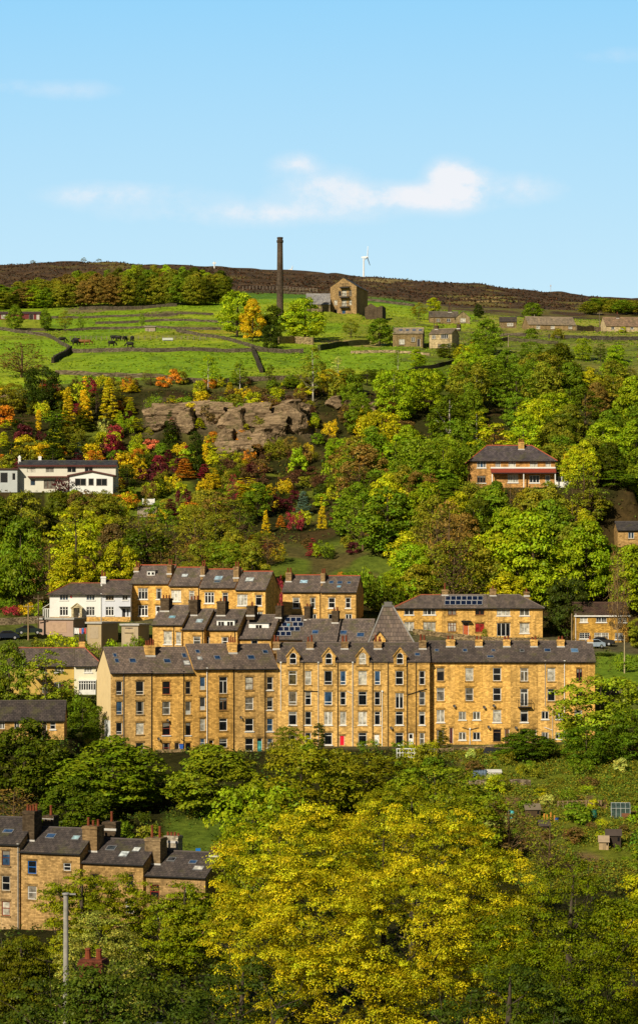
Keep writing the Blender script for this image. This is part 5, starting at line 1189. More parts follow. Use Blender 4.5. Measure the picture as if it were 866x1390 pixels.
# fields and hilltop
for px, t, b, w, cn, kd, lab in [(21, 413, 449, 27, 'mid green', 'broad', 'round tree beside the red shed'), (62, 417, 450, 18, 'mid green', 'broad', 'narrower tree right of the red shed'), (89, 421, 450, 24, 'olive', 'airy', 'olive tree in the hedge line right of the red shed'),
    (110, 427, 450, 12, 'mid green', 'airy', 'small thin tree in the upper field hedge'), (193, 424, 445, 10, 'mid green', 'airy', 'small thin tree above the field hut'), (322, 393, 458, 58, 'bright green', 'broad', 'large green tree left of the mill chimney'), (343, 406, 464, 38, 'golden', 'broad', 'golden brown tree below the mill chimney'),
    (372, 415, 462, 40, 'dark green', 'broad', 'dark green tree at the foot of the mill chimney'), (414, 402, 464, 62, 'bright green', 'broad', 'wide green tree between chimney and mill'), (367, 440, 474, 26, 'deep green', 'thicket', 'low dark bush tree below the golden brown tree'),
    (425, 470, 548, 40, 'olive', 'birch', 'tall feathery birch at the right end of the pasture'), (283, 480, 530, 30, 'bright green', 'birch', 'green birch left of the crag, on the pasture edge'), (326, 490, 530, 26, 'mid green', 'birch', 'birch with pale stem above the crag'), (368, 494, 528, 17, 'dark green', 'airy', 'small dark tree above the crag'),
    (459, 483, 522, 22, 'pale green', 'birch', 'pale silvery green young tree in the right pasture'), (540, 472, 506, 12, 'mid green', 'birch', 'thin young tree by the cream farmhouse garden'), (565, 474, 500, 26, 'bright green', 'broad', 'small round green tree below the farms'),
    (660, 432, 482, 48, 'mid green', 'broad', 'big rounded green tree right of the cream farmhouse'), (515, 432, 470, 42, 'mid green', 'broad', 'round green tree left of the dark farmhouse'), (476, 432, 458, 26, 'olive', 'airy', 'olive shrubby tree in the hedge below the mill'), (568, 410, 434, 24, 'olive', 'airy', 'grey olive tree on the slope right of the mill'),
    (588, 404, 424, 22, 'yellow green', 'broad', 'yellow green tree left of the moor edge farm'), (649, 412, 432, 15, 'deep green', 'broad', 'small dark tree right of the moor edge cottage'), (722, 410, 436, 32, 'mid green', 'broad', 'green tree behind the long barn'), (721, 445, 461, 22, 'mid green', 'shrub', 'round bush in front of the long barn'), (757, 446, 461, 20, 'olive', 'shrub', 'olive bush below the long barn'),
    (642, 464, 480, 16, 'orange', 'shrub', 'orange shrub beside the big rounded tree'), (610, 466, 486, 38, 'dark green', 'thicket', 'dark bushy tree in front of the cream farmhouse'), (845, 442, 452, 12, 'yellow green', 'shrub', 'yellow shrub before the right edge farmhouse'), (205, 500, 524, 34, 'olive', 'budding', 'olive twiggy tree on the pasture bottom wall'), (30, 462, 512, 80, 'brown', 'budding', 'broad brown twiggy tree at the left of the pasture'), (58, 497, 560, 52, 'deep green', 'thicket', 'dark evergreen mass left of the golden conifers'),
    (16, 520, 560, 50, 'olive', 'thicket', 'olive tree at the left edge above the garden')]:
    at(kd, px, t, b, w, cn, lab, Dmin=520. if b > 500 else 600.)
for px, t, b, w, lab in [(45, 353, 366, 10, 'leftmost wind bent tree on the moor skyline'), (51, 367, 384, 11, 'small tree on the moor slope at left'), (66, 357, 366, 8, 'scrubby second tree on the moor skyline'), (114, 349, 372, 9, 'tallest tree on the moor skyline'), (135, 351, 362, 9, 'last tree on the left moor skyline'), (553, 377, 384, 7, 'tiny bush on the skyline right of the turbine'), (788, 401, 409, 7, 'tiny round bush on the right skyline')]:
    at('airy', px, t, b, w, 'olive', lab, D=1180, single=True)
GR = 'trees of the hilltop wood'
for row, (D, y0, n) in enumerate(((850, 372, 20), (874, 366, 20), (898, 363, 18))):
    for i in range(n):
        px = 5+i*(310/n)+RNG.uniform(-5, 5); top = np.interp(px, [0, 60, 140, 240, 270, 320], [386, 378, 364, 361, 364, 374])+(2-row)*5+RNG.uniform(-3, 3)
        cn = RNG.choice(['olive', 'russet brown', 'mid green', 'olive', 'mid green', 'dark green', 'bright green', 'olive']); p = gp(px, D); h = (HY-top)/F*D-p.z
        veg('dense', p, max(h, 4), RNG.uniform(8, 12), PAL[cn], f'{cn} tree {["in the front row of", "deep inside", "on the far side of"][row]} the hilltop wood', GR, single=True)
GR = 'trees of the small wood on the right skyline'
for i in range(11):
    px = 800+i*7.5+RNG.uniform(-2, 2); D = RNG.uniform(900, 960); p = gp(px, D); top = np.interp(px, [795, 805, 815, 866], [412, 405, 404, 408])
    veg('broad', p, max(4, (HY-top)/F*D-p.z), RNG.uniform(8, 12), PAL[RNG.choice(['olive', 'mid green', 'olive'])], 'pale olive rounded tree of the wood on the right skyline', GR, single=True)
# below the terrace
D_ = 300
for kd, px, t, b, w, cn, D, lab in [
    ('dense', 152, 1000, 1135, 170, (.185, .24, .008), 303, 'broad bright green domed tree before the cream gable end'), ('dense', 35, 976, 1095, 115, (.10, .14, .006), 308, 'deep green tree at the left edge below the low stone building'),
    ('dense', 287, 1010, 1138, 135, (0.221, 0.248, 0.0096), 300, 'olive green bushy tree below the orange door'), ('budding', 20, 1065, 1130, 90, 'russet brown', 292, 'brownish budding tree behind the stepped row'), ('dense', 100, 1055, 1140, 100, (0.116, 0.166, 0.0072), 290, 'dark green tree behind the stepped row chimneys'),
    ('thicket', 410, 1015, 1130, 165, (.20, .215, .007), 290, 'yellowish olive tree below the pointed dormers'), ('thicket', 500, 1022, 1120, 135, (.19, .20, .007), 300, 'olive tree below the red front door'), ('thicket', 590, 1040, 1150, 150, (0.232, 0.268, 0.0096), 285, 'olive green tree beside the allotments'),
    ('thicket', 345, 1060, 1180, 140, (0.290, 0.343, 0.0084), 262, 'olive tree left of the yellow maple'), ('thicket', 640, 1075, 1190, 105, (0.186, 0.241, 0.0084), 268, 'dull green tree at the left of the allotments'), ('budding', 690, 1085, 1170, 95, 'brown', 268, 'bare brown twiggy tree in front of the allotments'),
    ('budding', 745, 1105, 1185, 70, 'olive', 262, 'olive twiggy tree at the foot of the allotments'),
    ('dense', 714, 990, 1060, 86, (0.086, 0.152, 0.0060), 318, 'dark green rounded shrub tree under the balcony'), ('thicket', 816, 916, 1060, 135, (0.301, 0.382, 0.0150), 325, 'feathery light green tree covering the right end of the terrace'), ('thicket', 858, 960, 1060, 70, (0.104, 0.178, 0.0060), 318, 'mid green tree at the right edge beside the terrace'), ('thicket', 795, 985, 1058, 70, (0.093, 0.166, 0.0060), 315, 'green bushy tree below the terrace right end'),
    ('conifer', 601, 983, 1036, 27, (0.128, 0.114, 0.0072), 330, 'small upright brownish conifer before the terrace corner'), ('thicket', 392, 985, 1035, 40, (0.197, 0.216, 0.0090), 329, 'olive shrub before the greenery hidden house'), ('cypress', 433, 980, 1030, 18, 'deep green', 329, 'dark upright conifer left of the red front door'), ('bush', 412, 995, 1030, 30, 'yellow green', 328, 'yellowish shrub between olive shrub and dark conifer'),
    ('bush', 500, 1003, 1026, 34, 'mid green', 328, 'green shrub before the white door'), ('bush', 545, 1005, 1024, 30, 'mid green', 327.5, 'leafy shrub under the tall attic window house'), ('shrub', 222, 1018, 1032, 22, 'mid green', 327.5, 'small shrub beside the black doorway'),
    ('airy', 62, 880, 1000, 80, (0.221, 0.268, 0.0120), 338, 'feathery yellow green birch in front of the yellow house'), ('broad', 14, 868, 965, 60, (0.186, 0.241, 0.0120), 341, 'light green tree at the left edge before the yellow house'), ('shrub', 112, 938, 975, 38, 'mid green', 336, 'green round shrub below the white bay window'), ('thicket', 112, 950, 1010, 60, (0.104, 0.166, 0.0060), 331, 'leafy shrub tree left of the cream gable'), ('bush', 92, 926, 948, 22, 'maroon', 346, 'dark red shrub beside the bay window'), ('bush', 100, 935, 950, 24, 'mid green', 344, 'low green shrub before the bay window'),
    ('bush', 848, 885, 925, 40, 'mid green', 360, 'green bush right of the sloping lawn'), ('thicket', 872, 838, 880, 44, 'olive', 384, 'olive tree at the right edge before the yellow house'), ('shrub', 820, 886, 896, 34, 'deep green', 374, 'dark clipped hedge below the yellow house'), ('shrub', 580, 855, 866, 18, 'bright green', 386, 'round green shrub before the hipped row, left'), ('shrub', 657, 853, 863, 9, 'olive', 387, 'small olive shrub beside the dark red window'),
    ('bush', 80, 820, 846, 1, 'mid green', 388, None),
    ('bush', 16, 822, 838, 30, 'crimson', 392, 'crimson shrub above the parked cars'), ('bush', 36, 818, 838, 24, 'golden', 392, 'golden shrub above the parked cars'), ('bush', 50, 816, 838, 20, 'bright green', 393, 'green shrub beside the conservatory'), ('bush', 8, 812, 832, 40, 'mid green', 397, 'green shrub at the left edge above the parked cars'),
    ('bush', 85, 858, 880, 50, 'yellow green', 366, 'yellow green rough shrub below the long garage'), ('bush', 120, 870, 884, 40, 'olive', 362, 'olive rough shrub below the square garage'), ('bush', 160, 868, 886, 40, 'bright green', 363, 'green shrub below the garages'), ('bush', 188, 862, 882, 26, 'mid green', 366, 'green shrub beside the rightmost garage'), ('bush', 60, 866, 882, 40, 'olive', 364, 'olive shrub above the yellow house roof'),
    ('bush', 505, 770, 800, 40, 'mid green', 402, 'green shrub right of the small upper houses'), ('bush', 381, 782, 812, 14, 'crimson', 396, 'dark red shrub between the upper stone rows'), ('bush', 520, 790, 830, 60, 'dark green', 400, 'dark shrub behind the pyramid roof'), ('bush', 555, 785, 806, 46, 'bright green', 403, 'bright green shrub behind the hipped row')]:
    if lab: at(kd, px, t, b, w, cn, lab, D)
GR = 'shrubs on the allotments'
scatter(56, (625, 880), (264, 322), ['bush', 'shrub'], (.8, 2.6), (1., 1.8), ['bright green', 'mid green', 'yellow green', 'olive', 'mid green', 'brown', 'pale green'], 'on the allotment slope', GR, seed=21, hmin=.5, sp=.8)
scatter(14, (150, 330), (268, 300), ['bush', 'shrub'], (1.5, 3), (1., 1.4), ['mid green', 'olive', 'dark green'], 'behind the stepped row', None, seed=22, hmin=.8, sp=.6)
scatter(12, (380, 600), (308, 322), ['bush', 'shrub'], (2.5, 4.2), (1., 1.3), ['olive', 'yellow green', 'mid green'], 'at the foot of the terrace', None, seed=23, hmin=.8, sp=.55)

# ------------------------------------------------------------------ foreground trees, built leaf by leaf
def lobed(rs, n, R, z0, z1, given=None):
    L = given or []
    for k in range(0 if given else 9):
        a = k*2.4+rs.rand()*.6; rr = R*(.25+.42*rs.rand()) if k else 0.; zc = z0+(z1-z0)*(.25+.5*rs.rand()) if k else z1-R*.55
        r = R*rs.uniform(.36, .52); zc = min(zc, z1-r*.8-R*.22*(rr/R)); L.append((rr*math.cos(a), rr*math.sin(a), zc, r))
    wt = np.array([q[3]**2 for q in L]); wt = wt/wt.sum(); out_ = []
    while len(out_) < n:
        x, y, z, r = L[rs.choice(len(L), p=wt)]; d = rs.normal(size=3); d /= np.linalg.norm(d); q = np.array([x, y, z])+d*r*(.5+.5*rs.rand()**.4)*np.array([1, 1, .95])
        if q[2] < z0: q[2] = z0+rs.rand()*(z1-z0)*.3
        out_.append(q)
    return np.array(out_)
def hero(name, label, px, top, D, wpx, base_z, shape, n, cr, per, size, seed, col, zlow=.2, lobes=None, nl=40, r0=.4, bark=(.09, .07, .05), twig=2, **kw):
    rs = np.random.RandomState(seed); x = (px-CX)/F*D; zt = (HY-top)/F*D; Hh = zt-base_z; R = wpx/F*D/2
    c = lobed(rs, n, R-cr*.5, Hh*zlow, Hh-cr*.4, lobes and [((a-px)/F*D, w/F*D, (HY-b)/F*D-base_z, r/F*D) for a, b, r, w in lobes]) if shape == 'lobed' else env(rs, n, shape, R-cr*.5, Hh*zlow, Hh-cr*.4); rad = cr*(.55+.9*rs.rand(n, 1))*np.array([[1, 1, kw.pop('flat', .55)]])
    rt = empty(name, (x, D, base_z)); tag(rt, label, 'tree')
    t = bpy.data.objects.new('trunk', trunk_mesh(name+'_trunk', limbs(rs, c, nl, Hh*zlow*.6, Hh*.9, r0, twig), 7)); link(t, rt); t.color = (*bark, 1)
    q = bpy.data.objects.new('crown', leaf_mesh(name+'_crown', c, rad, per, size, rs, **kw)); link(q, rt); q.color = (*col, 1)
    return rt
gz = lambda px, D: H((px-CX)/F*D, D)-.2
hero('maple_tree', 'huge yellow flowering maple filling the middle foreground', 520, 1086, 150, 470, gz(520, 150), 'lobed', 2000, .6, 125, .13, 31, (.50, .445, .010), zlow=.03, nl=60, twig=1, r0=.3, up=.5, jit=.45, hue=.14, clump_tone=.5, shell=.45, flat=.75, lobes=[(345, 1192, 62, 20), (425, 1150, 66, -40), (515, 1152, 68, 20), (600, 1158, 66, -30), (672, 1215, 64, 10), (335, 1270, 60, -20), (425, 1245, 80, -90), (540, 1250, 95, -110), (650, 1290, 70, -60), (470, 1350, 100, -80), (590, 1360, 90, -60), (360, 1350, 70, 0), (700, 1260, 50, 40)])
hero('maple_tree', 'dark green maple at lower right beside the yellow flowering one', 775, 1150, 138, 260, gz(770, 138), 'lobed', 900, .58, 110, .13, 32, (.15, .185, .004), zlow=.05, nl=40, up=.4, clump_tone=.35, shell=.45, flat=.8)
hero('maple_tree', 'yellow green tree cut by the right edge of the foreground', 875, 1168, 150, 130, gz(875, 150), 'lobed', 420, .55, 100, .14, 33, (.40, .39, .006), zlow=.1, nl=40, up=.5, clump_tone=.3, shell=.4)
hero('sycamore_tree', 'fresh green sycamore at lower left screening the stepped row', 112, 1168, 196, 230, gz(112, 196), 'lobed', 750, .6, 90, .17, 34, (.23, .25, .006), zlow=.05, nl=40, up=.4, clump_tone=.35, shell=.4)
hero('sycamore_tree', 'slim green sycamore between stepped row and yellow maple', 250, 1184, 188, 170, gz(250, 188), 'lobed', 520, .6, 90, .18, 35, (.22, .255, .006), zlow=.2, nl=40, up=.4, clump_tone=.35, shell=.4)
hero('sycamore_tree', 'thin brownish young tree before the stepped row windows', 205, 1200, 204, 90, gz(205, 204), 'oval', 130, .5, 50, .17, 36, (.20, .16, .02), zlow=.2, nl=60, up=.4, r0=.2, twig=3)
hero('sycamore_tree', 'dark green low tree in the bottom left corner', 30, 1258, 180, 150, gz(30, 180), 'lobed', 480, .6, 80, .17, 37, (.12, .13, .005), zlow=.2, nl=30)
hero('hawthorn_tree', 'hawthorn covered in cream blossom behind the lamp post', 140, 1235, 150, 130, gz(140, 150), 'wide', 460, .5, 85, .13, 38, (.33, .34, .05), zlow=.2, nl=30, tone=.5)
hero('broadleaf_tree', 'yellowish green tree left of the maple, above its shoulder', 380, 1090, 205, 180, gz(380, 205), 'wide', 400, .7, 90, .2, 39, (.23, .25, .006), zlow=.15, nl=40, up=.5)
hero('broadleaf_tree', 'olive yellow tree standing behind the maple crown', 560, 1060, 232, 220, gz(560, 232), 'wide', 420, .8, 85, .24, 40, (.22, .23, .006), zlow=.15, nl=40, up=.5)
hero('broadleaf_tree', 'dark green tree at the bottom edge under the maple', 330, 1295, 135, 210, gz(330, 135), 'round', 200, .6, 85, .16, 41, (.06, .09, .008), zlow=.2, nl=30)  # dim leaf colour carries the shade along the bottom edge
hero('broadleaf_tree', 'dark green tree along the bottom edge behind the concrete post', 150, 1304, 100, 330, gz(150, 100), 'wide', 330, .6, 85, .15, 43, (.07, .10, .008), zlow=.2, nl=20)
hero('shrub_tree', 'low dark green bush round the peeping red chimney pots', 128, 1304, 97, 120, gz(128, 97)+4, 'dome', 200, .5, 95, .12, 44, (.09, .13, .01), zlow=.3, nl=12)
hero('broadleaf_tree', 'green tree coloured dim as if shaded, at the bottom edge beside the dark maple', 690, 1300, 128, 240, gz(690, 128), 'round', 200, .6, 85, .16, 42, (.06, .09, .008), zlow=.2, nl=30)  # shade put into the leaf colour here too

# ------------------------------------------------------------------ ground cover nobody could count
def cover(name, n, pxr, Dr, size, col, seed, test=None, hgt=.35, label=None, ctone=.5, hue=.45):
    rs = np.random.RandomState(seed); px = rs.uniform(*pxr, n); D = rs.uniform(*Dr, n)
    cl = vnoise((px-CX)/F*D, D, 3.5, seed); keep = cl+.35*rs.rand(n) > .55
    if test is not None: keep &= test(px, D)
    px, D = px[keep], D[keep]; x = (px-CX)/F*D; z = np.array([H(a, b) for a, b in zip(x, D)])
    cen = np.stack([x, D, z+.1], -1); rad = np.ones((len(x), 3))*np.array([.35, .35, hgt])*(.5+rs.rand(len(x), 1))
    me = leaf_mesh(name, cen, rad, 5, size, rs, hue=hue, clump_tone=ctone, up=1.2 if ctone < .3 else .6); o = bpy.data.objects.new(name, me); link(o); o.color = (*col, 1); tag(o, label, 'ground cover', kind='stuff')
cover('undergrowth', 16000, (-40, 906), (402, 572), .38, (.12, .125, .02), 51, hgt=.6, label='mixed undergrowth covering the wooded hillside', test=lambda p, D: ~((p > 365) & (p < 545) & (D < 450) & (D > 408)) & ~((D > 542) & (D < 555) & (p > 205) & (p < 420)))
cover('undergrowth', 34000, (560, 900), (256, 328), .22, (.20, .22, .02), 52, hgt=.45, label='weeds and vegetable plants over the allotment slope')
cover('undergrowth', 9000, (-20, 620), (262, 328), .28, (.10, .13, .015), 53, hgt=.6, label='brambles on the bank below the terrace')
cover('undergrowth', 5000, (-20, 830), (350, 400), .25, (.13, .14, .02), 54, hgt=.4, label='rough plants between the rows of houses', test=lambda p, D: vnoise(p, D, 9, 3) > .45)
cover('undergrowth', 9000, (-40, 906), (170, 260), .3, (.07, .09, .012), 56, hgt=.8, label='undergrowth coloured dim as if shaded, below the foreground trees')  # dim plant colour stands in for shadow under the trees
cover('rushes', 16000, (-20, 890), (580, 860), .5, (.25, .36, .02), 57, hgt=.12, ctone=.2, hue=.15, label='rough tufts of grass and rushes in the pastures')
cover('heather', 14000, (-20, 890), (930, 1205), .7, (.085, .05, .03), 55, hgt=.5, label='dark heather covering the moor')

def far_wood(name, n, pxr, Dr, seed, label):
    rs = np.random.RandomState(seed); px = rs.uniform(*pxr, n); D = rs.uniform(*Dr, n); x = (px-CX)/F*D
    keep = np.array([not in_house(a, b, 3.) for a, b in zip(x, D)]); x, D = x[keep], D[keep]
    z = np.array([H(a, b) for a, b in zip(x, D)])
    T = np.stack([x, D, z], -1); hh = rs.uniform(7, 13, len(T)); cen = []; rad = []
    for t, h in zip(T, hh):
        for _ in range(14):
            d = rs.normal(size=3); d /= np.linalg.norm(d); cen.append(t+np.array([0, 0, h*.58])+d*np.array([h*.3, h*.3, h*.36])); rad.append((1.5, 1.5, 1.2))
    me = leaf_mesh(name, np.array(cen), np.array(rad), 60, .45, rs, hue=.4, clump_tone=.45); o = bpy.data.objects.new(name, me); link(o); o.color = (.16, .19, .01, 1); tag(o, label, 'woodland', kind='stuff')
far_wood('woodland', 70, (915, 1120), (404, 640), 61, 'dense wood carrying on past the right edge of the view'); far_wood('woodland', 50, (-260, -60), (404, 600), 62, 'dense wood carrying on past the left edge of the view')
far_wood('woodland', 60, (905, 1120), (180, 330), 63, 'trees carrying on past the right end of the terrace'); far_wood('woodland', 40, (-300, -130), (180, 330), 64, 'trees carrying on past the left edge below the houses')
# ------------------------------------------------------------------ crag
def boulder_mesh(seed):
    import bmesh
    rs = np.random.RandomState(seed); bm = bmesh.new(); bmesh.ops.create_cube(bm, size=2.); bmesh.ops.subdivide_edges(bm, edges=bm.edges[:], cuts=13, use_grid_fill=True)
    A = unit(rs.normal(size=(14, 3))); d = .72+.28*rs.rand(14); LY = .84+.16*rs.rand(16)
    for v in bm.verts:
        p = np.array(v.co); p = p*.86/max(.6, np.abs(p).max())*1.1 if False else p
        for a, k in zip(A, d):
            t = p@a
            if t > k*1.08: p = p-a*(t-k*1.08)
        z = p[2]; ly = LY[int((z+1.3)*4.2+.35*math.sin(p[0]*3+seed)) % 16]; p[:2] *= ly; cr = LY[int((p[0]+1.5)*2.6+.5*math.sin(z*4+seed)) % 16]; p[1] *= .35+.65*cr; p += rs.normal(size=3)*.018
        v.co = p
    me = bpy.data.meshes.new('boulder'); bm.to_mesh(me); bm.free(); me.materials.append(MRK); return me
BM = [boulder_mesh(s) for s in (1, 2, 3, 4, 5)]
def boulder(px, py, D, w, h, dpt, col, label, group, name='crag', rz=None):
    o = bpy.data.objects.new(name, RNG.choice(BM)); link(o); p = P(px, py, D); o.location = p; o.scale = (w/2, dpt/2, h/2); o.rotation_euler = (RNG.uniform(-.05, .05), RNG.uniform(-.06, .06), RNG.uniform(-.3, .3) if rz is None else rz)
    kk = RNG.uniform(.75, 1.15); o.color = (*[c*kk for c in col], 1); tag(o, label, 'rock', group); VEG.append((o, label, px, group)); return o
RKC = (.38, .285, .18)
for px, py, w, h, lab in [(212, 562, 40, 16, 'rounded sandstone block at the left end of the crag'), (228, 566, 44, 24, 'big pale block of the crag, left part'), (250, 574, 40, 26, 'layered block of the crag below its left top'), (262, 556, 46, 14, 'flat top slab of the crag, left'),
    (284, 566, 40, 26, 'upright block left of the crag centre'), (305, 558, 44, 16, 'flat top slab at the crag centre'), (318, 576, 46, 30, 'large block at the crag centre'), (345, 568, 44, 28, 'broad block right of the crag centre'), (368, 582, 50, 28, 'low broad block of the crag right part'),
    (388, 562, 42, 26, 'tall block near the right end of the crag'), (402, 575, 34, 30, 'end block at the right of the crag'), (356, 598, 44, 22, 'lower block under the crag right part'), (306, 604, 36, 30, 'leaning slab below the crag centre'), (318, 618, 44, 26, 'low slab at the bottom of the crag'), (335, 600, 30, 22, 'small block in the lower crag'),
    (410, 556, 26, 14, 'small block on the right top of the crag'), (455, 548, 30, 14, 'small rock outcrop right of the crag'), (480, 552, 34, 12, 'low rock outcrop in the heath right of the crag'), (215, 580, 24, 12, 'small rock under the left end of the crag'), (12, 540, 22, 14, 'rock at the left edge above the garden'), (502, 556, 28, 14, 'rock outcrop at the wood edge right of the crag')]:
    D = hit(px, py+h*.35, 500.); boulder(px, py, D+1.2, w/F*D*1.05, h/F*D*1.5, 6.5, RKC, lab, 'blocks of the sandstone crag')
# ------------------------------------------------------------------ dry stone walls
def wall(pts, label, h=1.25, t=.5, Dmin=570., name='dry_stone_wall', col=(.15, .125, .09), mat=MW, step=1.6, coping=True, D=None, cat='wall', group=None):
    P3 = []
    for i, q in enumerate(pts):
        d = hit(q[0], q[1], Dmin) if D is None else D[i]; P3.append(((q[0]-CX)/F*d, d))
    line = []
    for (a, b), (c, d) in zip(P3[:-1], P3[1:]):
        n = max(1, int(math.hypot(c-a, d-b)/step)); line += [(a+(c-a)*k/n, b+(d-b)*k/n) for k in range(n)]
    line.append(P3[-1]); mb = MB(); rings = []
    for i, (x, y) in enumerate(line):
        a = line[max(i-1, 0)]; b = line[min(i+1, len(line)-1)]; dx, dy = b[0]-a[0], b[1]-a[1]; L = math.hypot(dx, dy) or 1; nx, ny = -dy/L, dx/L
        z = H(x, y); hh = h*.72*RNG.uniform(.88, 1.1)
        rings.append(len(mb.v)); mb.v += [(x-nx*t/2, y-ny*t/2, z-.5), (x-nx*t*.38, y-ny*t*.38, z+hh), (x+nx*t*.38, y+ny*t*.38, z+hh), (x+nx*t/2, y+ny*t/2, z-.5)]
    for a, b in zip(rings[:-1], rings[1:]):
        mb.f += [(a, b, b+1, a+1), (a+1, b+1, b+2, a+2), (a+2, b+2, b+3, a+3)]
    mb.f += [(rings[0], rings[0]+1, rings[0]+2, rings[0]+3), (rings[-1]+3, rings[-1]+2, rings[-1]+1, rings[-1])]
    o = mb.build(name, mat, None, col); tag(o, label, cat, group); return o
wall([(96, 479), (200, 478), (300, 478.5), (412, 479)], 'long dark dry stone wall across the middle of the pasture', h=1.6)
wall([(72, 493), (97, 477)], 'thick dark wall dropping down the left of the pasture', h=2.2, t=.9, col=(.07, .06, .045))
wall([(0, 448), (60, 456), (95, 474)], 'wall curving down from the red shed', h=1.4)
wall([(22, 449), (150, 447), (300, 448)], 'straight wall above the cattle field', h=1.2)
wall([(240, 450), (300, 460), (362, 477)], 'wall slanting down to the right of the cattle field', h=1.4)
wall([(108, 421), (180, 420), (240, 416)], 'wall along the foot of the hilltop wood', h=1.6, Dmin=700)
wall([(60, 433), (180, 430), (290, 428)], 'thin wall across the upper rough field', h=1.1, Dmin=700)
wall([(130, 440), (220, 436), (330, 440)], 'wall between the field hut and the hilltop wood', h=1.1, Dmin=700)
wall([(343, 476), (349, 490), (355, 506)], 'dark wall running down the pasture at its right', h=1.7, t=1., col=(.08, .065, .045))
wall([(76, 508), (160, 512), (250, 519), (340, 518), (433, 516)], 'retaining wall along the bottom of the pasture', h=1.6, col=(.17, .135, .09))
wall([(433, 519), (510, 514), (560, 505), (595, 499), (650, 486)], 'long dark wall rising to the right under the farms', h=1.5, Dmin=580, col=(.07, .06, .045))
wall([(640, 468), (690, 463), (757, 468)], 'mossy wall under the right hilltop', h=1.6, col=(.12, .11, .06))
wall([(744, 459), (800, 461), (890, 462)], 'dark wall in front of the right edge farm', h=1.7, col=(.09, .08, .06))
wall([(640, 455), (670, 456), (716, 457)], 'short wall left of the long barn', h=1.4)
wall([(433, 476), (470, 470), (500, 468)], 'hedge topped wall below the mill slope', h=2.2, t=1.2, col=(.07, .08, .03))
wall([(476, 480), (530, 479), (583, 483)], 'pale garden wall of the farmhouses', h=1.1, col=(.42, .33, .2))
wall([(378, 467), (400, 466), (425, 468)], 'pale stone wall below the wide green tree', h=3., col=(.36, .28, .15))
wall([(782, 449), (805, 449.5), (820, 450)], 'wall joining long barn and right edge farm', h=2.5, col=(.2, .16, .11))
wall([(333, 398), (380, 398), (430, 401)], 'thin wall on the moor edge behind the mill chimney', h=1.3, Dmin=820)
wall([(495, 408), (530, 412), (562, 416)], 'thin wall on the slope right of the mill', h=1.4, Dmin=820)
wall([(0, 0)]*2, '', D=[1, 1]) if False else None
wall([(585, 1021), (650, 1022), (700, 1023)], 'garden wall below the right part of the terrace', D=[326, 325.5, 325.5], h=1., col=(.3, .22, .12))
wall([(636, 0), (720, 0)], 'low grey retaining wall across the allotments', D=[305, 304], h=1., col=(.24, .19, .14))
wall([(-10, 0), (60, 0), (135, 0), (200, 0)], 'dark retaining wall above the yellow house roof', D=[369, 368, 368, 366], h=1.6, col=(.17, .12, .07))
wall([(-20, 0), (60, 0)], 'tall boundary wall above the parked cars', D=[383, 384], h=1.6, col=(.22, .17, .11))
wall([(560, 0), (640, 0), (745, 0)], 'stone garden wall in front of the hipped row', D=[383, 382, 383], h=1.2, col=(.3, .22, .12))
wall([(806, 0), (870, 0)], 'low wall at the bottom of the sloping lawn', D=[346, 347], h=.8, col=(.22, .18, .13))
wall([(440, 0), (500, 0), (540, 0)], 'retaining wall along the foot of the steep lawn', D=[406, 407, 408], h=1.5, col=(.25, .18, .1))
wall([(212, 0), (250, 0)], 'step wall below the black doorway', D=[325.3, 326], h=.6, col=(.3, .22, .12))
# lawn steps, drive, paths
def strip(name, pts, w, mat, col, lift=.06):
    mb = MB(); prev = None
    for i, (px, D) in enumerate(pts):
        x = (px-CX)/F*D; z = H(x, D)+lift; q = len(mb.v); mb.v += [(x-w/2, D, z), (x+w/2, D, z)]
        if prev is not None: mb.f.append((prev, prev+1, q+1, q))
        prev = q
    o = mb.build(name, mat, None, col); tag(o, kind='structure')
strip('drive', [(200, D) for D in np.arange(474, 486, 1.5)], 4., MPT, (.42, .34, .24), .12)
o = gp(202, 486.5); rt = empty('fence', o); tag(rt, 'short white boarded fence at the top of the villa drive', 'fence')
m = MB(); m.box(-1.3, 1.3, 0, .08, .1, 1.35); m.build('boards', MPT, rt, WHITE)
for x in (-1.2, 1.2): MB().box(x-.08, x+.08, .082, .2, -.3, 1.45).build('post', MPT, rt, WHITE)
# ------------------------------------------------------------------ garages
def garage(label, px0, px1, D, py0, py1, depth, col, rz, door=True, win=False):
    h = House('garage', label, px0, px1, D, py1, py0, py0-1, depth, rz, 'gable', 'gable', wall=MR, wcol=col, rcol=(.4, .38, .35), flat=True, cat='garage', gutter=False, sink=2)
    if win: h.win((px0+px1)/2-6, (px0+px1)/2+4, py0+3, py0+9.5, 'm3', 'd', lintel=False, frame=(.2, .1, .06), fw=.06)
    MB().box(h.w*.2, h.w*.8, -.03, -.003, .05, h.he*.8).build('door', MPT, h.root, tuple(c*.9 for c in col)); h.finish()
garage('long low pinkish garage with white edged flat roof', 54, 100, 377, 841, 859, 5, (.50, .33, .22), math.radians(-16))
garage('square beige garage with dark right side, behind the washing line', 119, 138, 370, 846.5, 867, 5.5, (.46, .36, .24), math.radians(-24))
garage('beige garage with small dark window, below the stone row', 165.5, 188, 370, 849, 872, 5, (.52, .40, .24), math.radians(-16), win=True)
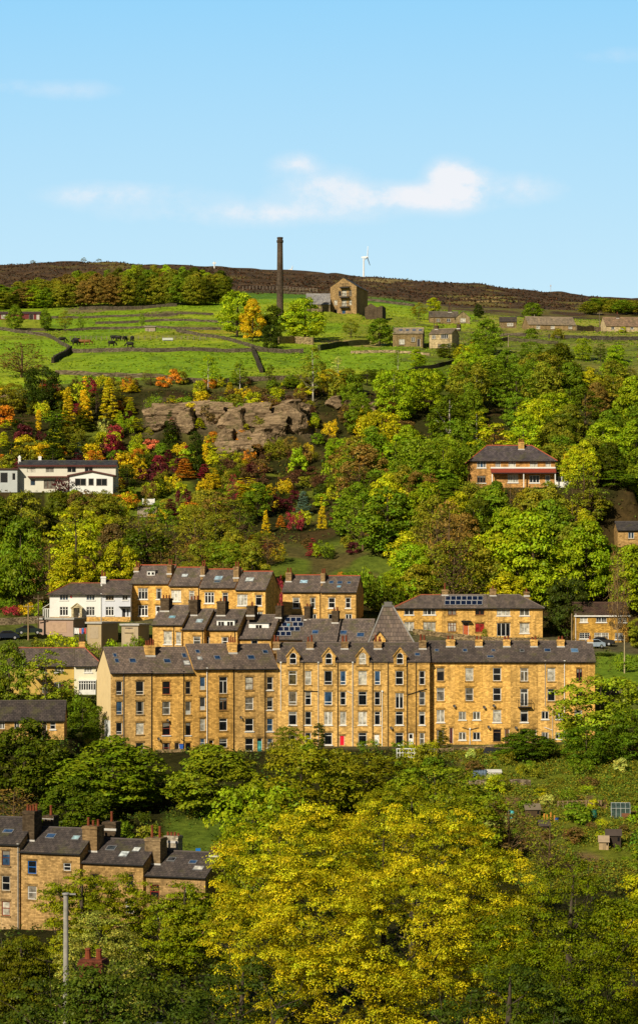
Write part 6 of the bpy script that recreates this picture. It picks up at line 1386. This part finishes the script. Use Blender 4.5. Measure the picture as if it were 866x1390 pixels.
# ------------------------------------------------------------------ cars
def car(label, px, D, col, rz, py=None):
    p = gp(px, D); rt = empty('parked_car', p, rz); tag(rt, label, 'car', None); L, W = 4.2, 1.72
    prof_ = [(-2.1, .3), (-2.1, .75), (-1.95, .92), (-1.1, 1.0), (-.55, 1.42), (.75, 1.45), (1.55, 1.02), (2.05, .9), (2.1, .3)]
    m = MB().prism([(x, -W/2, z) for x, z in prof_], (0, W, 0)); m.build('body', MPT, rt, col)
    for y in (-W/2-.006, W/2+.006): MB().add([(-.95, y, 1.0), (1.35, y, 1.03), (.7, y, 1.38), (-.5, y, 1.36)], [(0, 1, 2, 3)]).build('side_window', MGL, rt, PANE['d'])
    for a, b in (((-1.08, 1.01), (-.57, 1.41)), ((1.52, 1.04), (.78, 1.44))):
        dx = -.008 if a[0] < 0 else .008; MB().quad((a[0]+dx, -W/2+.12, a[1]+.01), (a[0]+dx, W/2-.12, a[1]+.01), (b[0]+dx, W/2-.18, b[1]), (b[0]+dx, -W/2+.18, b[1])).build('windscreen', MGL, rt, PANE['d'])
    for x in (-1.3, 1.3):
        for y in (-W/2+.09, W/2-.09):
            w = MB().tube([(x, y-.1, .32), (x, y+.1, .32)], .32, 16).build('wheel', MRUB, rt); MB().tube([(x, y-.112, .32), (x, y+.112, .32)], .19, 10).build('rim', MPT, w, (.4, .4, .42))
    for y in (-.6, .6): MB().box(-2.13, -2.08, y-.16, y+.16, .62, .78).build('headlight', MGL, rt, (.6, .6, .55))
car('dark blue car parked at the left edge of the lane', 9, 375, (.012, .018, .035), .25); car('dark green car parked between two poles', 40, 375, (.012, .022, .018), math.pi+.2)
car('white car half hidden behind the yellow house roof', 45, 366.5, (.7, .72, .74), .1); car('pale blue car parked beside the yellow house hedge', 803, 380, (.45, .55, .68), .5); car('black car parked under the yellow house', 816, 385, (.01, .01, .012), 2.9)
# ------------------------------------------------------------------ poles, posts, masts
def pole(label, px, py0, D, r=.13, col=(.16, .11, .07), arm=True, name='telegraph_pole', base=None):
    p = gp(px, D); zt = (HY-py0)/F*D-p.z; rt = empty(name, p); tag(rt, label, 'pole')
    MB().tube([(0, 0, -.5), (0, 0, zt)], [r, r*.75], 8).build('pole', MBK, rt, col)
    if arm:
        MB().box(-.8, .8, -.06, .06, zt-.55, zt-.43).build('cross_arm', MBK, rt, col)
        MB().tube([(-.7, 0, zt-.43), (-.7, 0, zt-.25)], .04, 6).tube([(.7, 0, zt-.43), (.7, 0, zt-.25)], .04, 6).build('insulator', MPT, rt, (.3, .25, .2))
pole('thin pole behind the left parked cars', 39, 819, 374, col=(.35, .25, .14)); pole('taller dark pole left of the conservatory', 52.6, 808, 376); pole('bare pole left of the yellow house', 775.5, 833, 388, col=(.3, .22, .12), arm=False)
pole('pole standing on the sloping lawn at right', 847, 862, 358, r=.1, col=(.5, .4, .24), arm=False); pole('pole between moor edge farm and cottage', 610, 394, 835); pole('pole in front of the long barn', 725, 427, 795, col=(.35, .3, .25), arm=False); pole('pole right of the long barn', 813, 424, 800, col=(.2, .16, .12))
pole('wooden pole on the wall right of the rounded tree', 689.5, 455, 690, col=(.35, .28, .18), arm=False); pole('pole on the slope below the mill', 589, 424, 735, arm=False)
def mast(label, px, py0, D, r, col): 
    p = gp(px, D); zt = (HY-py0)/F*D-p.z; rt = empty('radio_mast', p); tag(rt, label, 'mast'); MB().tube([(0, 0, -1), (0, 0, zt)], [r, r*.6], 8).build('mast', MPT, rt, col); MB().box(-r*2.2, r*2.2, -.2, .2, zt*.8, zt*.8+.6).build('antenna', MPT, rt, col)
mast('white mast on the moor skyline left of the mill chimney', 291.2, 355, 1195, .45, (.8, .8, .8)); mast('hair thin mast on the right moor skyline', 747, 386, 1190, .16, (.5, .5, .55))
def turbine(label, px, D, py_hub, py_base, rot, blade, yaw):
    p = P(px, py_base, D); p.z -= 2; hb = (HY-py_hub)/F*D-p.z; rt = empty('wind_turbine', p, yaw); tag(rt, label, 'wind turbine'); wc = (.85, .86, .88)
    MB().tube([(0, 0, -2), (0, 0, hb)], [.6, .36], 12).build('tower', MPT, rt, wc); MB().box(-.4, .4, -1.8, 1.2, hb-.35, hb+.5).build('nacelle', MPT, rt, wc); MB().tube([(0, -1.9, hb), (0, -2.9, hb)], [.7, .15], 10).build('hub', MPT, rt, wc)
    for k in range(3):
        a = rot+k*2*math.pi/3; d = Vector((math.sin(a), 0, math.cos(a))); n = Vector((math.cos(a), 0, -math.sin(a))); b = Vector((0, -2.3, hb))
        m = MB(); q = [b+d*.4+n*.2, b+d*blade*.25+n*.42, b+d*blade+n*.1, b+d*blade-n*.05, b+d*blade*.25-n*.2, b+d*.4-n*.2]; m.prism(q, (0, .25, 0)); m.build('blade', MPT, rt, wc)
turbine('white wind turbine on the skyline right of the mill', 493.5, 1290, 349.5, 386, .12, 6.3, math.radians(72)); turbine('distant white turbine just showing right of the mill chimney', 392.5, 1330, 367, 384, 0.3, 2.6, math.radians(40))
# fence behind the mill: posts and rails
def fence(label, pts, Dmin, n, h, col, group=None):
    P3 = [gp(px, hit(px, py, Dmin)) for px, py in pts]; rt = empty('post_fence', P3[0]); tag(rt, label, 'fence'); o = P3[0]
    tot = []; 
    for a, b in zip(P3[:-1], P3[1:]): tot += [(a.lerp(b, k/n)) for k in range(n)]
    tot.append(P3[-1]); r = MB()
    for q in tot: q.z = H(q.x, q.y); MB().box(q.x-o.x-.09, q.x-o.x+.09, q.y-o.y-.09, q.y-o.y+.09, q.z-o.z-.3, q.z-o.z+h).build('post', MPT, rt, col)
    for a, b in zip(tot[:-1], tot[1:]):
        for f in (.5, .92): r.tube([a-o+Vector((0, 0, h*f)), b-o+Vector((0, 0, h*f))], .05, 4)
    r.build('rail', MPT, rt, col)
fence('post and rail fence on the moor edge behind the mill chimney', [(330, 394), (380, 393), (430, 397)], 820, 11, 1.5, (.25, .2, .15)); fence('pale post fence across the cattle field', [(96, 462), (180, 461), (280, 462)], 600, 12, 1.2, (.2, .16, .11))
# ------------------------------------------------------------------ cattle
def cow(label, px, py, col, rz, lying=False):
    D = hit(px, py, 600.); p = gp(px, D); s = .85
    rt = empty('cow', p, rz); tag(rt, label, 'cow', 'cattle grazing in the pasture'); rt.scale = (1.25, 1.25, 1.25)
    pts = [(-.85, 0, .95), (-.5, 0, .95), (0, 0, .9), (.5, 0, .98), (.8, 0, 1.05), (1.05, 0, .85), (1.2, 0, .55), (1.32, 0, .35)]
    m = MB().tube(pts, [.22, .36, .4, .38, .27, .18, .17, .1], 10)
    for x in (-.62, .5):
        for y in (-.2, .2): m.tube([(x, y, .85), (x+.04, y, .45), (x, y, .22), (x, y, 0)], [.17, .1, .07, .08], 6)
    m.tube([(-.95, 0, 1.05), (-1.05, 0, .7), (-1.05, 0, .4)], [.04, .03, .05], 5)
    for y in (-.15, .15): m.tube([(1.1, y*.6, .78), (1.06, y*1.7, .82)], [.06, .02], 5)
    m.build('body', MPT, rt, col, smooth=True)
for px, py, c, rz in [(85, 465, 'black', .3), (104, 466, 'black', 2.8), (103, 469, 'black', .6), (112, 468.5, 'brown', 3.), (119, 468.5, 'brown', .1), (155, 462.5, 'black', .2), (161, 462.8, 'black', 2.9), (170, 463.5, 'black', 1.2), (180, 463.5, 'black', 1.9), (152, 470.5, 'black', .4), (177, 472, 'black', 3.)]:
    lab = {85: 'black cow farthest left in the pasture', 104: 'black cow uppermost of the left group of cattle', 103: 'black cow just below another in the left group', 112: 'brown cow facing left in the left group', 119: 'brown cow at the right of the left group', 155: 'black cow at the left of the upper right group', 161: 'black cow second in the upper right group', 170: 'black cow third in the upper right group', 180: 'black cow at the right of the upper right group', 152: 'black cow grazing alone lower down, near mid pasture', 177: 'black cow lowest in the pasture, near the long wall'}[px]
    cow(lab, px, py, (.015, .012, .01) if c == 'black' else (.22, .09, .025), rz)
o = gp(228, hit(228, 463, 600.)); rt = empty('feed_trough', o); tag(rt, 'low grey feed trough in the cattle field', 'trough')
MB().box(-1.6, 1.6, -.5, -.4, .2, .9).box(-1.6, 1.6, .4, .5, .2, .9).box(-1.6, -1.5, -.4, .4, .2, .9).box(1.5, 1.6, -.4, .4, .2, .9).box(-1.5, 1.5, -.4, .4, .2, .3).build('tub', MPT, rt, (.5, .52, .5))
for x in (-1.3, 1.3): MB().box(x-.1, x+.1, -.45, .45, -.1, .198).build('leg', MPT, rt, (.2, .2, .2))
# ------------------------------------------------------------------ allotments
def ground_empty(name, px, D, label, cat, rz=0, group=None): rt = empty(name, gp(px, D), rz); return tag(rt, label, cat, group)
def shed(px, D, w, d, h, col, label, rz=0, roofcol=(.08, .06, .05)):
    rt = ground_empty('garden_shed', px, D, label, 'shed', rz)
    m = MB(); m.add([(-w/2, 0, -.4), (w/2, 0, -.4), (w/2, 0, h), (-w/2, 0, h), (-w/2, d, -.4), (w/2, d, -.4), (w/2, d, h), (-w/2, d, h), (-w/2, d/2, h+.5), (w/2, d/2, h+.5)], [(0, 1, 2, 3), (5, 4, 7, 6), (1, 5, 6, 9, 2), (4, 0, 3, 8, 7)]); m.build('wall', MPT, rt, col)
    r = MB()
    for s in (0, 1):
        y = -.2 if s == 0 else d+.2; r.prism([(-w/2-.12, d/2, h+.52), (-w/2-.12, y, h-.15), (-w/2-.12, y, h-.09), (-w/2-.12, d/2, h+.58)], (w+.24, 0, 0))
    r.build('roof', MPT, rt, roofcol); MB().box(-w*.12, w*.2, -.03, -.003, 0, h*.85).build('door', MPT, rt, tuple(c*.7 for c in col)); MB().box(w*.27, w*.42, -.03, -.003, h*.5, h*.8).build('window', MGL, rt, PANE['d'])
shed(832, 274.5, 1.75, 1.6, 1.55, (.045, .028, .018), 'dark brown wooden shed low on the allotments', -.15); shed(819, 273.6, 1.1, 1.2, 1.05, (.45, .32, .18), 'small beige wooden store beside the dark brown shed', -.1, (.4, .3, .2)); shed(723, 288, 1.85, 1.6, 1.3, (.11, .07, .035), 'brown shed in the middle of the allotments', .1, (.2, .16, .11)); shed(739, 281, 1.3, 1., .9, (.09, .05, .025), 'low dark hut below the brown shed', .1)
rt = ground_empty('greenhouse', 842, 288, 'small glass greenhouse on the right of the allotments', 'greenhouse', -.1); fr = MB(); w, d, h = 2.3, 2.4, 1.35
for x in np.linspace(-w/2, w/2, 5):
    for y in (0, d): fr.box(x-.03, x+.03, y-.03, y+.03, 0, h)
    fr.tube([(x, 0, h), (x, d/2, h+.6), (x, d, h)], .03, 4)
for y, z in ((0, h), (d, h), (d/2, h+.6), (0, .02)): fr.tube([(-w/2, y, z), (w/2, y, z)], .035, 4)
fr.build('frame', MPT, rt, (.42, .45, .43)); MB().quad((-w/2, .04, 0), (w/2, .04, 0), (w/2, .04, h), (-w/2, .04, h)).quad((-w/2, .04, h), (w/2, .04, h), (w/2, d/2, h+.58), (-w/2, d/2, h+.58)).quad((-w/2, d-.04, 0), (w/2, d-.04, 0), (w/2, d-.04, h), (-w/2, d-.04, h)).quad((-w/2, d-.04, h), (w/2, d-.04, h), (w/2, d/2, h+.57), (-w/2, d/2, h+.57)).build('pane', MGL, rt, (.05, .08, .07)); MB().box(.1, w/2, -.06, .0, .0, .75).build('base_board', MPT, rt, (.2, .08, .04))
for i in range(5):
    rt = ground_empty('water_barrel', 644.5+i*3.3, 309, 'blue grey water barrel in the row on the allotment terrace', 'barrel', 0, 'row of blue grey water barrels')
    MB().tube([(0, 0, -.1), (0, 0, .05), (0, 0, .45), (0, 0, .85), (0, 0, .9)], [.24, .26, .31, .26, .2], 12).build('drum', MPT, rt, (.12, .17, .24)); MB().tube([(0, 0, .9), (0, 0, .94)], .27, 12).build('lid', MPT, rt, (.05, .06, .08))
VEG.extend([])
rt = ground_empty('cold_frame', 669, 309.5, 'long low white cold frame beside the water barrels', 'cold frame'); MB().box(-1.1, 1.1, -.5, .6, -.2, .4).build('box', MPT, rt, (.6, .55, .45)); MB().prism([(-1.15, -.6, .42), (1.15, -.6, .42), (1.15, .65, .7), (-1.15, .65, .7)], (0, 0, .06)).build('lid', MPT, rt, (.75, .73, .68))
rt = ground_empty('water_tank', 693, 288, 'turquoise water tank on the allotment slope', 'tank'); MB().tube([(0, 0, -.1), (0, 0, .1), (0, 0, .9), (0, 0, 1.05)], [.4, .45, .45, .3], 14).build('drum', MPT, rt, (.1, .5, .55)); MB().tube([(0, 0, 1.05), (0, 0, 1.12)], .2, 10).build('lid', MPT, rt, (.05, .3, .33))
for i, (px, hh) in enumerate(((738, 1.1), (742, 1.0), (747, 1.25), (752, .9))):
    rt = ground_empty('stake', px, 286, f'{["leftmost", "second", "tallest", "shortest"][i]} orange wooden stake right of the brown shed', 'stake', 0, 'orange stakes on the allotment'); MB().box(-.08, .08, -.04, .04, -.2, hh).box(-.08, .08, -.045, .045, hh+.002, hh+.08).build('post', MPT, rt, (.6, .25, .04))
rt = ground_empty('compost_bin', 755, 286, 'blue compost tub beside the orange stakes', 'compost bin'); MB().tube([(0, 0, -.1), (0, 0, .6)], [.3, .24], 12).build('drum', MPT, rt, (.03, .08, .35)); MB().tube([(0, 0, .6), (0, 0, .66)], .27, 12).build('lid', MPT, rt, (.02, .05, .2))
rt = ground_empty('compost_bin', 806, 289, 'dark green compost bin left of the greenhouse', 'compost bin'); MB().tube([(0, 0, -.1), (0, 0, .8)], [.42, .3], 12).build('drum', MPT, rt, (.01, .12, .08)); MB().tube([(0, 0, .8), (0, 0, .88)], .33, 12).build('lid', MPT, rt, (.01, .08, .05))
fence('rough wooden fence across the middle of the allotments', [(757, 1096), (795, 1095), (815, 1095)], 262, 6, .8, (.25, .17, .09))
rt = ground_empty('tarpaulin_heap', 668, 322, 'black tarpaulin covered heap below the terrace wall', 'heap'); MB().add([(-1.4, -.5, -.1), (1.4, -.5, -.1), (1.5, .8, -.1), (-1.3, .8, -.1), (-1., -.2, .75), (1.1, -.1, .6), (1., .6, .7), (-.9, .5, .85)], [(0, 1, 5, 4), (1, 2, 6, 5), (2, 3, 7, 6), (3, 0, 4, 7), (4, 5, 6, 7)]).build('sheet', MPT, rt, (.012, .013, .018))
rt = ground_empty('cold_frame', 564, 321, 'white slatted garden frame below the terrace', 'cold frame'); m = MB()
for x in np.linspace(-2.6, 2.6, 14): m.box(x-.05, x+.05, -.04, .04, -.2, 1.35)
for z in (.1, .7, 1.3): m.box(-2.65, 2.65, -.07, -.042, z, z+.1)
m.build('slats', MPT, rt, (.75, .75, .72)); MB().box(-2.7, 2.7, .05, 1.3, 1.2, 1.26).build('top', MPT, rt, (.65, .68, .66))
rt = ground_empty('garden_chair', 270, 281, 'blue garden chair on the grass behind the stepped row', 'chair', .3); m = MB(); m.box(-.3, .3, -.3, .3, .4, .46); m.build('seat', MPT, rt, (.02, .2, .6)); MB().box(-.3, .3, .26, .32, .46, 1.).build('backrest', MPT, rt, (.02, .2, .6))
for x in (-.27, .27):
    for y in (-.27, .27): MB().box(x-.04, x+.04, y-.04, y+.04, -.1, .398).build('leg', MPT, rt, (.02, .2, .6))
rt = ground_empty('wheelie_bin', 246.5, 327.3, 'blue bin outside the black doorway', 'bin'); MB().add([(-.22, -.25, 0), (.22, -.25, 0), (.22, .25, 0), (-.22, .25, 0), (-.29, -.35, 1), (.29, -.35, 1), (.29, .35, 1), (-.29, .35, 1)], [(3, 2, 1, 0), (4, 5, 6, 7), (0, 1, 5, 4), (1, 2, 6, 5), (2, 3, 7, 6), (3, 0, 4, 7)]).build('bin_body', MPT, rt, (.03, .12, .5)); MB().box(-.31, .31, -.38, .38, 1.002, 1.07).build('lid', MPT, rt, (.02, .07, .3))
# washing line
rt = ground_empty('washing_line', 101, 372, 'washing line with white, red and blue laundry beside the square garage', 'washing line'); W = 17/F*372
for x in (0, W): MB().tube([(x, 0, -.2), (x, 0, 2.)], .04, 6).build('post', MPT, rt, (.5, .5, .48))
MB().tube([(0, 0, 1.95), (W/2, 0, 1.85), (W, 0, 1.95)], .015, 4).build('line', MPT, rt, (.7, .7, .7))
for k, c in enumerate(((.8, .8, .8), (.8, .79, .76), (.7, .25, .2), (.05, .15, .5), (.55, .06, .05))):
    x = .08+k*(W-.1)/5; z = 1.88; m = MB(); m.add([(x, -.01, z), (x+.34, -.01, z-.01), (x+.36, -.05, z-.9-.1*(k % 2)), (x+.17, .03, z-.86), (x-.01, -.03, z-.95)], [(0, 1, 2, 3, 4)]); m.build('laundry', MPT, rt, c)
# lamp post and stack in the very foreground
o = gp(90, 118); zt = (HY-1212)/F*118-o.z; rt = empty('lamp_post', o); tag(rt, 'grey concrete post with flat cap rising from the lower left trees', 'post')
MB().tube([(0, 0, -1), (0, 0, zt-.12)], [.17, .125], 12).build('shaft', plain('concrete', (.36, .34, .30), .9, .1, var=.35), rt); MB().tube([(0, 0, zt-.12), (0, 0, zt-.06), (0, 0, zt)], [.16, .2, .17], 12).box(.15, .5, -.05, .05, zt-.1, zt-.03).build('cap', MPT, rt, (.3, .29, .27)); 
h = House('terraced_house', 'house under the bottom trees whose red chimney pots just peep out', 60, 190, 108, 1560, 1432, 1394, 8., math.radians(-12), 'gable', 'gable', wcol=DULL, rcol=SLATED, pad=False, sink=12); h.chimney(108, 138, 1303, yc=4., dd=1., col=(.16, .05, .03), pots=2, pot_h=.45); h.finish()

# ------------------------------------------------------------------ labels of look-alikes: add their place in the row
ORD = 'first second third fourth fifth sixth seventh eighth ninth tenth eleventh twelfth thirteenth fourteenth fifteenth sixteenth seventeenth eighteenth nineteenth twentieth'.split()
by = {}
for o, lab, px, g in VEG: by.setdefault(lab, []).append((px, o))
for lab, L in by.items():
    if len(L) < 2: continue
    L.sort(key=lambda t: t[0])
    for i, (px, o) in enumerate(L):
        o['label'] = f'{lab}, ' + ('leftmost such' if i == 0 else 'rightmost such' if i == len(L)-1 else f'{ORD[i]} from left')
# ------------------------------------------------------------------ daylight, sky, camera
SUN = Vector((-.44, -.73, .53)).normalized()
el = math.asin(SUN.z); az = math.atan2(SUN.x, SUN.y)
sd = bpy.data.lights.new('sun', 'SUN'); sd.energy = 5.0; sd.angle = math.radians(.53); sd.color = (1., .895, .69)
so = bpy.data.objects.new('sun', sd); link(so); so.rotation_euler = (-SUN).to_track_quat('-Z', 'Y').to_euler()
wd = bpy.data.worlds.new('World'); SC.world = wd; wd.use_nodes = True; nt = wd.node_tree; nt.nodes.clear()
sky = N(nt, 'ShaderNodeTexSky'); sky.sky_type = 'NISHITA'; sky.sun_disc = False; sky.sun_elevation = el; sky.sun_rotation = az; sky.air_density = 1.; sky.dust_density = .3; sky.ozone_density = 1.5; sky.altitude = 300
tc = N(nt, 'ShaderNodeTexCoord'); sp = N(nt, 'ShaderNodeSeparateXYZ'); nt.links.new(tc.outputs['Generated'], sp.inputs[0])
yy = M2(nt, 'MAXIMUM', sp.outputs[1], .05); A_ = M2(nt, 'DIVIDE', sp.outputs[0], yy); E_ = M2(nt, 'DIVIDE', sp.outputs[2], yy)
nz = N(nt, 'ShaderNodeTexNoise', Scale=30., Detail=9., Roughness=.66); mp = N(nt, 'ShaderNodeMapping'); mp.inputs['Scale'].default_value = (1, 1, 1.5); nt.links.new(tc.outputs['Generated'], mp.inputs[0]); nt.links.new(mp.outputs[0], nz.inputs['Vector'])
nz2 = N(nt, 'ShaderNodeTexNoise', Scale=9., Detail=5., Roughness=.55); nt.links.new(mp.outputs[0], nz2.inputs['Vector'])
tot = None
for cpx, cpy, rx, ry, k in [(626, 250, 32, 26, 1.25), (604, 236, 22, 18, .75), (590, 270, 60, 16, .7), (545, 264, 40, 16, .42), (490, 270, 34, 15, .38), (440, 254, 60, 22, .6), (400, 222, 28, 14, .55), (300, 290, 150, 20, .38), (420, 290, 120, 14, .26), (130, 264, 70, 16, .5), (225, 262, 70, 16, .2), (705, 256, 55, 20, .5), (15, 118, 40, 12, .3), (100, 122, 60, 14, .3), (835, 75, 60, 14, .2)]:
    a = M2(nt, 'DIVIDE', M2(nt, 'SUBTRACT', A_, (cpx-CX)/F), rx/F); e = M2(nt, 'DIVIDE', M2(nt, 'SUBTRACT', E_, (HY-cpy)/F), ry/F)
    d2 = M2(nt, 'ADD', M2(nt, 'MULTIPLY', a, a), M2(nt, 'MULTIPLY', e, e)); g = M2(nt, 'MULTIPLY', M2(nt, 'EXPONENT', M2(nt, 'MULTIPLY', d2, -1.)), k); tot = g if tot is None else M2(nt, 'ADD', tot, g)
nn = M2(nt, 'ADD', M2(nt, 'MULTIPLY', M2(nt, 'SUBTRACT', nz.outputs['Fac'], .5), 4.2), M2(nt, 'MULTIPLY', M2(nt, 'SUBTRACT', nz2.outputs['Fac'], .5), 1.2))
cl = M2(nt, 'MULTIPLY', tot, M2(nt, 'ADD', 1., nn), clamp=True); cl = ramp(nt, cl, [(.08, 0.), (.4, .3), (.7, .78), (1., 1.)]); cl = M2(nt, 'MULTIPLY', cl, M2(nt, 'GREATER_THAN', sp.outputs[1], .06))
tint = mixc(nt, 1., sky.outputs[0], (.5, .46, .40), 'MULTIPLY')
hz = ramp(nt, M2(nt, 'MULTIPLY', E_, 3.2), [(.38, (7.8, 11.1, 12.9)), (.9, (3.5, 8.5, 12.9))])
low = M2(nt, 'SUBTRACT', 1., M2(nt, 'MULTIPLY', M2(nt, 'SUBTRACT', sp.outputs[2], .28), 3., clamp=True))
front = M2(nt, 'MULTIPLY', M2(nt, 'SUBTRACT', sp.outputs[1], .35), 2.5, clamp=True); blend = mixc(nt, M2(nt, 'MULTIPLY', low, front), tint, hz)
fin = mixc(nt, M2(nt, 'MULTIPLY', cl, .82), blend, (12.8, 12.4, 12.6))
bg = N(nt, 'ShaderNodeBackground', Strength=.075); nt.links.new(fin, bg.inputs['Color']); wo = N(nt, 'ShaderNodeOutputWorld'); nt.links.new(bg.outputs[0], wo.inputs['Surface'])
cd = bpy.data.cameras.new('camera'); cd.sensor_fit = 'VERTICAL'; cd.sensor_height = 36.; cd.lens = F/1390*36.; cd.shift_y = (HY-695)/1390; cd.clip_start = 1.; cd.clip_end = 20000.
co = bpy.data.objects.new('camera', cd); link(co); co.location = (0, 0, 0); co.rotation_euler = (math.pi/2, 0, 0); SC.camera = co
SC.view_settings.view_transform = 'Standard'; SC.view_settings.look = 'None'; SC.view_settings.exposure = 0; SC.view_settings.gamma = 1
SC.render.engine = 'CYCLES'; SC.cycles.max_bounces = 5; SC.cycles.diffuse_bounces = 2; SC.cycles.glossy_bounces = 2; SC.cycles.transmission_bounces = 2; SC.cycles.use_adaptive_sampling = True
